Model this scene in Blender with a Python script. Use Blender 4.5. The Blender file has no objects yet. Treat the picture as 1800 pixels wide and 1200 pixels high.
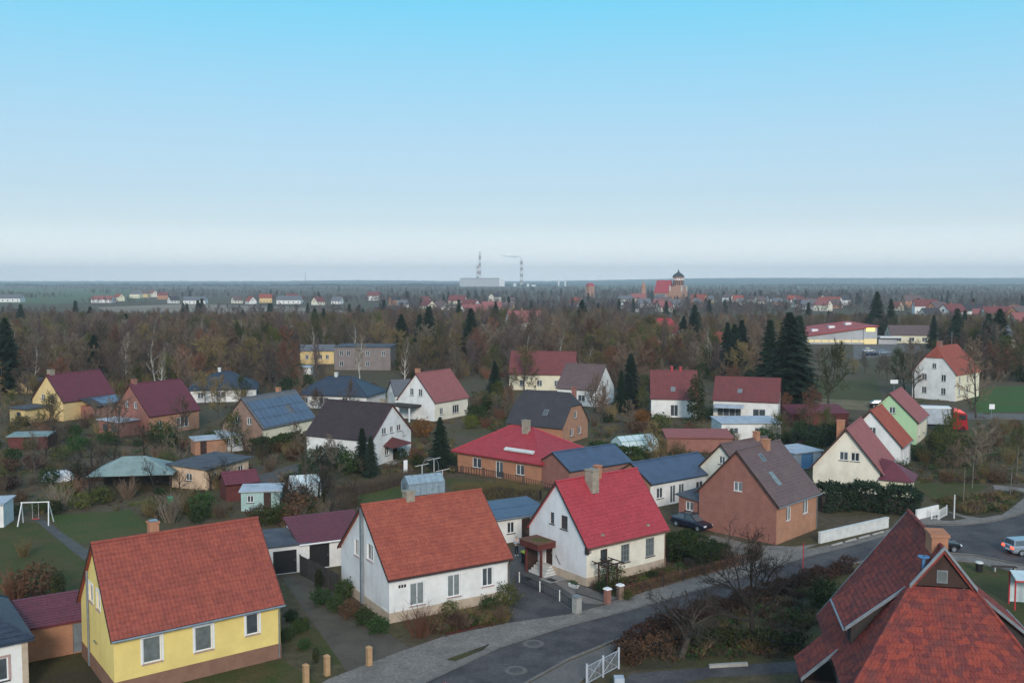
import bpy, math, random
from mathutils import Vector, Matrix
R = math.radians
random.seed(7)
sc = bpy.context.scene
col = sc.collection
H, F, YH = 25.0, 1668.0, 494.0
HAZE = 1.6e-4
TH = math.atan((600 - YH) / F)
# ---------------------------------------------------------------- camera
cam = bpy.data.cameras.new('camera'); camo = bpy.data.objects.new('camera', cam); col.objects.link(camo)
camo.location = (0, 0, H); camo.rotation_euler = (R(90) - TH, 0, 0)
cam.sensor_width = 36; cam.lens = F / 1800 * 36; cam.clip_start = 1; cam.clip_end = 40000
sc.camera = camo
# ---------------------------------------------------------------- sky, sun, exposure
SUN_EL, SUN_AZ = R(24), R(174)          # azimuth clockwise from +Y
tosun = Vector((math.sin(SUN_AZ) * math.cos(SUN_EL), math.cos(SUN_AZ) * math.cos(SUN_EL), math.sin(SUN_EL)))
w = bpy.data.worlds.new('World'); sc.world = w; w.use_nodes = True
nt = w.node_tree; nt.nodes.clear()
sky = nt.nodes.new('ShaderNodeTexSky'); sky.sky_type = 'NISHITA'; sky.sun_disc = False
sky.sun_elevation = SUN_EL; sky.sun_rotation = SUN_AZ
sky.air_density = 1.0; sky.dust_density = 0.6; sky.ozone_density = 2.0; sky.altitude = 60
hs = nt.nodes.new('ShaderNodeHueSaturation'); hs.inputs['Saturation'].default_value = 1.0
# cool, even grade of the whole dome by height above the horizon (same in every direction)
tc = nt.nodes.new('ShaderNodeTexCoord'); sx = nt.nodes.new('ShaderNodeSeparateXYZ')
rp = nt.nodes.new('ShaderNodeValToRGB')
mx = nt.nodes.new('ShaderNodeMix'); mx.data_type = 'RGBA'; mx.blend_type = 'MIX'
mx.inputs[0].default_value = 0.85
bg = nt.nodes.new('ShaderNodeBackground'); bg.inputs['Strength'].default_value = 0.1
out = nt.nodes.new('ShaderNodeOutputWorld')
nt.links.new(tc.outputs['Generated'], sx.inputs[0]); nt.links.new(sx.outputs['Z'], rp.inputs[0])
nt.links.new(sky.outputs[0], hs.inputs['Color']); nt.links.new(hs.outputs[0], mx.inputs[6]); nt.links.new(rp.outputs[0], mx.inputs[7])
nt.links.new(mx.outputs[2], bg.inputs[0]); nt.links.new(bg.outputs[0], out.inputs[0])
e = rp.color_ramp.elements
SK = 10.0 / 1.80
def skc(r, g, b): return (r * SK, g * SK, b * SK, 1)
e[0].position = 0.0; e[0].color = skc(1.62, 1.66, 1.70)
e[1].position = 1.0; e[1].color = skc(.50, .65, .82)
for p, c in ((.028, (1.10, 1.16, 1.20)), (.06, (.66, .80, .89)), (.09, (.53, .71, .84)), (.155, (.42, .69, .87)), (.285, (.15, .69, .96)), (.5, (.34, .62, .86))):
    k = e.new(p); k.color = skc(*c)
sl = bpy.data.lights.new('sun', 'SUN'); sl.energy = 1.5; sl.angle = R(14); sl.color = (1.0, .90, .80)
so = bpy.data.objects.new('sun', sl); col.objects.link(so); so.rotation_euler = (-tosun).to_track_quat('-Z', 'Y').to_euler()
so.location = (60, -60, 60)
sc.view_settings.view_transform = 'Standard'; sc.view_settings.look = 'None'
sc.view_settings.exposure = 0.85; sc.view_settings.gamma = 1.0
sc.render.engine = 'CYCLES'; sc.cycles.use_denoising = True; sc.cycles.max_bounces = 4; sc.cycles.diffuse_bounces = 2
sc.cycles.glossy_bounces = 2; sc.cycles.volume_bounces = 1; sc.cycles.transparent_max_bounces = 8
sc.cycles.sample_clamp_indirect = 4

# ---------------------------------------------------------------- helpers
def G(px, py, z=0.0):
    """point of height z that the photograph shows at pixel (px, py)"""
    dx, dz = (px - 900) / F, -(py - 600) / F
    c, s = math.cos(TH), math.sin(TH)
    d = Vector((dx, c + dz * s, -s + dz * c))
    t = (z - H) / d.z
    return Vector((d.x * t, d.y * t, z))

class MB:
    def __init__(s): s.v = []; s.f = []
    def add(s, vs, fs):
        o = len(s.v); s.v += [tuple(p) for p in vs]; s.f += [tuple(i + o for i in f) for f in fs]; return s
    def poly(s, *ps): return s.add(ps, [tuple(range(len(ps)))])
    def box(s, x0, x1, y0, y1, z0, z1):
        return s.add([(x0, y0, z0), (x1, y0, z0), (x1, y1, z0), (x0, y1, z0), (x0, y0, z1), (x1, y0, z1), (x1, y1, z1), (x0, y1, z1)],
                     [(3, 2, 1, 0), (4, 5, 6, 7), (0, 1, 5, 4), (1, 2, 6, 5), (2, 3, 7, 6), (3, 0, 4, 7)])
    def hexa(s, lo, hi):
        """solid between two quads"""
        return s.add(list(lo) + list(hi), [(3, 2, 1, 0), (4, 5, 6, 7), (0, 1, 5, 4), (1, 2, 6, 5), (2, 3, 7, 6), (3, 0, 4, 7)])
    def tube(s, p0, p1, r0, r1=None, n=6, cap=True):
        r1 = r0 if r1 is None else r1
        p0, p1 = Vector(p0), Vector(p1); d = p1 - p0
        if d.length < 1e-6: return s
        d.normalize(); a = d.orthogonal().normalized(); b = d.cross(a); o = len(s.v)
        for p, r in ((p0, r0), (p1, r1)):
            for i in range(n):
                t = 2 * math.pi * i / n; q = p + a * (r * math.cos(t)) + b * (r * math.sin(t)); s.v.append((q.x, q.y, q.z))
        for i in range(n): s.f.append((o + i, o + (i + 1) % n, o + n + (i + 1) % n, o + n + i))
        if cap: s.f.append(tuple(o + n + i for i in range(n))); s.f.append(tuple(o + n - 1 - i for i in range(n)))
        return s
    def cone(s, p0, p1, r0, n=3):
        p0, p1 = Vector(p0), Vector(p1); d = (p1 - p0)
        a = d.orthogonal().normalized(); b = d.normalized().cross(a); o = len(s.v)
        for i in range(n):
            t = 2 * math.pi * i / n; q = p0 + a * (r0 * math.cos(t)) + b * (r0 * math.sin(t)); s.v.append((q.x, q.y, q.z))
        s.v.append((p1.x, p1.y, p1.z))
        for i in range(n): s.f.append((o + i, o + (i + 1) % n, o + n))
        return s
    def lathe(s, prof, n=16, c=(0, 0, 0)):
        o = len(s.v)
        for r, z in prof:
            for i in range(n):
                t = 2 * math.pi * i / n; s.v.append((c[0] + r * math.cos(t), c[1] + r * math.sin(t), c[2] + z))
        for j in range(len(prof) - 1):
            for i in range(n):
                k = (i + 1) % n; s.f.append((o + j * n + i, o + j * n + k, o + (j + 1) * n + k, o + (j + 1) * n + i))
        return s
    def mesh(s, name, mat=None, smooth=False):
        m = bpy.data.meshes.new(name); m.from_pydata(s.v, [], s.f); m.validate(verbose=False)
        if mat: m.materials.append(M[mat] if isinstance(mat, str) else mat)
        if smooth: m.polygons.foreach_set('use_smooth', [True] * len(m.polygons))
        m.update(); return m
    def build(s, name, mat, parent=None, smooth=False, kind=None, label=None):
        o = bpy.data.objects.new(name, s.mesh(name, mat, smooth)); col.objects.link(o)
        if parent: o.parent = parent
        if kind: o['kind'] = kind
        if label: o['label'] = label
        return o

def tag(o, label, cat, group=None):
    o['label'] = label; o['category'] = cat
    if group: o['group'] = group
    return o
def thing(name, label, cat, loc=(0, 0, 0), rz=0, group=None):
    o = bpy.data.objects.new(name, None); col.objects.link(o); o.location = loc; o.rotation_euler = (0, 0, rz)
    o.empty_display_size = .3
    return tag(o, label, cat, group)
def inst(name, mesh, parent=None):
    o = bpy.data.objects.new(name, mesh); col.objects.link(o)
    if parent: o.parent = parent
    return o

# ---------------------------------------------------------------- materials
M = {}
def newmat(name):
    m = bpy.data.materials.new(name); m.use_nodes = True; n = m.node_tree; M[name] = m
    return m, n, n.nodes['Principled BSDF']
def mat(name, c, rough=.8, var=.25, scale=1.5, c2=None, mask=(.4, .65), bump=0., bscale=20., rand=0., metal=0., spec=.3, fine=.25, fscale=18., stretch=None, coords='Object'):
    """plain surface with broad and fine procedural variation; rand = variation from object to object"""
    m, n, b = newmat(name); N = n.nodes.new; L = n.links.new
    t = N('ShaderNodeTexCoord'); mp = N('ShaderNodeMapping'); L(t.outputs[coords], mp.inputs[0])
    if stretch: mp.inputs['Scale'].default_value = stretch
    n1 = N('ShaderNodeTexNoise'); n1.inputs['Scale'].default_value = scale; n1.inputs['Detail'].default_value = 6; n1.inputs['Roughness'].default_value = .65
    n2 = N('ShaderNodeTexNoise'); n2.inputs['Scale'].default_value = fscale; n2.inputs['Detail'].default_value = 4; n2.inputs['Roughness'].default_value = .7
    L(mp.outputs[0], n1.inputs[0]); L(mp.outputs[0], n2.inputs[0])
    r1 = N('ShaderNodeMapRange'); r1.inputs[1].default_value = mask[0]; r1.inputs[2].default_value = mask[1]; L(n1.outputs[0], r1.inputs[0])
    mixa = N('ShaderNodeMix'); mixa.data_type = 'RGBA'; L(r1.outputs[0], mixa.inputs[0])
    c2 = c2 or tuple(x * (1 - var) for x in c)
    mixa.inputs[6].default_value = (*c, 1); mixa.inputs[7].default_value = (*c2, 1)
    r2 = N('ShaderNodeMapRange'); r2.inputs[1].default_value = .25; r2.inputs[2].default_value = .75; r2.inputs[3].default_value = 1 - fine; r2.inputs[4].default_value = 1 + fine; L(n2.outputs[0], r2.inputs[0])
    v = r2.outputs[0]
    if rand:
        oi = N('ShaderNodeObjectInfo'); rr = N('ShaderNodeMapRange'); rr.inputs[3].default_value = 1 - rand; rr.inputs[4].default_value = 1 + rand; L(oi.outputs['Random'], rr.inputs[0])
        mu = N('ShaderNodeMath'); mu.operation = 'MULTIPLY'; L(v, mu.inputs[0]); L(rr.outputs[0], mu.inputs[1]); v = mu.outputs[0]
    sc_ = N('ShaderNodeVectorMath'); sc_.operation = 'SCALE'; L(mixa.outputs[2], sc_.inputs[0]); L(v, sc_.inputs['Scale'])
    L(sc_.outputs[0], b.inputs['Base Color'])
    b.inputs['Roughness'].default_value = rough; b.inputs['Metallic'].default_value = metal; b.inputs['Specular IOR Level'].default_value = spec
    if bump:
        n3 = N('ShaderNodeTexNoise'); n3.inputs['Scale'].default_value = bscale; n3.inputs['Detail'].default_value = 5; L(mp.outputs[0], n3.inputs[0])
        bp = N('ShaderNodeBump'); bp.inputs['Strength'].default_value = 1; bp.inputs['Distance'].default_value = bump; L(n3.outputs[0], bp.inputs['Height']); L(bp.outputs[0], b.inputs['Normal'])
    return m
def brickmat(name, c1, c2, mortar, bw=.25, bh=.075, ms=.012):
    m, n, b = newmat(name); N = n.nodes.new; L = n.links.new
    t = N('ShaderNodeTexCoord'); sx = N('ShaderNodeSeparateXYZ'); L(t.outputs['Object'], sx.inputs[0])
    ad = N('ShaderNodeMath'); L(sx.outputs[0], ad.inputs[0]); L(sx.outputs[1], ad.inputs[1])
    cb = N('ShaderNodeCombineXYZ'); L(ad.outputs[0], cb.inputs[0]); L(sx.outputs[2], cb.inputs[1])
    br = N('ShaderNodeTexBrick'); L(cb.outputs[0], br.inputs[0]); br.inputs['Scale'].default_value = 1
    br.inputs['Brick Width'].default_value = bw; br.inputs['Row Height'].default_value = bh; br.inputs['Mortar Size'].default_value = ms
    br.inputs['Color1'].default_value = (*c1, 1); br.inputs['Color2'].default_value = (*c2, 1); br.inputs['Mortar'].default_value = (*mortar, 1)
    nz = N('ShaderNodeTexNoise'); nz.inputs['Scale'].default_value = 1.2; nz.inputs['Detail'].default_value = 6; L(t.outputs['Object'], nz.inputs[0])
    mr = N('ShaderNodeMapRange'); mr.inputs[3].default_value = .7; mr.inputs[4].default_value = 1.3; L(nz.outputs[0], mr.inputs[0])
    s = N('ShaderNodeVectorMath'); s.operation = 'SCALE'; L(br.outputs[0], s.inputs[0]); L(mr.outputs[0], s.inputs['Scale']); L(s.outputs[0], b.inputs['Base Color'])
    bp = N('ShaderNodeBump'); bp.inputs['Distance'].default_value = .01; bp.invert = True; L(br.outputs['Fac'], bp.inputs['Height']); L(bp.outputs[0], b.inputs['Normal'])
    b.inputs['Roughness'].default_value = .9
    return m
def tilemat(name, c, c2, patch=None, gloss=.55, tw=.3, cl=.34):
    """roof tiles: tone changes from tile to tile, moss and weather in patches"""
    m, n, b = newmat(name); N = n.nodes.new; L = n.links.new
    t = N('ShaderNodeTexCoord')
    w1 = N('ShaderNodeTexVoronoi'); w1.inputs['Scale'].default_value = 3.2; L(t.outputs['Object'], w1.inputs[0])
    nz = N('ShaderNodeTexNoise'); nz.inputs['Scale'].default_value = .7; nz.inputs['Detail'].default_value = 7; nz.inputs['Roughness'].default_value = .7; L(t.outputs['Object'], nz.inputs[0])
    sx = N('ShaderNodeSeparateColor'); L(w1.outputs['Color'], sx.inputs[0])
    m1 = N('ShaderNodeMix'); m1.data_type = 'RGBA'; L(sx.outputs[0], m1.inputs[0]); m1.inputs[6].default_value = (*c, 1); m1.inputs[7].default_value = (*c2, 1)
    mr = N('ShaderNodeMapRange'); mr.inputs[1].default_value = .48; mr.inputs[2].default_value = .78; L(nz.outputs[0], mr.inputs[0])
    m2 = N('ShaderNodeMix'); m2.data_type = 'RGBA'; L(mr.outputs[0], m2.inputs[0]); L(m1.outputs[2], m2.inputs[6]); m2.inputs[7].default_value = (*(patch or tuple(x * .6 for x in c)), 1)
    n2 = N('ShaderNodeTexNoise'); n2.inputs['Scale'].default_value = 9; n2.inputs['Detail'].default_value = 5; L(t.outputs['Object'], n2.inputs[0])
    m3 = N('ShaderNodeMapRange'); m3.inputs[3].default_value = .72; m3.inputs[4].default_value = 1.28; L(n2.outputs[0], m3.inputs[0])
    s = N('ShaderNodeVectorMath'); s.operation = 'SCALE'; L(m2.outputs[2], s.inputs[0]); L(m3.outputs[0], s.inputs['Scale']); L(s.outputs[0], b.inputs['Base Color'])
    b.inputs['Roughness'].default_value = gloss; b.inputs['Specular IOR Level'].default_value = .3
    return m
def leafmat(name, c, c2, rand=.42):
    m, n, b = newmat(name); N = n.nodes.new; L = n.links.new
    t = N('ShaderNodeTexCoord'); nz = N('ShaderNodeTexNoise'); nz.inputs['Scale'].default_value = 1.7; nz.inputs['Detail'].default_value = 5; L(t.outputs['Object'], nz.inputs[0])
    mr = N('ShaderNodeMapRange'); mr.inputs[1].default_value = .35; mr.inputs[2].default_value = .65; L(nz.outputs[0], mr.inputs[0])
    a = N('ShaderNodeMix'); a.data_type = 'RGBA'; L(mr.outputs[0], a.inputs[0]); a.inputs[6].default_value = (*c, 1); a.inputs[7].default_value = (*c2, 1)
    oi = N('ShaderNodeObjectInfo'); rr = N('ShaderNodeMapRange'); rr.inputs[3].default_value = 1 - rand; rr.inputs[4].default_value = 1 + rand; L(oi.outputs['Random'], rr.inputs[0])
    s = N('ShaderNodeVectorMath'); s.operation = 'SCALE'; L(a.outputs[2], s.inputs[0]); L(rr.outputs[0], s.inputs['Scale']); L(s.outputs[0], b.inputs['Base Color'])
    b.inputs['Roughness'].default_value = .75; b.inputs['Specular IOR Level'].default_value = .2
    return m
def emis(name, c, st):
    m, n, b = newmat(name); b.inputs['Base Color'].default_value = (*c, 1); b.inputs['Emission Color'].default_value = (*c, 1); b.inputs['Emission Strength'].default_value = st
    return m

# walls
mat('plaster_white', (.76, .75, .73), .9, .20, .6, bump=.004, bscale=60, fine=.10)
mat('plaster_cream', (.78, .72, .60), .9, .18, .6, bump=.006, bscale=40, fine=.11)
mat('plaster_gable_shade', (.72, .71, .72), .9, .16, .7, bump=.008, bscale=30, fine=.10)  # greyer copy of the wall plaster: gable shade put into its colour
mat('plaster_yellow', (.78, .60, .21), .9, .14, .5, bump=.003, bscale=60, fine=.09)
mat('plaster_tan', (.68, .50, .24), .9, .12, .6, fine=.08)
mat('plaster_pale', (.72, .66, .50), .9, .12, .6, fine=.08)
mat('plaster_green', (.42, .60, .36), .9, .10, .6, fine=.07)
mat('plaster_grey', (.23, .195, .185), .9, .2, .6, fine=.12)
mat('plaster_sand', (.66, .47, .33), .9, .2, .9, fine=.15)
mat('plaster_teal', (.36, .50, .48), .9, .2, .9, fine=.12)
mat('plinth_beige', (.50, .40, .31), .9, .2, 1.4, fine=.12)
mat('plinth_brown', (.24, .13, .09), .9, .2, 1.4, fine=.12)
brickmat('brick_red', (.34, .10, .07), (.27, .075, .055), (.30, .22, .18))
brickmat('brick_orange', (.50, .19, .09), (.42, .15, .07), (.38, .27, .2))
brickmat('brick_brown', (.30, .17, .12), (.24, .13, .10), (.3, .25, .2))
brickmat('brick_tower', (.46, .20, .12), (.36, .15, .09), (.34, .24, .19), .6, .2, .03)
# roofs
tilemat('tile_red', (.40, .048, .062), (.33, .038, .050), (.31, .04, .048), .5)
tilemat('tile_orange', (.35, .088, .055), (.27, .066, .046), (.24, .055, .04), .8)
tilemat('tile_rust', (.32, .078, .052), (.24, .058, .044), (.20, .055, .04), .8)
tilemat('tile_purple', (.155, .038, .054), (.125, .031, .046), (.105, .034, .045), .55)
tilemat('tile_brown', (.052, .034, .036), (.038, .026, .028), (.06, .045, .045), .6)
tilemat('tile_greybrown', (.135, .090, .088), (.11, .074, .074), (.16, .11, .10), .6)
tilemat('tile_pink', (.30, .105, .10), (.25, .085, .085), (.22, .09, .09), .7)
tilemat('tile_maroon', (.19, .055, .055), (.15, .045, .048), (.12, .045, .045), .75)
tilemat('tile_navy', (.040, .055, .085), (.03, .043, .07), (.06, .075, .10), .4)
tilemat('tile_dark', (.050, .045, .050), (.04, .036, .042), (.065, .055, .06), .6)
tilemat('tile_old', (.30, .058, .038), (.13, .032, .034), (.11, .045, .042), .85)
tilemat('tile_grey', (.13, .135, .15), (.11, .115, .13), (.17, .17, .17), .5)
mat('roof_blue', (.055, .085, .15), .35, .3, .8, fine=.12, spec=.5)
mat('roof_felt', (.06, .065, .085), .85, .35, .7, c2=(.10, .11, .12), fine=.2)
mat('roof_pale', (.42, .46, .52), .6, .3, .7, fine=.15)
mat('roof_teal', (.22, .29, .28), .6, .25, .7, fine=.15)
mat('solar', (.075, .115, .18), .18, .25, .5, fine=.08, spec=.7)
# trims, metal, wood
mat('wood_dark', (.055, .030, .025), .75, .3, 2, fine=.25)
mat('wood_red', (.13, .035, .032), .7, .3, 2, fine=.2)
mat('wood_fence', (.045, .040, .038), .85, .3, 2, fine=.25)
mat('wood_pale', (.42, .26, .14), .8, .2, 3, fine=.2)
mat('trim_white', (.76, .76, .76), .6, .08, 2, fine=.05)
mat('trim_grey', (.24, .26, .28), .45, .2, 2, fine=.12, metal=.3)
mat('zinc', (.30, .34, .38), .4, .25, 2, fine=.12, metal=.5)
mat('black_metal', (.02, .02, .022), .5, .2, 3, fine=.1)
mat('rust_metal', (.16, .075, .05), .8, .3, 3, fine=.25)
mat('sill_dark', (.06, .055, .06), .6, .2, 3, fine=.1)
mat('sill_pink', (.45, .30, .28), .8, .2, 3, fine=.1)
mat('moss', (.055, .085, .018), .95, .5, 2, c2=(.13, .06, .035), bump=.03, bscale=9, fine=.4)
mat('concrete', (.34, .33, .31), .9, .25, 1.5, fine=.15, bump=.004)
mat('concrete_white', (.62, .62, .60), .9, .2, 1.5, fine=.12)
mat('chimney_tan', (.34, .29, .23), .95, .35, 3, fine=.35, bump=.01)
mat('poly_sheet', (.55, .64, .66), .25, .2, 1.2, fine=.15, spec=.5)
mat('poly_blue', (.28, .36, .42), .25, .3, 2.2, fine=.25, spec=.5)
mat('plastic_green', (.02, .20, .09), .5, .1, 2, fine=.05)
mat('plastic_lime', (.50, .55, .02), .5, .1, 2, fine=.05)
mat('plastic_dark', (.018, .018, .02), .5, .1, 2, fine=.05)
mat('plastic_blue', (.10, .24, .45), .5, .1, 2, fine=.05)
mat('plastic_red', (.45, .03, .04), .5, .1, 2, fine=.05)
def glassmat(name, c, rough=.06):
    m, n, b = newmat(name); N = n.nodes.new; L = n.links.new
    t = N('ShaderNodeTexCoord'); nz = N('ShaderNodeTexNoise'); nz.inputs['Scale'].default_value = 2.3; L(t.outputs['Object'], nz.inputs[0])
    oi = N('ShaderNodeObjectInfo'); ad = N('ShaderNodeMath'); L(nz.outputs[0], ad.inputs[0]); L(oi.outputs['Random'], ad.inputs[1])
    mr = N('ShaderNodeMapRange'); mr.inputs[1].default_value = .5; mr.inputs[2].default_value = 1.5; L(ad.outputs[0], mr.inputs[0])
    a = N('ShaderNodeMix'); a.data_type = 'RGBA'; L(mr.outputs[0], a.inputs[0]); a.inputs[6].default_value = (*c, 1); a.inputs[7].default_value = (*[min(1, x * 3.2 + .02) for x in c], 1); L(a.outputs[2], b.inputs['Base Color'])
    b.inputs['Roughness'].default_value = rough; b.inputs['Specular IOR Level'].default_value = .8
glassmat('glass', (.025, .03, .035)); glassmat('glass_curtain', (.06, .068, .068), .12)
# ground
mat('asphalt', (.056, .050, .055), .85, .3, .35, c2=(.098, .088, .088), mask=(.42, .62), bump=.008, bscale=60, fine=.34, fscale=4, spec=.25)
mat('asphalt_worn', (.150, .134, .124), .9, .3, .5, c2=(.115, .105, .10), bump=.006, bscale=60, fine=.28, fscale=7)
mat('paving', (.215, .190, .170), .9, .3, .6, c2=(.155, .138, .124), bump=.012, bscale=30, fine=.42, fscale=5)
mat('paving_dark', (.075, .072, .072), .9, .3, .6, c2=(.10, .095, .09), bump=.008, bscale=40, fine=.28, fscale=9)
mat('slab', (.30, .29, .28), .9, .2, 1.5, fine=.18)
mat('gravel_brown', (.105, .090, .068), .95, .3, .5, c2=(.075, .062, .05), bump=.02, bscale=30, fine=.35, fscale=10)
mat('gravel_red', (.16, .028, .03), .95, .3, 1.5, bump=.02, bscale=30, fine=.4, fscale=14)
mat('kerb', (.175, .165, .155), .9, .2, 1.5, fine=.2)
mat('lawn', (.048, .060, .011), .95, .4, .45, c2=(.078, .060, .022), mask=(.42, .62), bump=.05, bscale=9, fine=.45, fscale=5)
mat('lawn_dull', (.062, .056, .018), .95, .4, .25, c2=(.045, .036, .022), mask=(.42, .62), bump=.05, bscale=9, fine=.45, fscale=5)
mat('lawn_bright', (.046, .070, .012), .95, .4, .2, c2=(.075, .072, .020), mask=(.42, .62), bump=.05, bscale=9, fine=.4, fscale=4)
mat('meadow', (.038, .098, .014), .95, .4, .05, c2=(.055, .085, .02), bump=.05, bscale=9, fine=.4, fscale=2)
mat('soil', (.050, .038, .028), .95, .4, .4, c2=(.055, .052, .024), bump=.06, bscale=6, fine=.45, fscale=5)
mat('straw', (.20, .155, .09), .95, .3, .2, c2=(.11, .10, .05), bump=.05, bscale=6, fine=.4, fscale=4)
mat('field_green', (.070, .11, .048), .95, .3, .006, c2=(.10, .12, .055), fine=.2, fscale=.2)
mat('field_beige', (.27, .205, .15), .95, .3, .01, c2=(.15, .125, .10), fine=.2, fscale=.3)
mat('ground', (.072, .062, .025), .95, .4, .11, c2=(.092, .066, .042), mask=(.4, .6), bump=.06, bscale=5, fine=.5, fscale=1.6)
# plants
for nm, c, c2 in (('twig_brown', (.115, .078, .054), (.150, .106, .074)), ('twig_grey', (.130, .102, .076), (.170, .138, .102)), ('twig_ochre', (.185, .132, .054), (.140, .108, .050)),
                  ('twig_red', (.165, .070, .040), (.130, .064, .042)), ('twig_dark', (.030, .024, .021), (.045, .037, .03)), ('twig_purple', (.115, .078, .070), (.090, .066, .064)),
                  ('leaf_spruce', (.010, .022, .012), (.018, .032, .016)), ('leaf_pine', (.014, .026, .018), (.026, .040, .022)), ('leaf_hedge', (.018, .036, .010), (.040, .060, .014)), ('leaf_thuja', (.022, .030, .010), (.040, .045, .014)),
                  ('leaf_yellow', (.16, .17, .02), (.10, .13, .02)), ('leaf_green', (.022, .050, .014), (.036, .070, .018)), ('leaf_ivy', (.09, .095, .02), (.055, .065, .016)),
                  ('leaf_orange', (.26, .10, .02), (.17, .08, .02)), ('leaf_brown', (.12, .062, .03), (.08, .045, .028)), ('leaf_redhedge', (.075, .036, .026), (.052, .030, .022)), ('leaf_pale', (.20, .19, .07), (.13, .14, .05)),
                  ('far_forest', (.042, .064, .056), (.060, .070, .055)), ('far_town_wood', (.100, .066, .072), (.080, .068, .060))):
    leafmat(nm, c, c2)
mat('bark', (.075, .062, .050), .95, .35, 4, fine=.3, bump=.02, bscale=14)
mat('bark_pale', (.22, .20, .17), .95, .45, 3, fine=.3, bump=.02, bscale=14)
mat('bark_birch', (.50, .48, .43), .9, .5, 4, c2=(.10, .09, .08), mask=(.55, .62), fine=.2, stretch=(1, 1, .4))
mat('bark_dark', (.030, .025, .021), .95, .35, 4, fine=.3, bump=.02, bscale=14)
# ---------------------------------------------------------------- buildings
def wall_face(mb, P, zs, left, right, wins, depth=.14):
    """wall sheet in strips with real openings and reveals; P(h, d, z) maps along / outward / up"""
    cuts = sorted(set([round(z, 4) for z in zs] + [round(z, 4) for w_ in wins for z in (w_[2], w_[3])]))
    for z0, z1 in zip(cuts[:-1], cuts[1:]):
        if z1 - z0 < 1e-4: continue
        ws = sorted([w_ for w_ in wins if w_[2] < z1 - 1e-4 and w_[3] > z0 + 1e-4])
        edges = [(left(z0), left(z1))]
        for w_ in ws: edges += [(w_[0], w_[0]), (w_[1], w_[1])]
        edges.append((right(z0), right(z1)))
        for i in range(0, len(edges), 2):
            (a0, a1), (b0, b1) = edges[i], edges[i + 1]
            pts = [P(a0, 0, z0), P(b0, 0, z0)]
            if b1 - a1 > 1e-4: pts += [P(b1, 0, z1), P(a1, 0, z1)]
            else: pts += [P(a1, 0, z1)]
            mb.poly(*pts)
    for u0, u1, z0, z1 in [w_[:4] for w_ in wins]:
        for (a, b) in (((u0, z0), (u1, z0)), ((u1, z0), (u1, z1)), ((u1, z1), (u0, z1)), ((u0, z1), (u0, z0))):
            mb.poly(P(a[0], 0, a[1]), P(b[0], 0, b[1]), P(b[0], -depth, b[1]), P(a[0], -depth, a[1]))

def pbox(mb, P, h0, h1, d0, d1, z0, z1):
    return mb.hexa([P(h0, d0, z0), P(h1, d0, z0), P(h1, d1, z0), P(h0, d1, z0)], [P(h0, d0, z1), P(h1, d0, z1), P(h1, d1, z1), P(h0, d1, z1)])

def window(root, P, u0, u1, z0, z1, frame='trim_white', glass='glass', sill='sill_dark', bars=1, surround=None, cross=False, name='window'):
    f = MB(); t = .07
    pbox(f, P, u0, u0 + t, -.12, -.06, z0, z1); pbox(f, P, u1 - t, u1, -.12, -.06, z0, z1)
    pbox(f, P, u0 + t, u1 - t, -.12, -.06, z0, z0 + t); pbox(f, P, u0 + t, u1 - t, -.12, -.06, z1 - t, z1)
    for k in range(bars):
        c = u0 + (u1 - u0) * (k + 1) / (bars + 1); pbox(f, P, c - .035, c + .035, -.118, -.062, z0 + t, z1 - t)
    if cross: 
        for q in (.36, .68): c = z0 + (z1 - z0) * q; pbox(f, P, u0 + t, u1 - t, -.112, -.068, c - .02, c + .02)
    o = f.build(name, frame, root)
    g = MB(); g.poly(P(u0 + .03, -.095, z0 + .03), P(u1 - .03, -.095, z0 + .03), P(u1 - .03, -.095, z1 - .03), P(u0 + .03, -.095, z1 - .03)); g.build('pane', glass, o)
    if sill:
        s = MB(); pbox(s, P, u0 - .08, u1 + .08, -.05, .09, z0 - .07, z0 - .005); s.build('sill', sill, o)
    if surround:
        s = MB(); q = .14
        pbox(s, P, u0 - q, u0 - .002, .002, .03, z0 - .0, z1 + q); pbox(s, P, u1 + .002, u1 + q, .002, .03, z0 - .0, z1 + q); pbox(s, P, u0 - .002, u1 + .002, .002, .03, z1 + .002, z1 + q)
        s.build('surround', surround, o)
    return o
def door(root, P, u0, u1, z0, z1, m='wood_dark', name='door'):
    d = MB(); pbox(d, P, u0 + .01, u1 - .01, -.13, -.08, z0, z1 - .01); o = d.build(name, m, root)
    h = MB(); pbox(h, P, u1 - .16, u1 - .12, -.08, -.03, z0 + 1.0, z0 + 1.14); h.build('handle', 'zinc', o)
    return o

def tiles(mb, O, U, S, N, W, SL, tw=.3, cl=.36, amp=.025, lip=.03, sub=4):
    """courses of profiled tiles: O eave corner, U along the eave, S up the slope, N outward"""
    nt_ = max(1, round(W / tw)); nc = max(1, round(SL / cl)); n = nt_ * sub
    prof = [amp * (.5 - .5 * math.cos(2 * math.pi * k / sub)) for k in range(sub)]
    du = [U * (W * i / n) for i in range(n + 1)]; dn = [prof[i % sub] for i in range(n + 1)]
    rng = random.Random(int(abs(O.x * 13 + O.z * 7)) + nt_)
    for j in range(nc):
        a = O + S * (SL * j / nc); b = O + S * (SL * (j + 1) / nc); wob = rng.uniform(-.006, .006)
        o = len(mb.v)
        for i in range(n + 1):
            mb.v.append(tuple(a + du[i] + N * .002)); mb.v.append(tuple(a + du[i] + N * (lip + dn[i] + wob))); mb.v.append(tuple(b + du[i] + N * (.004 + dn[i])))
        for i in range(n):
            p = o + 3 * i; mb.f.append((p, p + 3, p + 4, p + 1)); mb.f.append((p + 1, p + 4, p + 5, p + 2))

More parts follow.
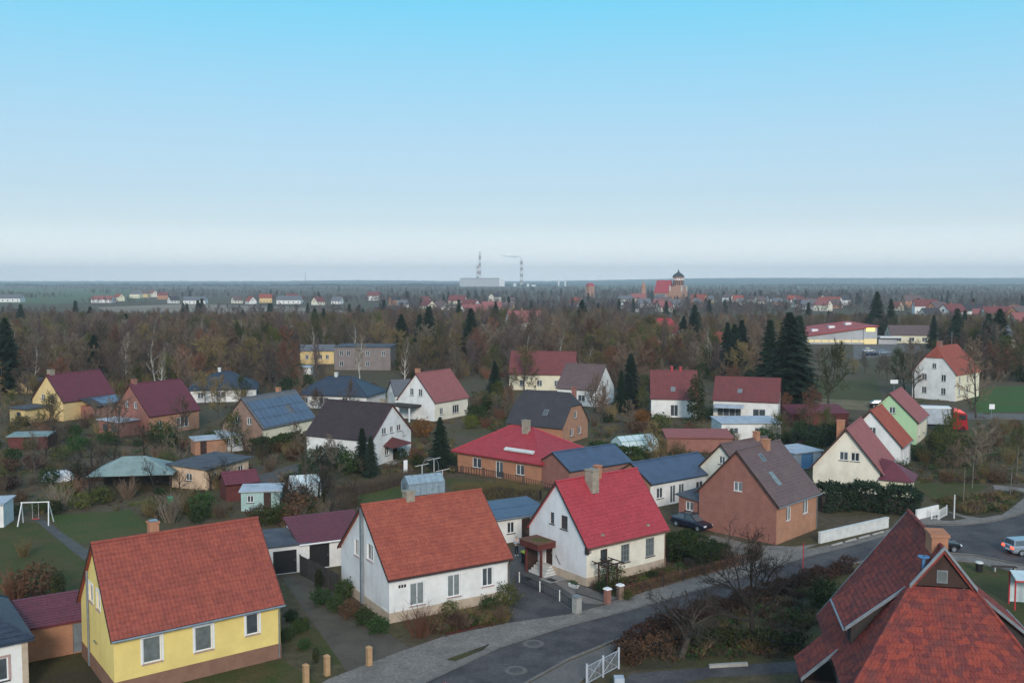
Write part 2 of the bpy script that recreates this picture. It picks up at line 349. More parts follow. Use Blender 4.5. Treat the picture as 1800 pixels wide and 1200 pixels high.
def chimney(roof, u, v, zb, zt, su=.45, sv=.45, m='brick_red', cap='concrete', pot=False):
    c = MB(); c.box(u - su, u + su, v - sv, v + sv, zb, zt); c.box(u - su - .06, u + su + .06, v - sv - .06, v + sv + .06, zt + .002, zt + .10)
    if pot: c.tube((u, v, zt + .1), (u, v, zt + .45), .12, n=8)
    return c.build('chimney', m, roof)

def house(name, label, prm, walls, roof, cat='house', group=None, front=(), left=(), right=(), back=(), plinth=None, rooftype='gable', chim=(), gutter='trim_grey', barge='wood_dark', tile=(.3, .36, 4),
          win=None, skylights=(), gable=None, oe=.35, og=.2, doors=(), hip=.0, downpipe=True, ridge=True):
    """windows: (u, sill z, width, height [, options]); prm: front-left corner x, y, angle, length, depth, eave edge z, ridge z"""
    x, y, a, L, D, ez, rz = prm
    root = thing(name, label, cat, (x, y, 0), R(a), group)
    t = (rz - ez) / (D / 2 + oe); zw = ez + t * oe - .14; za = rz - .16
    win = dict(dict(frame='trim_white', glass='glass', sill='sill_dark', bars=1), **(win or {}))
    sides = {'front': (lambda h, d, z: (h, -d, z), L), 'right': (lambda h, d, z: (L + d, h, z), D), 'back': (lambda h, d, z: (L - h, D + d, z), L), 'left': (lambda h, d, z: (-d, D - h, z), D)}
    wl = {'front': list(front), 'left': list(left), 'right': list(right), 'back': list(back)}
    dl = {s: [d for d in doors if d[0] == s] for s in sides}
    wmb = MB(); gmb = {}
    for s, (P, W) in sides.items():
        wins = [(q[0] - q[2] / 2, q[0] + q[2] / 2, q[1], q[1] + q[3]) for q in wl[s]] + [(d[1] - d[3] / 2, d[1] + d[3] / 2, d[2], d[2] + d[4]) for d in dl[s]]
        tgt = gmb.setdefault(s, MB()) if (gable and s in ('left', 'right')) else wmb
        if s in ('front', 'back') or rooftype in ('hip', 'flat'):
            wall_face(tgt, P, [0, zw], lambda z: 0, lambda z, W=W: W, wins)
        elif rooftype == 'mono':
            zb = rz - .14
            lf = (lambda z: 0 if z <= zw or zb <= zw else 0)
            # side wall rises from front to back
            if s == 'right': wall_face(tgt, P, [0, zw, zb], lambda z: 0 if z <= zw else (z - zw) / max(zb - zw, 1e-3) * D, lambda z: D, wins)
            else: wall_face(tgt, P, [0, zw, zb], lambda z: 0, lambda z: D if z <= zw else D - (z - zw) / max(zb - zw, 1e-3) * D, wins)
        else:
            top = za if not hip else za - hip * (za - zw)
            lf = lambda z: 0 if z <= zw else (z - zw) / (za - zw) * D / 2
            wall_face(tgt, P, [0, zw, top], lf, lambda z: D - lf(z), wins)
        for q in wl[s]:
            o = dict(win, **(q[4] if len(q) > 4 else {}))
            window(root, P, q[0] - q[2] / 2, q[0] + q[2] / 2, q[1], q[1] + q[3], **o)
        for d in dl[s]: door(root, P, d[1] - d[3] / 2, d[1] + d[3] / 2, d[2], d[2] + d[4], *(d[5:6]))
    if rooftype == 'mono':   # back wall up to the high side
        P, W = sides['back']; wall_face(wmb, P, [zw, rz - .14], lambda z: 0, lambda z: L, [])
    wmb.build('wall', walls, root)
    for g_ in gmb.values(): g_.build('gable_wall', gable, root)
    if plinth:
        pm, ph = plinth; p = MB(); e_ = .035
        p.box(-e_, L + e_, -e_, 0.0, 0, ph); p.box(-e_, L + e_, D, D + e_, 0, ph); p.box(-e_, -.001, .001, D - .001, 0, ph); p.box(L + .001, L + e_, .001, D - .001, 0, ph)
        p.build('plinth', pm, root)
    th = .13; r = MB()
    V = Vector
    def slope_slab(mb, q):
        n = (q[1] - q[0]).cross(q[2] - q[0]).normalized(); mb.hexa([p - n * th for p in q], q)
        return n
    if rooftype in ('gable', 'halfhip'):
        fr = [V((-og, -oe, ez)), V((L + og, -oe, ez)), V((L + og, D / 2, rz)), V((-og, D / 2, rz))]
        bk = [V((L + og, D + oe, ez)), V((-og, D + oe, ez)), V((-og, D / 2, rz)), V((L + og, D / 2, rz))]
        hp = []
        if hip:  # cut back the right (and left) ridge end
            zc = rz - hip * (rz - ez); vb = (zc - ez) / t - oe; k = hip * D * .35
            def cut(q, e0, e1): pass
            for poly, vv in ((fr, vb), (bk, D - vb)): pass
            F_ = [V((-og, -oe, ez)), V((L + og, -oe, ez)), V((L + og, vb, zc)), V((L + og - k, D / 2, rz)), V((-og + k, D / 2, rz)), V((-og, vb, zc))]
            B_ = [V((L + og, D + oe, ez)), V((-og, D + oe, ez)), V((-og, D - vb, zc)), V((-og + k, D / 2, rz)), V((L + og - k, D / 2, rz)), V((L + og, D - vb, zc))]
            for q in (F_, B_): r.add(q, [tuple(range(6))]); r.add([p - V((0, 0, th)) for p in q], [tuple(range(5, -1, -1))])
            r.poly(F_[2], B_[5], F_[3]); r.poly(B_[2], F_[5], F_[4])
            for q in ((F_[0], F_[1]), (F_[1], F_[2]), (B_[0], B_[1]), (B_[5], B_[0]), (F_[5], F_[0]), (B_[1], B_[2]), (F_[2], B_[5]), (B_[2], F_[5])):
                r.poly(q[0] - V((0, 0, th)), q[1] - V((0, 0, th)), q[1], q[0])
            ro = r.build('roof', roof, root)
        else:
            n1 = slope_slab(r, fr); n2 = slope_slab(r, bk); ro = r.build('roof', roof, root)
            tm = MB(); S1 = (fr[3] - fr[0]); S2 = (bk[3] - bk[0])
            tiles(tm, fr[0] - V((0, 0, 0)), V((1, 0, 0)), S1.normalized(), n1, L + 2 * og, S1.length, tile[0], tile[1], sub=tile[2])
            tiles(tm, bk[0], V((-1, 0, 0)), S2.normalized(), n2, L + 2 * og, S2.length, tile[0], tile[1], sub=tile[2])
            tm.build('roof_tiles', roof, ro, kind='stuff')
            if ridge:
                rc = MB(); n = max(4, int((L + 2 * og) / .42)); st = (L + 2 * og) / n
                for i in range(n): rc.tube((-og + i * st, D / 2, rz + .0), (-og + (i + 1) * st + .03, D / 2, rz + .0), .13, .115, 8)
                rc.build('ridge_cap', roof, ro, kind='stuff')
            for k, xx in ((0, -og - .035), (1, L + og + .003)):
                for v0, v1 in ((-oe, D / 2), (D + oe, D / 2)):
                    b = MB(); y0, y1 = v0, v1
                    b.hexa([(xx, y0, ez - .2), (xx + .032, y0, ez - .2), (xx + .032, y1, rz - .2), (xx, y1, rz - .2)], [(xx, y0, ez + .02), (xx + .032, y0, ez + .02), (xx + .032, y1, rz + .02), (xx, y1, rz + .02)])
                    b.build('barge_board', barge, ro)
        zr = lambda v: ez + t * (min(v, D - v) + oe)
    elif rooftype == 'hip':
        o_ = oe; A = [V((-o_, -o_, ez)), V((L + o_, -o_, ez)), V((L + o_, D + o_, ez)), V((-o_, D + o_, ez))]
        k = min(L, D) / 2 + o_
        if L >= D: r0, r1 = V((-o_ + k, D / 2, rz)), V((L + o_ - k, D / 2, rz))
        else: r0 = r1 = V((L / 2, D / 2, rz))
        for q in ((A[0], A[1], r1, r0), (A[1], A[2], r1), (A[2], A[3], r0, r1), (A[3], A[0], r0)): r.poly(*q)
        lo = [p - V((0, 0, .16)) for p in A]
        for i in range(4): r.poly(lo[i], lo[(i + 1) % 4], A[(i + 1) % 4], A[i])
        r.poly(*lo[::-1]); ro = r.build('roof', roof, root)
        tm = MB()
        def course(p, q, e0, e1):      # courses on one hip face, eave p-q, top edge e0-e1
            S = ((e0 + e1) / 2 - (p + q) / 2); nn = (q - p).cross(S).normalized(); nc = max(3, int(S.length / .36))
            for j in range(nc):
                f0, f1 = j / nc, (j + 1) / nc
                a0, b0 = p.lerp(e0, f0), q.lerp(e1, f0); a1, b1 = p.lerp(e0, f1), q.lerp(e1, f1)
                m_ = max(1, int((b0 - a0).length / .3))
                for i in range(m_):
                    c0, c1 = a0.lerp(b0, i / m_), a0.lerp(b0, (i + 1) / m_); d0, d1 = a1.lerp(b1, i / m_), a1.lerp(b1, (i + 1) / m_); z_ = nn * .045; y_ = nn * .008; hh = (i % 2) * .012
                    tm.poly(c0 + z_ + nn * hh, c1 + z_ - nn * hh * .5, d1 + y_, d0 + y_); tm.poly(c0 + y_ * .5, c1 + y_ * .5, c1 + z_ - nn * hh * .5, c0 + z_ + nn * hh)
        course(A[0], A[1], r0, r1); course(A[1], A[2], r1, r1); course(A[2], A[3], r1, r0); course(A[3], A[0], r0, r0)
        tm.build('roof_tiles', roof, ro, kind='stuff')
        rc = MB()
        for p, q in ((r0, r1), (A[0], r0), (A[1], r1), (A[2], r1), (A[3], r0)):
            if (p - q).length > .1: rc.tube(p + V((0, 0, .03)), q + V((0, 0, .03)), .1, n=6)
        rc.build('ridge_cap', roof, ro, kind='stuff')
        zr = lambda v: rz - .5
    else:   # mono / flat: low edge in front, high edge at the back
        q = [V((-og, -oe, ez)), V((L + og, -oe, ez)), V((L + og, D + oe, rz)), V((-og, D + oe, rz))]
        slope_slab(r, q); ro = r.build('roof', roof, root)
        zr = lambda v: ez + (rz - ez) * v / D
        if rooftype == 'mono' and tile:
            n1 = (q[1] - q[0]).cross(q[2] - q[0]).normalized(); tm = MB(); S1 = q[3] - q[0]
            tiles(tm, q[0], V((1, 0, 0)), S1.normalized(), n1, L + 2 * og, S1.length, tile[0], tile[1], sub=tile[2]); tm.build('roof_tiles', roof, ro, kind='stuff')
    for c in chim:
        u, v, top = c[:3]; o = c[3] if len(c) > 3 else {}
        chimney(ro, u, v, zr(v) - .4, top, **o)
    for (u, v, w_, l_) in skylights:   # on the front slope
        dv = Vector((0, D / 2 + oe, rz - ez)).normalized(); n_ = Vector((0, -dv.z, dv.y)); c = Vector((u, v, zr(v)))
        def sp(a_, b_, d_): return c + Vector((a_, 0, 0)) + dv * b_ + n_ * d_
        s = MB(); s.hexa([sp(-w_ / 2, -l_ / 2, .0), sp(w_ / 2, -l_ / 2, .0), sp(w_ / 2, l_ / 2, .0), sp(-w_ / 2, l_ / 2, .0)], [sp(-w_ / 2, -l_ / 2, .13), sp(w_ / 2, -l_ / 2, .13), sp(w_ / 2, l_ / 2, .13), sp(-w_ / 2, l_ / 2, .13)])
        so_ = s.build('skylight', 'zinc', root)
        g = MB(); g.poly(sp(-w_ / 2 + .08, -l_ / 2 + .08, .135), sp(w_ / 2 - .08, -l_ / 2 + .08, .135), sp(w_ / 2 - .08, l_ / 2 - .08, .135), sp(-w_ / 2 + .08, l_ / 2 - .08, .135)); g.build('pane', 'glass_curtain', so_)
    if gutter and rooftype in ('gable', 'mono'):
        g = MB(); g.tube((-og, -oe - .07, ez - .08), (L + og, -oe - .07, ez - .08), .07, n=8); g.build('gutter', gutter, ro)
        if downpipe:
            g = MB(); xx = L - .12; g.tube((xx, -oe - .05, ez - .12), (xx, -.09, ez - .45), .045, n=6); g.tube((xx, -.09, ez - .45), (xx, -.09, .1), .045, n=6); g.build('downpipe', gutter, root)
    return root

def place_ridge(px, py, rz, a, L, D, end='L'):
    p = G(px, py, rz); u = Vector((math.cos(R(a)), math.sin(R(a)), 0)); v = Vector((-u.y, u.x, 0))
    q = p - v * (D / 2) - (u * L if end == 'R' else Vector((0, 0, 0)))
    return q.x, q.y
FIT = {'main': (6.10, 76.41, 37.2, 9.24, 7.56, 3.29, 8.09), 'white': (-8.98, 68.05, 31.3, 10.23, 9.53, 3.34, 7.83), 'yellow': (-23.82, 55.45, 36.7, 10.50, 8.22, 3.69, 8.58),
       'brick': (25.09, 88.76, 45.7, 8.15, 8.62, 3.72, 8.54), 'cream': (41.94, 106.94, 61.3, 10.22, 7.43, 3.09, 8.01), 'orange': (51.05, 123.47, 58.5, 7.48, 7.66, 3.19, 7.82),
       'green': (61.89, 143.94, 58.6, 10.36, 7.96, 3.39, 7.65), 'tan': (-80.22, 168.52, 62.4, 11.11, 8.34, 3.38, 8.14), 'purple': (-58.70, 152.39, 57.4, 9.87, 9.43, 3.13, 8.13),
       'solar': (-36.46, 137.46, 62.7, 11.84, 7.68, 3.44, 7.78), 'brownroof': (-28.74, 131.69, -27.2, 11.05, 9.60, 3.54, 7.98), 'bluewhite': (-13.81, 168.42, 56.4, 9.99, 8.49, 3.26, 8.39),
       'farwhite': (9.22, 192.32, -30.9, 8.71, 8.51, 3.26, 8.07), 'twochim': (25.68, 173.94, -6.8, 8.41, 8.51, 3.37, 8.23), 'balcony': (36.32, 170.08, -18.3, 11.29, 8.74, 3.61, 7.46),
       'darkbrick': (-0.72, 149.27, -31.5, 9.93, 8.45, 2.56, 7.58), 'hip': (-7.17, 123.73, -39.5, 13.82, 10.15, 2.78, 6.00), 'tall': (92.3, 196.5, 44, 13, 9, 5.5, 11.3)}
FOOT = []      # building footprints kept clear of plants
def foot(prm, m=.6):
    FOOT.append((prm[0], prm[1], R(prm[2]), prm[3], prm[4], m))
def infoot(x, y):
    for fx, fy, a, L, D, m in FOOT:
        dx, dy = x - fx, y - fy; u = dx * math.cos(a) + dy * math.sin(a); v = -dx * math.sin(a) + dy * math.cos(a)
        if -m < u < L + m and -m < v < D + m: return True
    return False
for k_ in FIT: foot(FIT[k_])
# ---------------------------------------------------------------- the ground, roads and pavements
def sheet(name, pts, m, z, kind='structure', thick=0, parent=None):
    mb = MB(); vs = [Vector((p[0], p[1], z)) for p in pts]
    # orient upwards
    ar = sum(vs[i].x * vs[(i + 1) % len(vs)].y - vs[(i + 1) % len(vs)].x * vs[i].y for i in range(len(vs)))
    if ar < 0: vs = vs[::-1]
    mb.poly(*vs)
    if thick:
        for i in range(len(vs)):
            a, b = vs[i], vs[(i + 1) % len(vs)]; mb.poly(Vector((a.x, a.y, z - thick)), Vector((b.x, b.y, z - thick)), b, a)
    o = mb.build(name, m, parent)
    if kind: o['kind'] = kind
    return o
def gp(l): return [G(x, y) for x, y in l]
RO = 10200.0
gmb = MB(); gmb.poly((-RO * .75, -300, 0), (RO * .75, -300, 0), (RO * .75, RO, 0), (-RO * .75, RO, 0))
gmb.build('ground', 'ground', kind='structure')
up_kerb = [(520, 1310), (640, 1250), (747, 1198), (877, 1137), (1000, 1098), (1111, 1070), (1194, 1046), (1290, 1017), (1417, 978), (1500, 957), (1560, 940), (1621, 921), (1660, 923), (1700, 922), (1752, 915), (1800, 901), (1870, 876), (2080, 800)]
lo_kerb = [(2120, 1095), (1880, 1018), (1800, 994), (1714, 976), (1668, 972), (1580, 974), (1500, 991), (1411, 1017), (1344, 1040), (1289, 1060), (1194, 1086), (1155, 1101), (1080, 1127), (1000, 1160), (933, 1197), (850, 1245), (760, 1310)]
sheet('road', gp(up_kerb + lo_kerb), 'asphalt', .02)
pave_top = [(380, 1310), (480, 1245), (580, 1193), (700, 1147), (780, 1119), (890, 1096), (1000, 1080), (1067, 1063), (1097, 1052), (1200, 1020), (1278, 998), (1411, 967), (1500, 950), (1560, 931), (1612, 916)]
sheet('pavement', gp(pave_top + up_kerb[11::-1]), 'paving', .06, thick=.1)
sheet('pavement', gp([(1155, 1104), (1080, 1130), (1000, 1163), (933, 1200), (850, 1248), (760, 1312), (900, 1312), (1000, 1215), (1087, 1146)]), 'asphalt_worn', .06, thick=.1)
sheet('pavement', gp([(1612, 916), (1621, 920), (1700, 920), (1752, 913), (1800, 899), (1870, 874), (2080, 798), (2080, 776), (1870, 850), (1800, 876), (1762, 905), (1725, 911), (1690, 906), (1662, 898), (1640, 900)]), 'paving', .06, thick=.1)
sheet('pavement', gp([(2120, 1098), (1880, 1021), (1800, 996), (1714, 978), (1668, 974), (1600, 975), (1600, 985), (1668, 984), (1714, 989), (1800, 1008), (1880, 1034), (2120, 1112)]), 'paving', .06, thick=.1)
sheet('pavement', gp([(1745, 852), (1800, 858), (1870, 862), (1870, 872), (1800, 867), (1748, 861)]), 'paving', .05)
# kerb stones along the upper edge
def kerb(pts, w_=.15, h=.1):
    k = MB(); P_ = [G(*p) for p in pts]
    for a, b in zip(P_[:-1], P_[1:]):
        d = (b - a); n = max(1, int(d.length / 1.0)); t = Vector((-d.y, d.x, 0)).normalized() * w_
        for i in range(n):
            p, q = a.lerp(b, i / n + .006), a.lerp(b, (i + 1) / n - .006)
            zz = h + random.uniform(-.012, .012)
            k.hexa([p, q, q - t, p - t], [p + Vector((0, 0, zz)), q + Vector((0, 0, zz)), q - t + Vector((0, 0, zz)), p - t + Vector((0, 0, zz))])
    k.build('kerb', 'kerb', kind='structure')
kerb(up_kerb[1:]); kerb(lo_kerb)
sheet('verge', gp([(783, 1160), (862, 1132), (850, 1143), (800, 1163)]), 'lawn_dull', .068)
sheet('verge', gp([(1665, 895), (1695, 903), (1725, 909), (1760, 903), (1798, 875), (1800, 868), (1748, 861), (1700, 876), (1680, 886)]), 'lawn_dull', .03)
sheet('verge', gp([(1640, 905), (1662, 899), (1700, 912), (1672, 916), (1655, 915)]), 'soil', .065)
# plots and drives
sheet('driveway', gp([(905, 955), (1008, 990), (1052, 1046), (1090, 1052), (1000, 1080), (890, 1096), (893, 1060), (896, 1000)]), 'paving_dark', .012)
sheet('driveway', gp([(905, 1003), (1012, 1078), (960, 1086), (893, 1094), (896, 1040)]), 'asphalt', .018)
sheet('path', gp([(958, 1012), (985, 1010), (1040, 1036), (1098, 1054), (1070, 1062), (1028, 1060)]), 'paving', .02)
sheet('driveway', gp([(496, 1015), (548, 1005), (620, 1070), (722, 1139), (610, 1180), (540, 1080)]), 'gravel_brown', .012)
sheet('flower_bed', gp([(775, 1105), (800, 1085), (890, 1068), (895, 1090), (785, 1116)]), 'gravel_red', .02)
sheet('driveway', gp([(1085, 1205), (1110, 1183), (1250, 1172), (1420, 1160), (1430, 1180), (1250, 1190), (1130, 1215)]), 'asphalt', .015)
sheet('driveway', gp([(1250, 940), (1330, 958), (1400, 960), (1440, 955), (1412, 966), (1278, 997), (1262, 990), (1240, 960)]), 'paving', .014)
sheet('lawn', gp([(80, 905), (228, 896), (272, 930), (200, 948), (130, 955)]), 'lawn_bright', .012)
sheet('lawn', gp([(-60, 935), (30, 918), (68, 918), (150, 985), (150, 1060), (-60, 1075)]), 'lawn', .012)
sheet('path', gp([(62, 915), (76, 913), (160, 970), (148, 985)]), 'paving_dark', .02)
sheet('lawn', gp([(320, 1196), (495, 1158), (560, 1200), (500, 1235), (300, 1260)]), 'lawn', .009)
sheet('lawn', gp([(500, 1075), (560, 1110), (620, 1160), (590, 1168), (520, 1120)]), 'lawn', .008)
sheet('lawn', gp([(50, 1155), (150, 1140), (200, 1200), (150, 1260), (40, 1260)]), 'lawn_dull', .012)
sheet('lawn', gp([(1190, 1120), (1345, 1045), (1480, 1005), (1560, 1000), (1460, 1080), (1420, 1160), (1110, 1178)]), 'lawn_dull', .012)
sheet('lawn', gp([(1600, 987), (1668, 986), (1714, 991), (1800, 1010), (1900, 1050), (1900, 1200), (1640, 1200)]), 'lawn', .012)
sheet('lawn', gp([(600, 872), (715, 850), (720, 868), (640, 892)]), 'lawn_bright', .012)
sheet('lawn', gp([(780, 838), (850, 845), (950, 862), (900, 880), (790, 862)]), 'lawn', .012)
sheet('lawn', gp([(1045, 1030), (1172, 998), (1270, 990), (1270, 998), (1098, 1050), (1060, 1045)]), 'lawn', .014)
sheet('lawn', gp([(1398, 668), (1540, 668), (1556, 706), (1480, 725), (1398, 712)]), 'lawn', .02)
sheet('meadow_strip', gp([(1398, 698), (1530, 705), (1525, 722), (1398, 714)]), 'straw', .03)
sheet('lawn', gp([(1700, 682), (1810, 678), (1850, 722), (1715, 726)]), 'meadow', .02)
sheet('road', gp([(1560, 728), (1720, 726), (1850, 728), (1850, 738), (1700, 737), (1560, 742)]), 'asphalt_worn', .03)
sheet('lawn', gp([(1625, 760), (1760, 752), (1800, 800), (1720, 850), (1640, 840)]), 'lawn', .012)
sheet('lawn', gp([(1600, 850), (1680, 846), (1740, 855), (1690, 875), (1640, 880)]), 'lawn', .014)
sheet('car_park', gp([(1500, 606), (1600, 602), (1640, 618), (1500, 632)]), 'asphalt_worn', .05)
sheet('lawn', gp([(480, 830), (540, 815), (620, 835), (560, 850)]), 'lawn_dull', .012)
sheet('path', gp([(425, 845), (520, 815), (640, 805), (560, 825), (440, 860)]), 'paving_dark', .02)
# far fields
sheet('field', gp([(-200, 507), (230, 507), (260, 528), (100, 534), (-200, 534)]), 'field_green', .08)
sheet('field', gp([(170, 540), (330, 534), (560, 541), (640, 549), (640, 558), (300, 552), (190, 548)]), 'field_beige', .08)
sheet('field', gp([(900, 503), (1900, 500), (1900, 506), (1300, 507), (900, 507)]), 'field_green', .1)

# ---------------------------------------------------------------- near houses along the street
gw = dict(frame='trim_white', glass='glass_curtain')
mh = house('house', 'white house with bright red glazed tile roof, brown porch and grey chimney', FIT['main'], 'plaster_cream', 'tile_red', gable='plaster_gable_shade', plinth=('plinth_beige', .72),  # cream front, cooler gable: sun tint and shade put into the plaster
           front=[(1.95, 1.55, .80, 1.25, dict(bars=0, frame='wood_dark')), (4.4, 1.25, 1.0, 1.55, dict(bars=2, cross=True, glass='glass_curtain', frame='trim_grey')), (7.35, 1.25, 1.05, 1.6, dict(bars=2, cross=True, glass='glass_curtain', frame='trim_grey'))],
           left=[(7.56 - 4.4, 4.35, .5, .98, dict(bars=0)), (7.56 - 2.82, 4.2, .85, 1.15, dict(bars=2, cross=True))], doors=[('left', 7.56 - 4.85, .72, .95, 2.05)],
           chim=[(3.3, 3.05, 8.75, dict(su=.38, sv=.5, m='chimney_tan', cap='zinc')), (4.6, 3.75, 8.85, dict(su=.26, sv=.26, m='brick_orange'))], win=dict(frame='wood_dark'), tile=(.29, .34, 6), gutter='rust_metal')
# snow hooks, box ends, house number plate
for u_ in (1.9, 7.2):
    s = MB(); v_ = .15; z_ = 3.29 + (8.09 - 3.29) / (3.78 + .35) * (v_ + .35); s.box(u_ - .14, u_ + .14, v_ - .1, v_ + .12, z_, z_ + .17); s.build('roof_vent', 'chimney_tan', mh)
s = MB(); s.box(.25, .49, -.03, -.004, 2.72, 3.0); pl = s.build('number_plate', 'black_metal', mh)
s = MB(); s.box(.31, .345, -.036, -.031, 2.78, 2.94); s.box(.39, .43, -.036, -.031, 2.78, 2.94); s.build('numeral', 'trim_white', pl)
for v_ in (-.35, 7.56 + .03):
    s = MB(); s.box(-.2, -.002, v_, v_ + .32, 2.75, 3.3); s.build('eave_box', 'wood_dark', mh)
# porch on the gable side
s = MB(); s.box(-1.95, -.02, 3.9, 6.45, 2.4, 2.9); po = s.build('porch_roof', 'wood_red', mh)
s = MB(); s.box(-2.02, -.02, 3.83, 6.52, 2.902, 2.96); s.build('roof_sheet', 'rust_metal', po)
s = MB()
for i in range(26):
    x_, y_ = random.gauss(-.75, .4), random.gauss(5.0, .6)
    if -1.7 < x_ < -.3 and 4.15 < y_ < 6.2: s.lathe([(.32, 2.955), (.26, 3.0), (.12, 3.03), (.0, 3.035)], 7, (x_, y_, 0))
s.build('moss', 'moss', po, kind='stuff')
for v_ in (4.15, 6.2):
    s = MB(); s.box(-1.5, -1.34, v_ - .08, v_ + .08, .0, 2.4); s.build('post', 'wood_red', mh)
s = MB(); s.box(-1.4, -.05, 6.3, 6.36, .12, 2.39); s.build('windbreak_panel', 'wood_dark', mh)
for i in range(4):
    s = MB(); s.box(-1.3 + i * .28, -.04, 3.85 + i * .16, 6.0, .18 * i + .02, .18 * (i + 1)); s.build('step', 'concrete_white', mh)
s = MB(); s.tube((-.06, 3.85, 1.75), (-.06, 3.3, 1.1), .025); s.tube((-.06, 3.85, 1.75), (-.01, 3.85, 1.75), .03); s.tube((-.06, 3.3, 1.1), (-.01, 3.3, 1.1), .03); s.build('handrail', 'black_metal', mh)

wh_ = house('house', 'white plastered house with matt orange tile roof between yellow and red-roofed houses', FIT['white'], 'plaster_white', 'tile_orange', plinth=('plinth_beige', .75), gable='plaster_gable_shade',
            front=[(2.27, .98, 1.2, 1.7, dict(glass='glass_curtain')), (5.35, 1.08, 1.1, 1.7, dict(glass='glass_curtain')), (8.3, 1.4, .95, 1.45)], left=[(9.53 - 6.15, 3.5, .9, 1.3), (9.53 - 3.5, 3.8, 1.1, 1.25), (9.53 - 1.0, .3, .5, .45, dict(bars=0))],
            chim=[(3.9, 4.9, 8.35, dict(su=.36, sv=.4, m='chimney_tan'))], win=dict(sill='sill_pink', surround='trim_white'), tile=(.26, .33, 4), gutter='wood_dark')
s = MB(); s.box(-.26, -.04, 4.7, 4.95, .1, 7.6); s.build('wall_flue', 'zinc', wh_)
s = MB()
for i in range(3): s.box(.75 + i * .22, .9 + i * .22, -.03, -.004, 2.5, 2.72)
s.build('number_plate', 'black_metal', wh_)
yh_ = house('house', 'bright yellow house with orange tile roof and brown plinth', FIT['yellow'], 'plaster_yellow', 'tile_rust', plinth=('plinth_brown', 1.0),
            front=[(2.23, 1.72, 1.1, 1.6, dict(glass='glass_curtain')), (5.4, 1.7, 1.1, 1.6, dict(glass='glass_curtain')), (8.6, 2.02, .85, 1.38)], left=[(8.22 - 5.3, 4.5, 1.0, 1.15), (8.22 - 3.4, 4.5, .8, 1.2)],
            chim=[(3.7, 4.4, 9.25, dict(su=.3, sv=.3, m='brick_orange', pot=False))], win=dict(sill='sill_pink', surround='trim_white', bars=0), tile=(.26, .33, 4), gutter='zinc')
s = MB(); s.tube((-.08, 6.0, .1), (-.08, 6.0, 6.6), .07); s.build('wall_flue', 'zinc', yh_)
s = MB(); s.tube((-.1, 4.6, 2.2), (-.1, 3.9, 2.2), .03); s.tube((-.1, 4.6, 2.2), (-.02, 4.6, 2.2), .03); s.build('towel_rail', 'zinc', yh_)
s = MB(); s.box(3.45, 3.95, 4.1, 4.6, 9.36, 9.44); s.build('chimney_hood', 'zinc', yh_)
# cut-off navy-roofed house in the corner
x_, y_ = G(50, 1214).x, G(50, 1214).y
NV = (x_ - 9.5 * math.cos(R(37)), y_ - 9.5 * math.sin(R(37)), 37, 9.5, 8.5, 3.35, 6.6); foot(NV)
nv = house('house', 'white house with navy hipped roof and pink corner strip, cut off at bottom left', NV, 'plaster_white', 'tile_navy', rooftype='hip', front=[(7.9, 1.0, 1.1, 1.4), (5, 1.0, 1.1, 1.4)], win=dict(surround='sill_pink'))
s = MB(); s.box(9.2, 9.54, -.04, -.001, .0, 3.1); s.box(9.502, 9.54, 0, .3, 0, 3.1); s.build('corner_strip', 'plinth_beige', nv)
# brick house
BK = FIT['brick']
bk = house('house', 'red brick house with grey-brown roof and two skylights beside dark blue car', BK, 'brick_orange', 'tile_greybrown', gable='brick_red', front=[(2.35, 1.9, .95, 1.4, dict(glass='glass_curtain')), (5.8, 2.0, 1.1, 1.4, dict(glass='glass_curtain'))],  # orange front, duller red gable: sun and shade put into the brick colours
           left=[(8.62 - 4.2, 4.5, .95, .95, dict(glass='glass_curtain'))], skylights=[(2.4, 1.6, .7, 1.6), (2.9, 3.3, .6, .9)], chim=[(4.9, 4.0, 9.0, dict(su=.3, sv=.35, m='brick_orange'))], tile=(.3, .36, 4), win=dict(sill='sill_pink'))
AX = (BK[0] - 3.1 * math.sin(R(BK[2])) * 2.78 - .0, 0)
u_ = Vector((math.cos(R(BK[2])), math.sin(R(BK[2])), 0)); v_ = Vector((-u_.y, u_.x, 0))
q = Vector((BK[0], BK[1], 0)) + v_ * (BK[4] + .04) + u_ * .3
AX = (q.x, q.y, BK[2], 5, 2.6, 2.75, 3.1); foot(AX)
house('annexe', 'low brick annexe with dark flat roof at the side of the red brick house', AX, 'brick_red', 'roof_felt', cat='annexe', rooftype='mono', tile=None, left=[(1.3, 1.55, .9, .95, dict(glass='glass_curtain'))], gutter=None)
# three houses in echelon on the right
cr = house('house', 'cream house with dusty pink roof and hipped porch, nearest of the three in echelon', FIT['cream'], 'plaster_pale', 'tile_pink', gable='plaster_cream', left=[(7.43 - 2.75, 4.3, .95, 1.0), (7.43 - 4.0, 4.3, .95, 1.0)], front=[(7.6, .9, 1.2, 1.3)],
           chim=[(1.2, 4.6, 8.7, dict(su=.4, sv=.4, m='brick_orange'))], og=.3)
s = MB(); V = Vector
A_ = [V((-.35, -3.6, 2.5)), V((4.6, -3.6, 2.5)), V((4.6, .1, 2.5)), V((-.35, .1, 2.5))]; r0 = V((1.7, -1.2, 4.4)); r1 = V((2.6, .3, 4.5))
for q in ((A_[0], A_[1], r1, r0), (A_[1], A_[2], r1), (A_[3], A_[0], r0), (A_[2], A_[3], r0, r1)): s.poly(*q)
s.poly(*[p - V((0, 0, .02)) for p in A_[::-1]]); s.build('porch_roof', 'tile_purple', cr)
s = MB(); s.box(0, 4.2, -3.2, -.02, 0, 2.48); s.build('porch_wall', 'plaster_pale', cr)
s = MB(); s.box(-.03, -.002, -2.2, -1.2, .9, 2.0); s.build('porch_window', 'glass', cr)
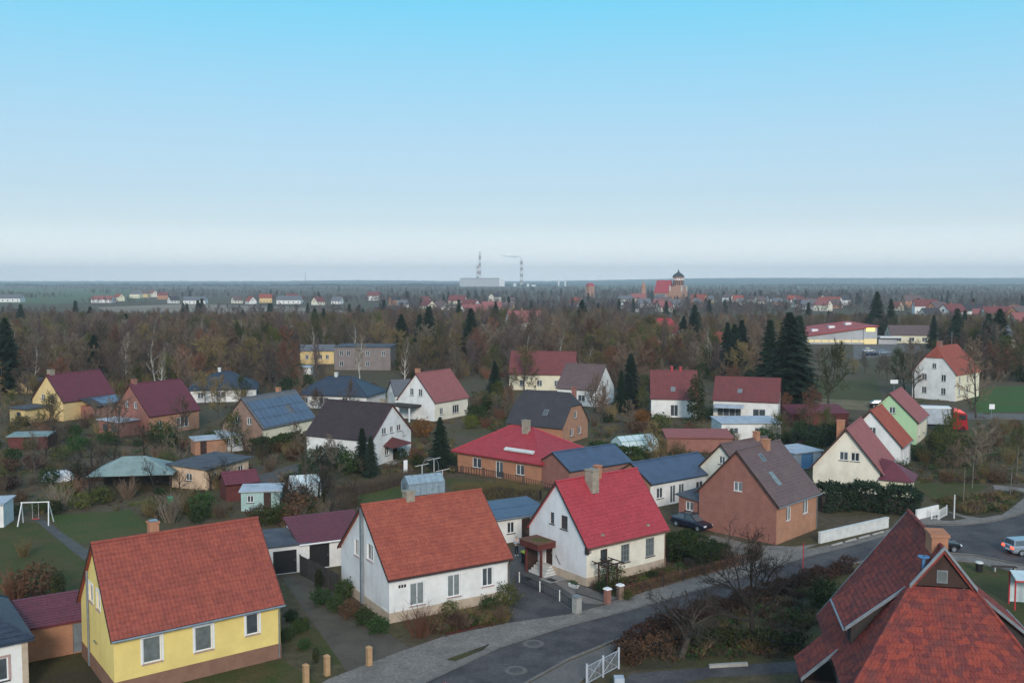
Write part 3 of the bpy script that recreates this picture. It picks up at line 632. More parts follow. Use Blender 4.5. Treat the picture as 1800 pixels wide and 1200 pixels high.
house('house', 'white house with orange roof between cream and green-walled houses', FIT['orange'], 'plaster_white', 'tile_orange', left=[(7.66 - 3.6, 4.6, .9, 1.0)], front=[(2, 1.0, 1, 1.3), (5.3, 1, 1, 1.3)])
house('house', 'pale green-walled house with dusty red roof in front of the red lorry', FIT['green'], 'plaster_pale', 'tile_pink', gable='plaster_green', left=[(7.96 - 3.6, 4.6, .9, 1.0)], front=[(2.5, 1.0, 1.1, 1.3), (7, 1, 1.1, 1.3)])
tl = house('house', 'tall two-storey house with red half-hipped roof behind the red lorry', FIT['tall'], 'plaster_pale', 'tile_rust', rooftype='halfhip', hip=.4, gable='plaster_white', left=[(2.5, 1.2, 1, 1.4), (6.5, 1.2, 1, 1.4), (2.5, 4.0, 1, 1.4), (6.5, 4, 1, 1.4), (4.5, 6.6, .9, 1.1)],
           front=[(2.2, 1.2, 1, 1.4), (6.5, 1.2, 1, 1.4), (10.8, 1.2, 1, 1.4), (2.2, 3.7, 1, 1.3), (6.5, 3.7, 1, 1.3), (10.8, 3.7, 1, 1.3)], chim=[(2.5, 4.5, 12.2)], gutter=None)
s = MB(); s.tube((9, 4.5, 11), (9, 4.5, 14), .04); s.tube((8.3, 4.5, 13.6), (9.7, 4.5, 13.6), .03); s.tube((8.5, 4.5, 13.1), (9.5, 4.5, 13.1), .03); s.build('aerial', 'zinc', tl)

# ---------------------------------------------------------------- houses on the left
FT = FIT['tan']
tn = house('house', 'mustard-walled house with maroon roof and solar panels on a low side wing', FT, 'plaster_tan', 'tile_purple', left=[(8.34 - 3.0, 3.4, .9, 1.2), (8.34 - 5.4, 3.4, .9, 1.2)], front=[(9, .9, 1.2, 1.3)], chim=[(1.0, 4.4, 8.9, dict(su=.5, sv=.4, m='chimney_tan'))], gutter=None)
s = MB(); s.hexa([V((3.2, -4.4, 2.4)), V((11, -4.4, 2.4)), V((11, .3, 3.7)), V((3.2, .3, 3.7))], [V((3.2, -4.4, 2.55)), V((11, -4.4, 2.55)), V((11, .3, 3.85)), V((3.2, .3, 3.85))]); wr = s.build('wing_roof', 'tile_dark', tn)
for i in range(3):
    s = MB(); x0 = 5.2 + i * 1.9; s.hexa([V((x0, -3.8, 2.74)), V((x0 + 1.8, -3.8, 2.74)), V((x0 + 1.8, -.6, 3.63)), V((x0, -.6, 3.63))], [V((x0, -3.8, 2.80)), V((x0 + 1.8, -3.8, 2.80)), V((x0 + 1.8, -.6, 3.69)), V((x0, -.6, 3.69))]); s.build('solar_panel', 'solar', wr)
s = MB(); s.box(3.6, 10.6, -3.9, -.02, 0, 2.38); s.build('wing_wall', 'brick_red', tn)
s = MB(); s.box(-5.2, -.02, 3.2, 7.4, 0, 2.5); s.build('porch_wall', 'plaster_tan', tn)
s = MB(); s.box(-5.7, -.02, 2.7, 7.8, 2.52, 2.75); s.build('porch_roof', 'roof_felt', tn)
s = MB(); s.box(-5.24, -5.2, 4.4, 5.4, .9, 2.0); s.build('porch_window', 'glass', tn)
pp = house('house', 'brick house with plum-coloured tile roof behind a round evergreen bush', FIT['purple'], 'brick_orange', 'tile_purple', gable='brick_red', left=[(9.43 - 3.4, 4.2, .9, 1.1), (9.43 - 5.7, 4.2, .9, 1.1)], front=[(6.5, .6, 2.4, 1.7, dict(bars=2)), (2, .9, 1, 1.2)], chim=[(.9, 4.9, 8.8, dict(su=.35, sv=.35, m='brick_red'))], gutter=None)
s = MB(); s.box(-3.6, -.02, 2.6, 8.0, 0, 2.4); s.build('porch_wall', 'brick_red', pp)
s = MB(); s.box(-3.9, -.02, 2.3, 8.3, 2.42, 2.6); s.build('porch_roof', 'roof_pale', pp)
for i in range(2):
    s = MB(); s.box(-3.64, -3.6, 3.4 + i * 2.2, 4.7 + i * 2.2, .8, 1.9); s.build('porch_window', 'glass', pp)
so2 = house('house', 'brown brick house with its whole front roof slope covered in solar panels', FIT['solar'], 'plaster_pale', 'tile_grey', gable='brick_brown', left=[(7.68 - 2.5, 3.9, .9, 1.1), (7.68 - 4.8, 3.9, .9, 1.1)], front=[(3, .9, 1.6, 1.2), (8, .9, 1.4, 1.2)], chim=[(8.5, 4.3, 8.4, dict(su=.3, sv=.3, m='brick_orange'))], gutter=None)
x, y, a, L_, D_, ez, rz = FIT['solar']
dv = V((0, D_ / 2 + .35, rz - ez)); sl_ = dv.length; dv.normalize(); nn = V((0, -dv.z, dv.y))
for i in range(10):
    for j in range(3):
        if (i, j) == (6, 1): continue
        b0 = V((.25 + i * 1.15, -.35, ez)) + dv * (.2 + j * 1.66) + nn * .09; s = MB()
        s.hexa([b0, b0 + V((1.08, 0, 0)), b0 + V((1.08, 0, 0)) + dv * 1.6, b0 + dv * 1.6], [p + nn * .05 for p in (b0, b0 + V((1.08, 0, 0)), b0 + V((1.08, 0, 0)) + dv * 1.6, b0 + dv * 1.6)]); s.build('solar_panel', 'solar', so2)
br_ = house('house', 'white house with dark brown roof, gable windows and little red canopy roof', FIT['brownroof'], 'plaster_white', 'tile_brown', right=[(3.0, 4.0, 1.1, .9), (4.8, 4.0, .8, .9), (6.6, 4.0, 1.1, .9), (3.6, 1.0, .9, 1.2), (7.8, 3.2, .6, .6)], front=[(2.0, 1.0, 1.2, 1.2), (5, 1, 1.2, 1.2)], doors=[('right', 5.6, .1, 1.1, 2.1)],
           barge='wood_red', gutter=None, chim=[(9.3, 5.4, 8.5, dict(su=.35, sv=.35, m='chimney_tan'))])
s = MB(); s.poly(V((11.1, 2.6, 2.45)), V((13, 2.2, 2.3)), V((13, 7.4, 2.3)), V((11.1, 7.0, 2.45))); s.poly(V((13, 2.2, 2.32)), V((13, 7.4, 2.32)), V((11.1, 4.8, 3.4))); s.poly(V((11.1, 2.6, 2.47)), V((13, 2.2, 2.32)), V((11.1, 4.8, 3.4))); s.poly(V((13, 7.4, 2.32)), V((11.1, 7.0, 2.47)), V((11.1, 4.8, 3.4))); s.build('canopy', 'wood_red', br_)
s = MB(); s.box(11.1, 12.6, 2.9, 6.9, 0, .12); s.build('doorstep', 'concrete', br_)
bw = house('house', 'blue-white house with faded pink roof right of the dark brown roofed house', FIT['bluewhite'], 'plaster_cream', 'tile_pink', gable='plaster_white', left=[(8.49 - 3.3, 4.3, .9, 1.3), (8.49 - 5.3, 4.3, .9, 1.3)], front=[(6.3, .8, 2.0, 1.5, dict(bars=2)), (2, 1, 1, 1.2)], chim=[(.8, 4.5, 9.1, dict(su=.35, sv=.35, m='brick_orange'))], gutter=None)
s = MB(); s.box(-3.4, -.03, 3.0, 8.6, 2.5, 2.8); s.build('terrace_roof', 'wood_fence', bw)
for v_ in (3.2, 5.7, 8.3):
    s = MB(); s.box(-3.3, -3.1, v_ - .1, v_ + .1, 0, 2.5); s.build('terrace_post', 'trim_white', bw)
p_ = place_ridge(683, 672, 5.5, 20, 8, 7); q_ = (p_[0], p_[1] + 4, 20, 8, 7, 2.8, 5.5); foot(q_)
house('house', 'small house with grey roof half hidden behind the blue-white house', q_, 'plaster_white', 'tile_grey', left=[(3.5, 3, .9, 1)], gutter=None)
for (bx, by, a, L_, D_, lab) in ((335, 708, 14, 13, 11, 'white bungalow with navy hipped roof behind the plum-roofed house'), (520, 716, -14, 15, 10, 'bungalow with dark navy hipped roof behind the solar panel house')):
    p = G(bx, by); q = (p.x, p.y, a, L_, D_, 2.7, 5.9); foot(q)
    house('bungalow', lab, q, 'plaster_white', 'tile_navy', cat='bungalow', rooftype='hip', front=[(2, .9, 1.2, 1.2), (6, .9, 2.0, 1.3), (10.5, .3, 1.2, 2.0)], oe=.5, chim=[(L_ / 2 - 1, D_ / 2, 6.6, dict(su=.3, sv=.3, m='concrete_white'))])
p_ = place_ridge(2, 629, 8, -28, 10, 9, 'R'); q_ = (*p_, -28, 10, 9, 3.4, 8.0); foot(q_)
house('house', 'tan gabled house cut off by the left edge of the picture', q_, 'plaster_tan', 'tile_grey', right=[(4.5, 4.5, 1, 1.1), (3, 1, 1, 1.2), (6, 1, 1, 1.2)], gutter=None)
p = G(0, 692); q_ = (p.x, p.y, 12, 9, 6, 2.6, 2.9); foot(q_)
house('outbuilding', 'low yellow flat-roofed outbuilding at the left edge of the picture', q_, 'plaster_tan', 'roof_felt', cat='outbuilding', rooftype='mono', tile=None, front=[(2, .9, 1.2, 1.2), (6, .9, 1.2, 1.2)], gutter=None)
# ---------------------------------------------------------------- houses in the middle
fw = house('house', 'white house with grey-purple roof, gable facing right, before a dark evergreen', FIT['farwhite'], 'plaster_white', 'tile_greybrown', right=[(3.2, 3.8, 1, 1.2), (5.6, 3.8, 1, 1.2), (4.4, 1, 1, 1.2)], front=[(5.5, .9, 1.6, 1.3), (2, .9, 1, 1.3)], gutter=None)
tw = house('house', 'white house with red roof and two small red chimneys', FIT['twochim'], 'plaster_white', 'tile_maroon', front=[(4.2, .2, 1.4, 2.1, dict(sill=None)), (7.0, 1, 1, 1.2)], skylights=[(4.0, 1.2, .8, 1.0)], chim=[(3.9, 4.25, 9.0, dict(su=.22, sv=.22, m='tile_red')), (5.5, 4.25, 8.9, dict(su=.22, sv=.22, m='tile_red'))], gutter=None)
bl = house('house', 'white house with maroon roof and yellow-railed balcony under a pale awning', FIT['balcony'], 'plaster_white', 'tile_maroon', front=[(2.8, .6, 4.2, 1.9, dict(bars=3)), (8.0, .8, 2.2, 1.5)], skylights=[(4.5, 1.6, .8, 1.0)], gutter=None)
s = MB(); s.hexa([V((.3, -2.2, 2.5)), V((5.4, -2.2, 2.5)), V((5.4, -.4, 2.95)), V((.3, -.4, 2.95))], [V((.3, -2.2, 2.58)), V((5.4, -2.2, 2.58)), V((5.4, -.4, 3.03)), V((.3, -.4, 3.03))]); s.build('awning', 'roof_pale', bl)
s = MB(); s.box(.2, 5.4, -2.3, -2.2, .2, 1.2); s.build('balcony_rail', 'plaster_tan', bl)
s = MB(); s.box(.2, 5.4, -2.3, -.02, 0, .2); s.build('balcony_slab', 'concrete', bl)
house('house', 'orange brick house with dark half-hipped roof behind the red hipped bungalow', FIT['darkbrick'], 'brick_orange', 'tile_dark', rooftype='halfhip', hip=.38, right=[(3, .9, 1.1, 1.2), (5.6, .9, 1.1, 1.2), (4.2, 3.6, 1, 1.1)], front=[(5, .6, 1.2, 1.3)], skylights=[(6.2, 1.4, .8, 1.1)], chim=[(9, 5.5, 8.2, dict(su=.3, sv=.3, m='brick_red'))], gutter=None)
hb = house('bungalow', 'brick bungalow with crimson hipped roof, skylight strip and tall chimney', FIT['hip'], 'brick_orange', 'tile_red', cat='bungalow', rooftype='hip', oe=.55, front=[(3.4, .9, 1.5, 1.3), (7.2, .1, 1.2, 2.1, dict(sill=None)), (10.6, .9, 1.3, 1.3)], right=[(3.5, .9, 1.4, 1.2), (7, .9, 1.4, 1.2)], chim=[(8.2, 4.2, 7.0, dict(su=.45, sv=.35, m='chimney_tan'))])
s = MB(); s.hexa([V((7.5, .55, 3.58)), V((12.2, .55, 3.58)), V((12.2, .95, 3.82)), V((7.5, .95, 3.82))], [V((7.5, .5, 3.75)), V((12.2, .5, 3.75)), V((12.2, .9, 3.99)), V((7.5, .9, 3.99))]); s.build('solar_tube', 'concrete_white', hb)
def near(lab, name, bx, by, a, L_, D_, ez, rz, wall, roof, rt='mono', cat='shed', **k):
    p = G(bx, by); q = (p.x, p.y, a, L_, D_, ez, rz); foot(q, .3)
    k.setdefault('gutter', None)
    return house(name, lab, q, wall, roof, cat=cat, rooftype=rt, **k)
p_ = place_ridge(1268, 780, 6.5, 40, 8.5, 7); q_ = (*p_, 40, 8.5, 7, 2.8, 6.5); foot(q_)
house('house', 'small cream-gabled house with brown roof directly behind the red brick house', q_, 'plaster_cream', 'tile_greybrown', left=[(3.6, 4.2, .8, .9)], gutter=None, chim=[(6.5, 3.4, 7.2, dict(su=.3, sv=.3, m='brick_orange'))])
near('long low outbuilding with blue metal roof, white wall and brick end, behind red roof', 'outbuilding', 1143, 893, 37, 11, 6, 2.7, 4.6, 'plaster_white', 'roof_blue', 'gable', 'outbuilding', tile=(.25, 3.2, 4), gable='brick_orange', front=[(1.5, .9, 1, 1.2), (3.6, .1, .9, 2.0, dict(sill=None)), (5.0, .1, .9, 2.0, dict(sill=None)), (8, 1, 1.2, 1)], og=.1)
near('low outbuilding with blue roof peeking over the bright red ridge', 'outbuilding', 1000, 866, 37, 10, 6, 2.6, 4.4, 'brick_red', 'roof_blue', 'gable', 'outbuilding', tile=(.25, 3.2, 4), og=.1)
an = near('small white outbuilding with blue ribbed roof left of the brown porch', 'outbuilding', 866, 958, 30, 6.4, 4.6, 2.5, 3.0, 'plaster_white', 'roof_blue', 'mono', 'outbuilding', tile=(.25, 2.5, 4), front=[(2.0, .9, .8, 1.1)], doors=[('front', 3.7, .05, 1.0, 2.1), ('front', 5.4, .05, 1.2, 2.2, 'black_metal')], gutter='zinc', og=.3, oe=.3)
near('white garage with open dark doorway beside the yellow house', 'garage', 468, 1012, 24, 3.7, 5, 2.5, 2.7, 'plaster_white', 'roof_felt', 'mono', 'garage', tile=None, doors=[('front', 1.6, .02, 2.0, 2.0, 'black_metal')], og=.1, oe=.15)  # black door panel: darkness inside the open doorway put into its colour
near('white shed with plum tile roof behind the orange-roofed white house', 'shed', 530, 1003, 27, 6.2, 5.2, 2.45, 3.5, 'plaster_white', 'tile_purple', 'mono', front=[(4.7, .9, 1.2, 1.0)], doors=[('front', 1.4, .05, 2.2, 2.1, 'black_metal')], gutter='trim_white', og=.25)
near('brick shed with plum tile roof and grey door left of the yellow house', 'shed', 40, 1166, 33, 5.6, 3.4, 2.35, 3.2, 'brick_orange', 'tile_purple', 'mono', doors=[('front', 3.5, .05, .9, 2.0, 'zinc')], og=.2)
near('flat white building with pale roof behind the brown-roofed gables', 'outbuilding', 1268, 774, 3, 9.5, 6, 2.8, 3.0, 'plaster_white', 'roof_pale', 'mono', 'outbuilding', tile=None, front=[(2, 1, 1.4, 1), (6, 1, 1.4, 1)])
near('long low shed with dusty pink roof behind the blue-roofed outbuilding', 'shed', 1172, 795, -2, 9.5, 4.5, 2.3, 2.8, 'brick_red', 'tile_pink', 'mono')
near('long dark red shed behind the cream house', 'shed', 1392, 750, 4, 10, 5, 2.3, 3.2, 'wood_red', 'tile_purple', 'mono', doors=[('front', 3, .05, 1.6, 1.9, 'wood_dark'), ('front', 7, .05, 1.6, 1.9, 'wood_dark')])
near('pale blue garage tucked between brick house and cream house', 'garage', 1396, 826, 30, 5, 4, 2.3, 2.5, 'roof_pale', 'roof_pale', 'mono', 'garage', tile=None, doors=[('front', 2.4, .02, 2.2, 2.0, 'plastic_blue')])
near('sand-coloured garden house with blue-grey felt roof', 'garden_house', 363, 862, 68, 8, 5.2, 2.7, 2.95, 'plaster_sand', 'roof_felt', 'mono', 'garden house', tile=None, front=[(1.5, 1, 1, .9), (4, 1, 1, .9), (6.5, 1, 1, .9)], left=[(2.6, 1, .9, .9, dict(glass='glass_curtain'))], oe=.5, og=.5)
near('dark red gabled garden shed beside the turquoise shed', 'garden_shed', 398, 882, 30, 3.6, 3, 2.0, 3.1, 'wood_red', 'tile_purple', 'gable', 'shed', tile=(.3, .4, 2))
near('turquoise garden shed with flat white roof', 'garden_shed', 424, 898, 8, 4.2, 2.6, 2.25, 2.4, 'plaster_teal', 'roof_pale', 'mono', 'shed', tile=None, front=[(1.0, .9, .7, .8)], doors=[('front', 2.8, .05, .8, 1.9, 'wood_dark')])
near('white garden shed at the left edge beside the swing frame', 'garden_shed', -72, 930, 10, 4.2, 3, 2.5, 2.6, 'plaster_white', 'roof_pale', 'mono', 'shed', tile=None, front=[(2.2, 1.1, .7, .6)])
near('white conservatory with long low windows on the solar panel house', 'conservatory', 392, 795, 35, 5, 3, 2.4, 2.8, 'trim_white', 'roof_pale', 'mono', 'conservatory', tile=None, front=[(.9, .9, .7, 1.1), (2, .9, .7, 1.1), (3.1, .9, .7, 1.1), (4.2, .9, .7, 1.1)])
near('small brick shed with white flat roof left of the conservatory', 'shed', 343, 800, 30, 4.5, 3, 2.2, 2.3, 'brick_orange', 'roof_pale', 'mono', tile=None, doors=[('front', 1.2, .05, .9, 1.9)])
near('low dark shed with grey roof among the left gardens', 'shed', 15, 790, 8, 5.5, 3, 2.0, 2.2, 'wood_red', 'roof_teal', 'mono', tile=None, doors=[('front', 2.6, .05, .9, 1.8)])
near('yellow house with white windows at the edge of the wood', 'house', 528, 640, 6, 10, 7, 4.0, 5.6, 'plaster_tan', 'tile_grey', 'gable', 'house', tile=(.6, .8, 2), front=[(2, 1.5, 1, 1.3), (6, 1.5, 1, 1.3), (8, 1.5, 1, 1.3)])
near('grey-brown two-storey block with white framed windows at the wood edge', 'building', 588, 650, -4, 16, 9, 6.6, 6.9, 'plaster_grey', 'roof_felt', 'mono', 'building', tile=None, front=[(2, 4, 1.1, 1.5), (4, 4, 1.1, 1.5), (9.5, 4, 1.1, 1.5), (14, 4, 1.1, 1.5), (2, 1, 1.1, 1.5), (9.5, 1, 1.1, 1.5)])
near('tiny white shed at the wood edge below the yellow house', 'shed', 523, 658, 0, 3.6, 3, 2.0, 2.2, 'plaster_white', 'roof_pale', 'mono', tile=None, doors=[('front', 1.2, .05, .9, 1.8)])
p_ = place_ridge(900, 617, 8.6, -8, 15, 9); q_ = (*p_, -8, 15, 9, 3.6, 8.6); foot(q_)
house('house', 'long house with red roof behind the grey-purple roofed white house', q_, 'plaster_pale', 'tile_maroon', front=[(3, 1, 1.2, 1.3), (7, 1, 1.2, 1.3), (11, 1, 1.2, 1.3)], gutter=None, tile=(.5, .6, 2))
p_ = place_ridge(1143, 556, 11, -6, 18, 14); 
near('big house with crimson hipped roof beyond the evergreen trees', 'house', 1128, 604, -6, 18, 13, 4.2, 10, 'plaster_pale', 'tile_red', 'hip', 'house', front=[(3, 1, 1.2, 1.5), (8, 1, 1.2, 1.5), (14, 1, 1.2, 1.5)])
near('long wing with red roof right of the big crimson hipped house', 'house', 1178, 600, -6, 16, 10, 3.8, 7, 'plaster_pale', 'tile_maroon', 'hip', 'house', front=[(3, 1, 1.2, 1.5), (8, 1, 1.2, 1.5)])
near('narrow white house with pointed gable among trees at far right', 'house', 1757, 622, 20, 7, 6, 5, 9.5, 'plaster_white', 'tile_grey', 'gable', 'house', tile=(.6, .8, 2), left=[(3, 1.2, 1, 1.5), (3, 4, 1, 1.4)])
near('cream gabled house cut off by the right edge of the picture', 'house', 1790, 594, 20, 12, 9, 6, 11, 'plaster_pale', 'tile_pink', 'gable', 'house', tile=(.6, .8, 2), left=[(2.5, 1.2, 1, 1.5), (6, 1.2, 1, 1.5), (4.5, 5, 1, 1.5)])
near('small pink brick hut at the right edge by the green meadow', 'hut', 1783, 655, 5, 6, 4, 3, 4.2, 'brick_orange', 'tile_pink', 'gable', 'hut', tile=(.6, .8, 2), front=[(1.5, 1, .9, 1), (4, 1, .9, 1)])
# ---------------------------------------------------------------- old house with gablet roof, bottom right
OH = (19.74, 59.05, -100.9); FOOT.append((OH[0], OH[1], R(OH[2]), 12.4, 10, .5)); FOOT.append((OH[0] - 2.5, OH[1], R(OH[2]), 8, 3, .3))
oh = thing('old_house', 'old steep-roofed house with mottled red tiles and gablet, bottom right corner', 'house', (OH[0], OH[1], 0), R(OH[2]))
L, D, ez, rz, o_ = 8.3, 9.98, 3.72, 10.72, .35
K = 3.8; LE = L + K; c_ = D / 2; gv = 1.6; gz = rz - gv * (rz - ez) / (c_ + o_)
s = MB(); s.box(0, LE - .35, 0, D, 0, 3.75); s.poly((0, 0, 3.75), (0, c_, rz - .25), (0, D, 3.75)); s.build('wall', 'plaster_grey', oh)
TL = (.18, .30, 4)
def face(mb, tb, p, q, e0, e1, th=.12, lip=.03):
    p, q, e0, e1 = map(V, (p, q, e0, e1)); nn = (q - p).cross((e0 + e1) / 2 - p).normalized()
    mb.hexa([x_ - nn * th for x_ in (p, q, e1, e0)], [p, q, e1, e0])
    S = ((e0 + e1) / 2 - (p + q) / 2).length; nc = max(2, int(S / .30)); rng = random.Random(int(p.x * 10 + q.y * 3))
    for j in range(nc):
        f0, f1 = j / nc, (j + 1) / nc; a0, b0, a1, b1 = p.lerp(e0, f0), q.lerp(e1, f0), p.lerp(e0, f1), q.lerp(e1, f1)
        m_ = max(1, int((b0 - a0).length / .2))
        for i in range(m_):
            l0 = lip + rng.uniform(0, .018); g0, g1 = (i + .03) / m_, (i + .97) / m_
            c0, c1, d0, d1 = a0.lerp(b0, g0), a0.lerp(b0, g1), a1.lerp(b1, g0), a1.lerp(b1, g1); cm = (c0 + c1) / 2 - (d0 - c0) * .12
            tb.add([c0 + nn * l0, cm + nn * l0, c1 + nn * l0, d1 + nn * .006, d0 + nn * .006, c0 + nn * .002, c1 + nn * .002], [(0, 1, 2, 3, 4), (5, 6, 2, 1, 0)])
r = MB(); tb = MB()
face(r, tb, (-.2, -o_, ez), (L, -o_, ez), (-.2, c_, rz), (L + .25, c_, rz))
face(r, tb, (L, D + o_, ez), (-.2, D + o_, ez), (L + .25, c_, rz), (-.2, c_, rz))
ro = r.build('roof', 'tile_old', oh)
r2 = MB()
face(r2, tb, (L, -o_, ez), (LE, -o_, ez), (L, c_ - gv, gz), (L + .05, c_ - gv, gz))
face(r2, tb, (LE, D + o_, ez), (L, D + o_, ez), (L + .05, c_ + gv, gz), (L, c_ + gv, gz))
face(r2, tb, (LE, -o_, ez), (LE, D + o_, ez), (L + .05, c_ - gv, gz), (L + .05, c_ + gv, gz))
r2.build('hip_roof', 'tile_old', oh)
tb.build('roof_tiles', 'tile_old', ro, kind='stuff')
rc = MB(); rc.tube((-.2, c_, rz + .02), (L + .25, c_, rz + .02), .13, n=8)
for v0, v1 in ((c_ - gv, -o_), (c_ + gv, D + o_)): rc.tube((L + .05, v0, gz + .03), (LE, v1, ez + .03), .1, n=8)
rc.build('ridge_cap', 'tile_old', ro, kind='stuff')
s = MB(); s.poly((L + .02, c_ - gv + .05, gz + .05), (L + .02, c_ + gv - .05, gz + .05), (L + .02, c_, rz - .15)); gb = s.build('gablet_boards', 'wood_dark', oh)
s = MB(); s.box(L + .03, L + .07, c_ - .3, c_ + .25, gz + .25, gz + .95); gw_ = s.build('window', 'trim_grey', oh)
s = MB(); s.box(L + .071, L + .08, c_ - .24, c_ + .19, gz + .31, gz + .89); s.build('pane', 'glass_curtain', gw_)
for sg in (-1, 1):
    s = MB(); a0, b0 = V((L + .2, c_ + sg * (gv + .1), gz - .05)), V((L + .2, c_, rz + .02)); s.hexa([a0, a0 + V((.12, 0, 0)), b0 + V((.12, 0, 0)), b0], [p + V((0, 0, .2)) for p in (a0, a0 + V((.12, 0, 0)), b0 + V((.12, 0, 0)), b0)]); s.build('barge_board', 'zinc', ro)
    s = MB(); a0, b0 = V((-.24, c_ + sg * (c_ + o_), ez - .02)), V((-.24, c_, rz - .02)); s.hexa([a0, a0 + V((.06, 0, 0)), b0 + V((.06, 0, 0)), b0], [p + V((0, 0, .12)) for p in (a0, a0 + V((.06, 0, 0)), b0 + V((.06, 0, 0)), b0)]); s.build('barge_board', 'zinc', ro)
for sg in (-1, 1):        # two shed dormers
    f = (lambda v: v) if sg < 0 else (lambda v: D - v)
    dr = MB(); td = MB(); u0, u1 = 2.8, 7.8; vt, zt, vb, zb = 3.7, 8.72, .15, 5.85
    q = [(u0, f(vb), zb), (u1, f(vb), zb), (u0, f(vt), zt), (u1, f(vt), zt)]
    if sg < 0: face(dr, td, q[0], q[1], q[2], q[3])
    else: face(dr, td, q[1], q[0], q[3], q[2])
    d_ = dr.build('dormer_roof', 'tile_old', oh); td.build('roof_tiles', 'tile_old', d_, kind='stuff')
    s = MB(); wv = .5; zlo = ez + 1.31 * (wv + o_)
    for u_ in (u0 + .25, u1 - .25): s.poly((u_, f(wv), zlo - .1), (u_, f(wv), zb + .15), (u_, f(vt - .2), zt - .25))
    s.poly((u0 + .25, f(wv), zlo - .1), (u1 - .25, f(wv), zlo - .1), (u1 - .25, f(wv), zb + .15), (u0 + .25, f(wv), zb + .15)); s.build('dormer_wall', 'wood_fence', oh)
    for i in range(2):
        s = MB(); s.box(u0 + .9 + i * 2, u0 + 1.9 + i * 2, min(f(wv - .04), f(wv)), max(f(wv - .04), f(wv)), zlo + .2, zb - .05); s.build('dormer_window', 'glass', oh)
    s = MB(); a0, b0 = V((u1 + .01, f(vb), zb - .1)), V((u1 + .01, f(vt), zt - .1)); s.hexa([a0, a0 + V((.09, 0, 0)), b0 + V((.09, 0, 0)), b0], [p + V((0, 0, .2)) for p in (a0, a0 + V((.09, 0, 0)), b0 + V((.09, 0, 0)), b0)]); s.build('barge_board', 'zinc', d_)
    s = MB(); s.tube((u0, f(vb - .08), zb - .06), (u1, f(vb - .08), zb - .06), .07, n=8); s.build('gutter', 'zinc', d_)
s = MB(); td = MB(); face(s, td, (3.1, -2.0, 2.25), (6.5, -2.0, 2.25), (3.1, .25, 4.35), (6.5, .25, 4.35)); d_ = s.build('lean_to_roof', 'tile_old', oh); td.build('roof_tiles', 'tile_old', d_, kind='stuff')
s = MB(); s.hexa([V((6.51, -2, 2.15)), V((6.62, -2, 2.15)), V((6.62, .25, 4.25)), V((6.51, .25, 4.25))], [V((6.51, -2, 2.36)), V((6.62, -2, 2.36)), V((6.62, .25, 4.46)), V((6.51, .25, 4.46))]); s.build('barge_board', 'zinc', d_)
s = MB(); s.box(3.2, 6.4, -1.8, -.02, 0, 2.2); s.build('lean_to_wall', 'wood_dark', oh)
s = MB(); s.box(6.2, 7.6, c_ - .42, c_ + .42, 9.6, 11.15); s.box(6.12, 7.68, c_ - .5, c_ + .5, 11.152, 11.3); s.build('chimney', 'brick_orange', ro)
s = MB(); s.tube((8.0, c_ - .9, 9.5), (8.0, c_ - .9, 10.1), .09, n=8); s.lathe([(.09, 0), (.3, .02), (.32, .08), (.1, .1)], 10, (8.0, c_ - .9, 10.1)); s.build('vent_pipe', 'plastic_blue', ro)

# ---------------------------------------------------------------- fences, gates, small garden things
mu, mv = V((math.cos(R(37.2)), math.sin(R(37.2)), 0)), V((-math.sin(R(37.2)), math.cos(R(37.2)), 0)); mo = V((6.10, 76.41, 0))
def ML(u, v, z=0): return mo + mu * u + mv * v + V((0, 0, z))
def fence(name, label, pts, h, post, bar, gap=.16, ph=None, rails=2, step=2.2, pr=.05, cat='fence', mesh=False):
    t = thing(name, label, cat, pts[0]); o = V(pts[0])
    P_ = [V(p) - o for p in pts]
    bars = MB(); rl = MB()
    for a, b in zip(P_[:-1], P_[1:]):
        d = b - a; n = max(1, round(d.length / step))
        for i in range(n + 1):
            if i == 0 and a is not P_[0]: continue
            p = a.lerp(b, i / n); s = MB(); s.box(p.x - pr, p.x + pr, p.y - pr, p.y + pr, 0, ph or h + .08); s.build('post', post, t)
        for k in range(rails):
            z = h * (.18 + .7 * k / max(1, rails - 1)) if rails > 1 else h * .95
            rl.tube(a + V((0, 0, z)), b + V((0, 0, z)), .022, n=4)
        m_ = int(d.length / gap)
        for i in range(m_):
            p = a.lerp(b, (i + .5) / m_); hh = h * (1 + (.12 * math.sin(math.pi * ((i + .5) / m_ * n % 1)) if mesh is False and bar == 'rust_metal' else 0))
            w_ = .010 if mesh else (.045 if bar.startswith('wood') else .013)
            tv = d.normalized() * w_; nv_ = V((-tv.y, tv.x, 0)) * .25 if bar.startswith('wood') else V((-tv.y, tv.x, 0))
            bars.hexa([p - tv - nv_, p + tv - nv_, p + tv + nv_, p - tv + nv_], [q_ + V((0, 0, hh)) for q_ in (p - tv - nv_, p + tv - nv_, p + tv + nv_, p - tv + nv_)])
    if rl.v: rl.build('rail', bar, t)
    if bars.v: bars.build('bars', bar, t, kind='stuff')
    return t
fence('metal_fence', 'dark iron fence with arched bars between red-roofed house and pavement', [ML(.35, -3.9), ML(2.71, -3.75), ML(4.9, -3.9), ML(7.3, -3.9), ML(9.9, -3.9), ML(12.6, -3.95), ML(15.5, -4.0)], .95, 'black_metal', 'rust_metal', .14, step=2.4)
fence('wire_fence', 'low wire fence on white posts across the drive left of the brown porch', [ML(-3.7, 4.2), ML(-3.85, 1.3), ML(-4.0, -1.35), ML(-4.6, -3.9)], .8, 'concrete_white', 'black_metal', .3, rails=2, step=2.7, mesh=True, pr=.045)
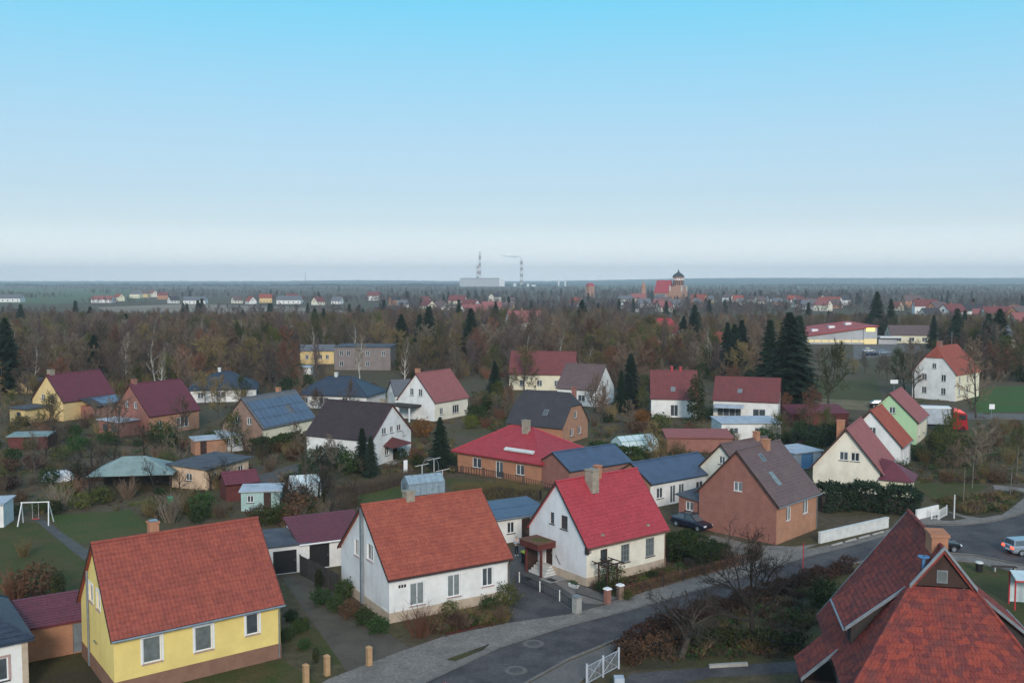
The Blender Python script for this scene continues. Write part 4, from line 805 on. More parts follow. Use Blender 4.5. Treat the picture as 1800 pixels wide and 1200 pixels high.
for i, (u_, v_, mm, lab) in enumerate(((-1.37, -4.0, 'brick_red', 'red brick gate pillar with white cap, left of the garden gate'), (.05, -3.93, 'brick_brown', 'tan brick gate pillar with white cap, right of the garden gate'))):
    t = thing('gate_pillar', lab, 'pillar', ML(u_, v_), R(37)); s = MB(); s.box(-.2, .2, -.2, .2, 0, 1.12); s.build('shaft', mm, t)
    s = MB(); s.hexa([(-.27, -.27, 1.122), (.27, -.27, 1.122), (.27, .27, 1.122), (-.27, .27, 1.122)], [(-.2, -.2, 1.24), (.2, -.2, 1.24), (.2, .2, 1.24), (-.2, .2, 1.24)]); s.build('cap', 'trim_white', t)
t = thing('concrete_post', 'square grey concrete gate post at the drive entrance', 'post', ML(-4.7, -4.2), R(37)); s = MB(); s.box(-.26, .26, -.26, .26, 0, 1.25); s.build('shaft', 'concrete', t); s = MB(); s.box(-.3, .3, -.3, .3, 1.252, 1.34); s.build('cap', 'trim_grey', t)
def gate(name, label, a, b, h, m, gap=.12):
    t = thing(name, label, 'gate', a); d = V(b) - V(a); f = MB(); bb = MB(); u = d.normalized()
    for z in (.12, h - .08): f.tube(V((0, 0, z)), d + V((0, 0, z)), .028, n=4)
    for p in (V(), d): f.tube(p + V((0, 0, .05)), p + V((0, 0, h)), .03, n=4)
    f.build('frame', m, t); n = int(d.length / gap)
    for i in range(1, n): bb.tube(d * (i / n) + V((0, 0, .12)), d * (i / n) + V((0, 0, h - .05)), .013, n=4)
    bb.build('bars', m, t, kind='stuff')
    return t
gate('garden_gate', 'black iron garden gate between the two brick pillars', ML(-1.12, -4.0), ML(-.2, -3.95), 1.0, 'black_metal')
gate('drive_gate', 'black iron side fence panel left of the red brick pillar', ML(-1.5, -3.75), ML(-1.9, -.9), .95, 'black_metal')
g1, g2 = G(1030, 1204), G(1086, 1174)
fg = gate('field_gate', 'white metal double gate at the bottom of the picture by the road', g1, g2, 1.25, 'roof_pale', .14)
dd = g2 - g1; s = MB()
for k in (0, 1):
    s.tube(dd * (k * .5) + V((0, 0, .12)), dd * (k * .5 + .5) + V((0, 0, 1.17)), .02, n=4)
    s.tube(dd * (k * .5) + V((0, 0, 1.17)), dd * (k * .5 + .5) + V((0, 0, .12)), .02, n=4)
s.build('brace', 'roof_pale', fg)
for k in (0, .5, 1):
    s = MB(); p = dd * k + V((.05, -.05, 0)); s.box(p.x - .06, p.x + .06, p.y - .06, p.y + .06, 0, 1.4); s.build('post', 'roof_pale', fg)
for (px, py, lab) in ((575, 1186, 'middle of the three orange wooden posts by the pavement'), (649, 1170, 'orange wooden post furthest right by the gravel drive'), (538, 1203, 'leftmost of the three orange wooden posts by the pavement')):
    t = thing('gate_post', lab, 'post', G(px, py), R(35)); s = MB(); s.box(-.16, .16, -.16, .16, 0, 1.25); s.build('shaft', 'wood_pale', t); s = MB(); s.hexa([(-.19, -.19, 1.252), (.19, -.19, 1.252), (.19, .19, 1.252), (-.19, .19, 1.252)], [(-.05, -.05, 1.36), (.05, -.05, 1.36), (.05, .05, 1.36), (-.05, .05, 1.36)]); s.build('cap', 'wood_pale', t)
# pergola by the front corner
t = thing('pergola', 'small dark wooden pergola at the corner of the red-roofed house', 'pergola', ML(.9, -1.6), R(37.2))
for (x_, y_) in ((-.55, -.5), (.55, -.5), (-.55, .5), (.55, .5)):
    s = MB(); s.box(x_ - .05, x_ + .05, y_ - .05, y_ + .05, 0, 2.15); s.build('post', 'wood_dark', t)
for y_ in (-.5, .5):
    s = MB(); s.box(-1.1, 1.1, y_ - .04, y_ + .04, 2.152, 2.25); s.build('beam', 'wood_dark', t)
for x_ in (-.9, 0, .9):
    s = MB(); s.box(x_ - .03, x_ + .03, -.95, .95, 2.252, 2.33); s.build('rafter', 'wood_dark', t)
t = thing('planter', 'white oblong planter with greenery on the path by the gable wall', 'planter', ML(-.95, .5), R(127)); s = MB(); s.hexa([(-.42, -.15, 0), (.42, -.15, 0), (.42, .15, 0), (-.42, .15, 0)], [(-.5, -.22, .3), (.5, -.22, .3), (.5, .22, .3), (-.5, .22, .3)]); s.build('trough', 'trim_white', t)
s = MB()
for i in range(160):
    p = V((random.uniform(-.42, .42), random.uniform(-.16, .16), random.uniform(.28, .5))); q = V((random.gauss(0, .07), random.gauss(0, .07), .06)); s.poly(p, p + q, p + V((q.y, -q.x, .05)))
s.build('plants', 'leaf_green', t, kind='stuff')
p_ = ML(-.95, 3.15); s = MB(); s.box(-.9, .9, -.7, .7, .025, .06); o = s.build('entrance_slab', 'slab'); o.location = p_; o.rotation_euler[2] = R(37.2); tag(o, 'pale paved square at the foot of the porch steps', 'paving slab')
p_ = ML(-1.25, 3.0); s = MB(); s.box(-.28, .28, -.45, .45, .062, .075); o = s.build('doormat', 'plastic_dark'); o.location = p_; o.rotation_euler[2] = R(37.2); tag(o, 'dark doormat lying on the pale paved square', 'doormat')
p_ = ML(-2.6, 4.6); s = MB(); s.box(-.3, .3, -.45, .45, .025, .04); o = s.build('doormat', 'plastic_dark'); o.location = p_; o.rotation_euler[2] = R(37.2); tag(o, 'dark doormat on the drive beside the front porch post', 'doormat')
# wheeled bin with lime lid
def wheelie(name, label, p, lid, body, h=1.0):
    t = thing(name, label, 'bin', p, R(30)); s = MB(); s.hexa([(-.22, -.25, .08), (.22, -.25, .08), (.22, .25, .08), (-.22, .25, .08)], [(-.29, -.33, h), (.29, -.33, h), (.29, .33, h), (-.29, .33, h)]); s.build('body', body, t)
    s = MB(); s.hexa([(-.32, -.37, h + .002), (.32, -.37, h + .002), (.32, .37, h + .002), (-.32, .37, h + .002)], [(-.28, -.3, h + .1), (.28, -.3, h + .1), (.28, .34, h + .14), (-.28, .34, h + .14)]); s.build('lid', lid, t)
    for x_ in (-.25, .25):
        s = MB(); s.tube((x_ - .03, .27, .1), (x_ + .03, .27, .1), .1, n=10); s.build('wheel', 'plastic_dark', t)
wheelie('wheelie_bin', 'black wheelie bin with lime yellow lid behind the brown porch', G(924, 990), 'plastic_lime', 'plastic_dark')
wheelie('garden_tank', 'green water butt in the garden behind the yellow house', G(300, 893), 'plastic_green', 'plastic_green', 1.15)
# wooden board fence beside the white house drive, along the gable
fence('board_fence', 'dark wooden board fence along the drive left of the white house', [G(528, 1010), G(560, 1026), G(596, 1046)], 1.7, 'wood_fence', 'wood_fence', .11, rails=2, step=2.0)
# low pale wall right of the brick house and picket barrier
a_, b_ = G(1442, 955), G(1562, 927); d_ = (b_ - a_); n_ = V((-d_.y, d_.x, 0)).normalized() * .25
t = thing('garden_wall', 'long low whitewashed garden wall along the pavement right of brick house', 'wall', a_); s = MB(); s.hexa([V(), d_, d_ + n_, n_], [p + V((0, 0, 1.0)) for p in (V(), d_, d_ + n_, n_)]); s.build('wall_body', 'concrete_white', t)
s = MB(); e_ = n_ * .25; s.hexa([p + V((0, 0, 1.002)) for p in (-e_, d_ - e_, d_ + n_ + e_, n_ + e_)], [p + V((0, 0, 1.08)) for p in (-e_, d_ - e_, d_ + n_ + e_, n_ + e_)]); s.build('coping', 'concrete_white', t)
t = thing('log_edging', 'row of low logs edging the pavement before the whitewashed wall', 'edging', G(1450, 962))
for i in range(4):
    p = G(1462 + i * 24, 962 - i * 6.4) - G(1450, 962); q = G(1480 + i * 24, 957 - i * 6.4) - G(1450, 962); s = MB(); s.tube(p + V((0, 0, .2)), q + V((0, 0, .2)), .11, n=8); s.build('log', 'concrete', t)
t = fence('picket_barrier', 'white picket barrier at the road junction', [G(1637, 913), G(1650, 914), G(1664, 906)], 1.1, 'trim_white', 'trim_white', .2, rails=2, step=3, pr=.04)
a_, b_ = G(1612, 914), G(1650, 905); d_ = b_ - a_; n_ = V((-d_.y, d_.x, 0)).normalized() * .2
s = MB(); s.hexa([V(), d_, d_ + n_, n_], [p + V((0, 0, 1.1)) for p in (V(), d_, d_ + n_, n_)]); o = s.build('garden_wall', 'plaster_white'); o.location = a_; tag(o, 'short lilac-white wall stub beside the picket barrier', 'wall')
# swing frame, tent roof, dome, greenhouses, poles
t = thing('swing_frame', 'white A-frame garden swing beside the left lawn', 'swing', G(63, 921), R(8))
for x_ in (-1.3, 1.3):
    for y_ in (-.8, .8):
        s = MB(); s.tube((x_ + (x_ * .15), y_, 0), (x_, 0, 2.3), .06, n=6); s.build('leg', 'trim_white', t)
s = MB(); s.tube((-1.4, 0, 2.3), (1.4, 0, 2.3), .06, n=6); s.build('crossbar', 'trim_white', t)
for x_ in (-.3, .3):
    s = MB(); s.tube((x_, 0, 2.3), (x_, 0, .6), .015, n=4); s.build('rope', 'concrete_white', t)
s = MB(); s.box(-.36, .36, -.12, .12, .55, .6); s.build('seat', 'plastic_red', t)
t = thing('pavilion', 'open garden pavilion with teal-grey hipped roof among the left gardens', 'pavilion', G(160, 868), R(8)); FOOT.append((t.location.x, t.location.y, R(8), 9.5, 6, .3))
A_ = [V((-.4, -.4, 2.2)), V((9.4, -.4, 2.2)), V((9.4, 6, 2.2)), V((-.4, 6, 2.2))]; r0, r1 = V((3, 2.8, 3.9)), V((5.6, 2.8, 3.9)); s = MB()
for q in ((A_[0], A_[1], r1, r0), (A_[1], A_[2], r1), (A_[2], A_[3], r0, r1), (A_[3], A_[0], r0)): s.poly(*q)
s.poly(*[p - V((0, 0, .1)) for p in A_[::-1]])
for i in range(4): s.poly(A_[i] - V((0, 0, .1)), A_[(i + 1) % 4] - V((0, 0, .1)), A_[(i + 1) % 4], A_[i])
s.build('roof', 'roof_teal', t)
for x_ in (0, 4.5, 9):
    for y_ in (0, 5.6):
        s = MB(); s.box(x_ - .07, x_ + .07, y_ - .07, y_ + .07, 0, 2.1); s.build('post', 'wood_dark', t)
s = MB(); s.box(.1, 9, 5.5, 5.58, .05, 2.08); s.build('back_panel', 'wood_dark', t)
t = thing('pool_dome', 'white domed pool cover among the left gardens', 'pool cover', G(103, 842), 0); s = MB(); n = 20
prof = [(1.0 - .0, 0), (.97, .35), (.8, .75), (.5, 1.0), (.0, 1.1)]; s.lathe([(r_ * 2.0, z_) for r_, z_ in prof], n); s.build('shell', 'trim_white', t, smooth=True)
s = MB()
for i in range(6):
    a = i * math.pi / 3
    for (r0_, z0_), (r1_, z1_) in zip(prof[:-1], prof[1:]): s.tube((r0_ * 2.02 * math.cos(a), r0_ * 2.02 * math.sin(a), z0_ + .02), (r1_ * 2.02 * math.cos(a), r1_ * 2.02 * math.sin(a), z1_ + .02), .03, n=4)
s.build('ribs', 'roof_pale', t)
def greenhouse(lab, px, py, a, L_, D_, h, hr, pm, fm, bays=6, tunnel=False):
    t = thing('greenhouse', lab, 'greenhouse', G(px, py), R(a)); FOOT.append((t.location.x, t.location.y, R(a), L_, D_, .2))
    if tunnel: sec = [(0, 0), (.02 * D_, h * .7), (.15 * D_, h * 1.15), (.5 * D_, hr), (.85 * D_, h * 1.15), (.98 * D_, h * .7), (D_, 0)]
    else: sec = [(0, 0), (0, h), (D_ / 2, hr), (D_, h), (D_, 0)]
    fr = MB()
    for i in range(bays + 1):
        x_ = L_ * i / bays
        for p, q in zip(sec[:-1], sec[1:]): fr.tube((x_, p[0], p[1]), (x_, q[0], q[1]), .035, n=4)
    for p in sec[1:-1]: fr.tube((0, p[0], p[1]), (L_, p[0], p[1]), .035, n=4)
    fr.build('frame', fm, t)
    for i in range(bays):
        for p, q in zip(sec[:-1], sec[1:]):
            s = MB(); s.poly((L_ * i / bays + .02, p[0], p[1]), (L_ * (i + 1) / bays - .02, p[0], p[1]), (L_ * (i + 1) / bays - .02, q[0], q[1]), (L_ * i / bays + .02, q[0], q[1])); s.build('pane', pm, t)
    for x_ in (0.005, L_ - .005):
        s = MB(); s.poly(*[(x_, p[0], p[1]) for p in sec]); s.build('end_pane', pm, t)
    s = MB(); s.box(-.04, -.02, D_ / 2 - .4, D_ / 2 + .4, .05, h * .95); s.build('door', fm, t)
greenhouse('glazed greenhouse on the lawn just behind the orange-roofed white house', 718, 872, 27, 4.6, 2.4, 1.35, 2.2, 'poly_blue', 'zinc')
greenhouse('pale plastic greenhouse beyond the turquoise shed', 512, 876, 20, 3.4, 2.6, 1.5, 2.4, 'poly_sheet', 'trim_white', 4)
greenhouse('white polytunnel behind the crimson-roofed bungalow', 1095, 800, 28, 6.4, 3.4, 1.6, 2.5, 'poly_sheet', 'plastic_green', 5, True)
for i, (px, py, h, lab) in enumerate(((742, 846, 2.1, 'white clothes line pole left of the glazed greenhouse'), (778, 856, 2.1, 'white T-shaped clothes line pole right of the glazed greenhouse'), (763, 836, 2.2, 'white clothes line pole behind the glazed greenhouse'))):
    t = thing('clothes_pole', lab, 'pole', G(px, py), R(27)); s = MB(); s.tube((0, 0, 0), (0, 0, h), .05, n=6); s.build('pole', 'concrete_white', t); s = MB(); s.tube((-.9, 0, h - .1), (.9, 0, h + .1), .04, n=6); s.build('crossbar', 'concrete_white', t)
t = thing('white_banner', 'white board with black pattern hung by the clothes poles', 'board', G(713, 840), R(20)); s = MB(); s.box(-.25, .25, -.03, .03, .6, 2.3); s.build('board', 'trim_white', t); s = MB(); s.tube((-.2, .05, 0), (-.2, .05, 2.3), .03); s.build('post', 'wood_dark', t)
t = thing('rose_arch', 'thin metal garden arch beyond the clothes poles', 'arch', G(757, 838), R(10)); s = MB(); pv = None
for i in range(13):
    a = math.pi * i / 12; p = V((1.0 * math.cos(a), 0, 1.5 + 1.0 * math.sin(a))); 
    if pv: s.tube(pv, p, .03, n=4)
    pv = p
s.tube((1, 0, 0), (1, 0, 1.5), .03, n=4); s.tube((-1, 0, 0), (-1, 0, 1.5), .03, n=4); s.build('hoop', 'zinc', t)
fence('garden_fence', 'weathered garden fence behind the lawn and greenhouse', [G(610, 868), G(660, 858), G(720, 842), G(775, 828), G(850, 836), G(920, 852), G(985, 868)], 1.0, 'wood_fence', 'wood_fence', .4, rails=2, step=3)
# street things
t = thing('rubbish_bin', 'dark round litter bin with pale lid on the lawn', 'bin', G(1721, 1004)); s = MB(); s.lathe([(.0, 0), (.26, 0), (.3, .75), (.0, .75)], 12); s.build('drum', 'plastic_dark', t); s = MB(); s.lathe([(.0, .76), (.34, .76), (.3, .86), (.0, .88)], 12); s.build('lid', 'concrete_white', t)
t = thing('bench', 'low dark wooden bench on the lawn at right', 'bench', G(1765, 1004), R(-8))
for i in range(3):
    s = MB(); s.box(-1.0, 1.0, -.25 + i * .17, -.12 + i * .17, .42, .47); s.build('slat', 'wood_dark', t)
for x_ in (-.8, .8):
    s = MB(); s.box(x_ - .06, x_ + .06, -.22, .22, 0, .418); s.build('leg', 'concrete', t)
t = thing('bus_shelter', 'red-framed glazed shelter cut off by the right edge', 'shelter', G(1784, 1072), R(-12))
for i in range(3):
    s = MB(); s.hexa([V((i * 1.3, 0, 2.3)), V((i * 1.3 + 1.25, 0, 2.3)), V((i * 1.3 + 1.25, 1.6, 2.6)), V((i * 1.3, 1.6, 2.6))], [V((i * 1.3, 0, 2.36)), V((i * 1.3 + 1.25, 0, 2.36)), V((i * 1.3 + 1.25, 1.6, 2.66)), V((i * 1.3, 1.6, 2.66))]); s.build('roof_panel', 'poly_sheet', t)
    s = MB(); s.box(i * 1.3 + .04, i * 1.3 + 1.22, 1.5, 1.53, .2, 2.4); s.build('glass_panel', 'poly_sheet', t)
for x_ in (0, 1.3, 2.6, 3.9):
    for y_ in (.05, 1.55):
        s = MB(); s.box(x_ - .05, x_ + .05, y_ - .05, y_ + .05, 0, 2.3 + y_ * .18); s.build('post', 'plastic_red', t)
s = MB(); s.box(-.05, 3.95, -.06, .04, 2.2, 2.3); s.build('beam', 'plastic_red', t)
def signpost(name, lab, px, py, h, w_, hh, m, a=0, back=False):
    t = thing(name, lab, 'sign', G(px, py), R(a)); s = MB(); s.tube((0, .04, 0), (0, .04, h), .04, n=6); s.build('post', 'zinc', t); s = MB(); s.box(-w_ / 2, w_ / 2, -.02, .0, h - hh, h); s.build('panel', m, t); return t
signpost('road_sign', 'white square road sign on a post before the bright green meadow', 1743, 735, 2.6, 1.0, .9, 'trim_white')
signpost('road_sign', 'white oblong road sign by the trees above the green-walled house', 1571, 706, 4.6, 1.6, .8, 'trim_white')
signpost('road_sign', 'small blue and white sign beside the big dark spruces', 1357, 668, 3.0, .7, .6, 'trim_white')
t = thing('speed_sign', 'round red and white sign at the very bottom of the road', 'sign', G(783, 1296), R(-4)); s = MB(); s.tube((0, .05, 0), (0, .05, 3.1), .035, n=6); s.build('post', 'zinc', t)
s = MB(); s.tube((0, -.01, 2.75), (0, .02, 2.75), .36, n=24); s.build('disc', 'plastic_red', t); s = MB(); s.tube((0, -.02, 2.75), (0, -.011, 2.75), .27, n=24); s.build('face', 'trim_white', t)
o = MB().tube((0, 0, 0), (0, 0, 3.3), .04, n=6).build('marker_pole', 'plastic_red'); o.location = G(1411, 1022); tag(o, 'thin red marker pole at the road edge by the larger apple tree', 'pole')
for i, (px, py) in enumerate(((1776, 873), (1693, 886), (1709, 858), (1787, 840))):
    o = MB().tube((0, 0, 0), (.1, 0, 4.2 if i else 3.6), .05, .03, 6).build('street_sapling', 'bark_pale'); o.location = G(px, py); tag(o, ['bare sapling by the kerb at the right edge', 'bare thin sapling left on the grass triangle', 'bare sapling at the back of the grass triangle', 'bare sapling beyond the cross path at right'][i], 'sapling')
o = MB().tube((0, 0, 0), (0, 0, 2.6), .07, n=6).build('concrete_stake', 'concrete_white'); o.location = G(1677, 912); tag(o, 'pale stake standing by the picket barrier', 'stake')
for (px, py, lab) in ((907, 1178, 'round iron manhole cover in the road, nearer one'), (938, 1131, 'round iron manhole cover in the road, further one')):
    t = thing('manhole_cover', lab, 'manhole cover', G(px, py)); s = MB(); s.lathe([(.0, .034), (.42, .034), (.43, .02)], 20); s.build('lid', 'paving_dark', t); s = MB(); s.lathe([(.44, .036), (.72, .034), (.74, .02)], 20); s.build('surround', 'asphalt_worn', t)
o = MB().box(-1.3, 1.3, -.12, .12, 0, .22).build('timber_beam', 'concrete'); o.location = G(1280, 1171); o.rotation_euler[2] = R(8); tag(o, 'pale beam lying beside the dark path under the apple trees', 'beam')
o = MB().box(-.3, .3, -.3, .3, 0, .9).build('utility_box', 'roof_pale'); o.location = G(1088, 1214); tag(o, 'pale mint utility box at the bottom edge by the white gate', 'box')
# ---------------------------------------------------------------- vehicles
def paint(name, c):
    m, n, b = newmat(name); b.inputs['Base Color'].default_value = (*c, 1); b.inputs['Roughness'].default_value = .3; b.inputs['Coat Weight'].default_value = .5; b.inputs['Metallic'].default_value = .3
    nz = n.nodes.new('ShaderNodeTexNoise'); nz.inputs['Scale'].default_value = 3; mr = n.nodes.new('ShaderNodeMapRange'); mr.inputs[3].default_value = .22; mr.inputs[4].default_value = .45; n.links.new(nz.outputs[0], mr.inputs[0]); n.links.new(mr.outputs[0], b.inputs['Roughness'])
paint('paint_navy', (.010, .014, .035)); paint('paint_black', (.010, .010, .012)); paint('paint_silver', (.30, .36, .42)); paint('paint_red', (.36, .012, .018)); paint('paint_white', (.6, .6, .6))
emis('tail_lit', (1.0, .06, .03), 2.5); emis('tail_off', (.35, .02, .02), 0); emis('head_lamp', (.7, .72, .75), 0)
def loft(mb, secs):
    n = len(secs[0]); o = len(mb.v)
    for sc_ in secs: mb.v += [tuple(p) for p in sc_]
    for j in range(len(secs) - 1):
        for i in range(n - 1): mb.f.append((o + j * n + i, o + j * n + i + 1, o + (j + 1) * n + i + 1, o + (j + 1) * n + i))
    mb.f.append(tuple(o + i for i in range(n - 1, -1, -1))); e0 = o + (len(secs) - 1) * n; mb.f.append(tuple(e0 + i for i in range(n)))
def car(lab, loc, rz, pm, wagon=False, lit=False, group=None):
    """front points along +x"""
    t = thing('car', lab, 'car', loc, rz, group)
    st = [(-2.2, .62, .42, .88), (-2.12, .80, .30, .95), (-1.4, .87, .22, .96), (-.3, .88, .22, .95), (.9, .88, .22, .93), (1.5, .86, .24, .86), (2.05, .78, .28, .74), (2.2, .62, .38, .62)]
    b = MB(); secs = []
    for x_, hw, zb, zt in st:
        secs.append([(x_, -hw + .08, zb), (x_, -hw, zb + .16), (x_, -hw - .01, zt - .14), (x_, -hw + .10, zt), (x_, 0, zt + .03), (x_, hw - .10, zt), (x_, hw + .01, zt - .14), (x_, hw, zb + .16), (x_, hw - .08, zb)])
    loft(b, secs); bo = b.build('body', pm, t, smooth=False)
    rb, rt = (-2.08, -1.95) if wagon else (-1.95, -1.25)
    lowf, topf = 1.15, .25; zr_ = 1.46; zb = .90; hb, ht = .78, .62
    c = MB(); lo = [V((rb, -hb, zb)), V((lowf, -hb, zb)), V((lowf, hb, zb)), V((rb, hb, zb))]; hi = [V((rt, -ht, zr_ - .04)), V((topf, -ht, zr_)), V((topf, ht, zr_)), V((rt, ht, zr_ - .04))]
    c.hexa(lo, hi); c.hexa([p for p in hi], [p * .0 + V((p.x * .92 - .02, p.y * .85, p.z + .045)) for p in hi]); c.build('cabin', pm, t)
    def pane(nm, q, k0=.0, inset=.1):
        ctr = sum(q, V()) / 4; nn = (q[1] - q[0]).cross(q[3] - q[0]).normalized(); nn = nn if nn.dot(ctr - V((-.4, 0, 1.1))) > 0 else -nn
        s = MB(); s.poly(*[p.lerp(ctr, inset) + nn * .012 for p in q]); s.build(nm, 'glass', t)
    pane('windscreen', [lo[1], lo[2], hi[2], hi[1]]); pane('rear_window', [lo[3], lo[0], hi[0], hi[3]])
    for sg, (a, b_, c_, d_) in ((-1, (lo[0], lo[1], hi[1], hi[0])), (1, (lo[3], lo[2], hi[2], hi[3]))):
        m0, m1 = a.lerp(b_, .5), d_.lerp(c_, .5); pane('side_window', [a, m0, m1, d_], inset=.13); pane('side_window', [m0, b_, c_, m1], inset=.13)
    for x_ in (-1.38, 1.38):
        for y_ in (-.80, .80):
            s = MB(); s.tube((x_, y_ - .10, .32), (x_, y_ + .10, .32), .32, n=16); wo = s.build('wheel', 'plastic_dark', t)
            yy = y_ + (.105 if y_ > 0 else -.105); s = MB(); s.tube((x_, yy - .006, .32), (x_, yy + .006, .32), .2, n=10); s.build('rim', 'zinc', wo)
    for y_ in (-.6, .6):
        s = MB(); s.box(2.08, 2.2, y_ - .17, y_ + .17, .56, .70); s.build('headlight', 'head_lamp', t)
        s = MB(); s.box(-2.23, -2.12, y_ - .18, y_ + .18, .66, .86); s.build('tail_light', 'tail_lit' if lit else 'tail_off', t)
    s = MB(); s.box(-2.24, -2.2, -.26, .26, .48, .6); s.build('number_plate', 'trim_white', t)
    return t
car('dark blue car parked beside the red brick house', (G(1180, 913) + G(1243, 940)) / 2 + V((.3, -.3, .02)), math.atan2(-5.6, 2.7) + .25, 'paint_navy')
car('black car passing behind the old house chimney', G(1643, 967), R(4), 'paint_black', True)
car('silver-blue estate car with red brake lights on, at the right edge', G(1809, 972), R(8), 'paint_silver', True, True)
for (px, py, a, m, lab) in ((1527, 619, 10, 'paint_white', 'white car on the supermarket car park'), (1552, 622, 12, 'paint_silver', 'silver car on the supermarket car park behind the white one'), (1533, 625, 5, 'paint_navy', 'dark car nearest on the supermarket car park')):
    car(lab, G(px, py), R(a), m)
car('dark car on the far road left of the lorry', G(1548, 716), R(-10), 'paint_black')
t = thing('lorry', 'red lorry cab with grey box trailer on the far road', 'lorry', G(1688, 757), R(-14))
s = MB(); s.hexa([V((-1.4, -1.2, .9)), V((.9, -1.2, .9)), V((.9, 1.2, .9)), V((-1.4, 1.2, .9))], [V((-1.3, -1.2, 3.3)), V((.65, -1.2, 3.1)), V((.65, 1.2, 3.1)), V((-1.3, 1.2, 3.3))]); s.hexa([V((-1.3, -1.1, 3.3)), V((.5, -1.1, 3.12)), V((.5, 1.1, 3.12)), V((-1.3, 1.1, 3.3))], [V((-1.2, -1, 3.85)), V((-.3, -1, 3.7)), V((-.3, 1, 3.7)), V((-1.2, 1, 3.85))]); s.box(-1.4, .95, -1.2, 1.2, .4, .9); s.build('cab', 'paint_red', t)
s = MB(); s.poly((.89, -1.05, 2.0), (.89, 1.05, 2.0), (.71, 1.05, 2.95), (.71, -1.05, 2.95)); s.build('windscreen', 'glass', t)
s = MB(); s.poly((-.5, -1.215, 2.0), (.6, -1.215, 2.0), (.5, -1.215, 2.85), (-.5, -1.215, 2.85)); s.build('side_window', 'glass', t)
s = MB(); s.box(-11.5, -1.7, -1.25, 1.25, 1.15, 3.8); s.build('trailer_box', 'roof_pale', t); s = MB(); s.box(-11.5, -1.7, -1.27, 1.27, 3.802, 4.0); s.build('trailer_roof', 'trim_white', t); s = MB(); s.box(-11, -.5, -.5, .5, .7, 1.1); s.build('chassis', 'black_metal', t)
for x_ in (.1, -2.6, -8.3, -9.5):
    for y_ in (-1.05, 1.05):
        s = MB(); s.tube((x_, y_ - .15, .5), (x_, y_ + .15, .5), .5, n=14); s.build('wheel', 'plastic_dark', t)
# ---------------------------------------------------------------- person by the porch
emis('skin', (.55, .33, .24), 0); emis('cloth_grey', (.34, .36, .40), 0); emis('cloth_dark', (.018, .018, .025), 0); emis('shoe_white', (.75, .75, .75), 0); emis('hair_dark', (.03, .022, .018), 0)
for k_, sc_ in (('skin', 9), ('cloth_grey', 14), ('cloth_dark', 14), ('shoe_white', 20), ('hair_dark', 40)):
    n = M[k_].node_tree; b = n.nodes['Principled BSDF']; b.inputs['Roughness'].default_value = .8; nz = n.nodes.new('ShaderNodeTexNoise'); nz.inputs['Scale'].default_value = sc_; bp = n.nodes.new('ShaderNodeBump'); bp.inputs['Distance'].default_value = .01; n.links.new(nz.outputs[0], bp.inputs['Height']); n.links.new(bp.outputs[0], b.inputs['Normal'])
def skin(name, vs, es, m, parent, sub=2):
    me = bpy.data.meshes.new(name); me.from_pydata([v[:3] for v in vs], es, []); me.materials.append(M[m])
    o = bpy.data.objects.new(name, me); col.objects.link(o); o.parent = parent
    md = o.modifiers.new('skin', 'SKIN'); me.skin_vertices
    for i, v in enumerate(vs):
        r_ = v[3] if isinstance(v[3], tuple) else (v[3], v[3]); me.skin_vertices[0].data[i].radius = r_; me.skin_vertices[0].data[i].use_root = (i == 0)
    md.use_smooth_shade = True; sb = o.modifiers.new('sub', 'SUBSURF'); sb.levels = sub; sb.render_levels = sub
    return o
pe = thing('person', 'person in light grey jacket and dark trousers standing by the porch holding a controller', 'person', G(908, 976), R(18))
vs = [(0, 0, .95, (.15, .11)), (0, 0, 1.15, (.14, .10)), (0, 0, 1.38, (.16, .10)), (0, 0, 1.47, .06), (0, -.01, 1.54, .055), (0, -.02, 1.62, (.075, .09)), (0, -.02, 1.70, (.07, .085)), (0, -.01, 1.74, .035)]
es = [(0, 1), (1, 2), (2, 3), (3, 4), (4, 5), (5, 6), (6, 7)]
for sg in (-1, 1):
    b0 = len(vs)
    vs += [(sg * .09, 0, .88, .085), (sg * .10, -.01, .48, .055), (sg * .11, .02, .09, .042), (sg * .13, -.12, .05, .035)]; es += [(0, b0), (b0, b0 + 1), (b0 + 1, b0 + 2), (b0 + 2, b0 + 3)]
    b1 = len(vs)
    vs += [(sg * .19, 0, 1.40, .055), (sg * .25, -.02, 1.14, .042), (sg * .13, -.24, 1.16, .033), (sg * .09, -.31, 1.18, (.035, .02))]; es += [(2, b1), (b1, b1 + 1), (b1 + 1, b1 + 2), (b1 + 2, b1 + 3)]
    for k in range(4):
        f = len(vs); vs += [(sg * (.10 - k * .012), -.36, 1.205 - k * .018, .009), (sg * (.06 - k * .008), -.385 + abs(k - 1) * .005, 1.205 - k * .018, .008)]; es += [(b1 + 3, f), (f, f + 1)]
    f = len(vs); vs += [(sg * .06, -.30, 1.215, .01), (sg * .04, -.335, 1.225, .009)]; es += [(b1 + 3, f), (f, f + 1)]
skin('body', vs, es, 'skin', pe, 1)
jv = [(0, 0, .90, (.19, .14)), (0, 0, 1.18, (.165, .125)), (0, 0, 1.37, (.185, .125)), (0, 0, 1.47, .08)]; je = [(0, 1), (1, 2), (2, 3)]
for sg in (-1, 1):
    b1 = len(jv); jv += [(sg * .20, 0, 1.40, .075), (sg * .26, -.02, 1.14, .06), (sg * .14, -.22, 1.16, .047)]; je += [(2, b1), (b1, b1 + 1), (b1 + 1, b1 + 2)]
skin('jacket', jv, je, 'cloth_grey', pe, 1)
tv = [(0, 0, 1.0, (.165, .12)), (0, 0, .9, (.16, .12))]; te = [(0, 1)]
for sg in (-1, 1):
    b1 = len(tv); tv += [(sg * .09, 0, .82, .10), (sg * .10, -.01, .48, .072), (sg * .11, .02, .1, .06)]; te += [(1, b1), (b1, b1 + 1), (b1 + 1, b1 + 2)]
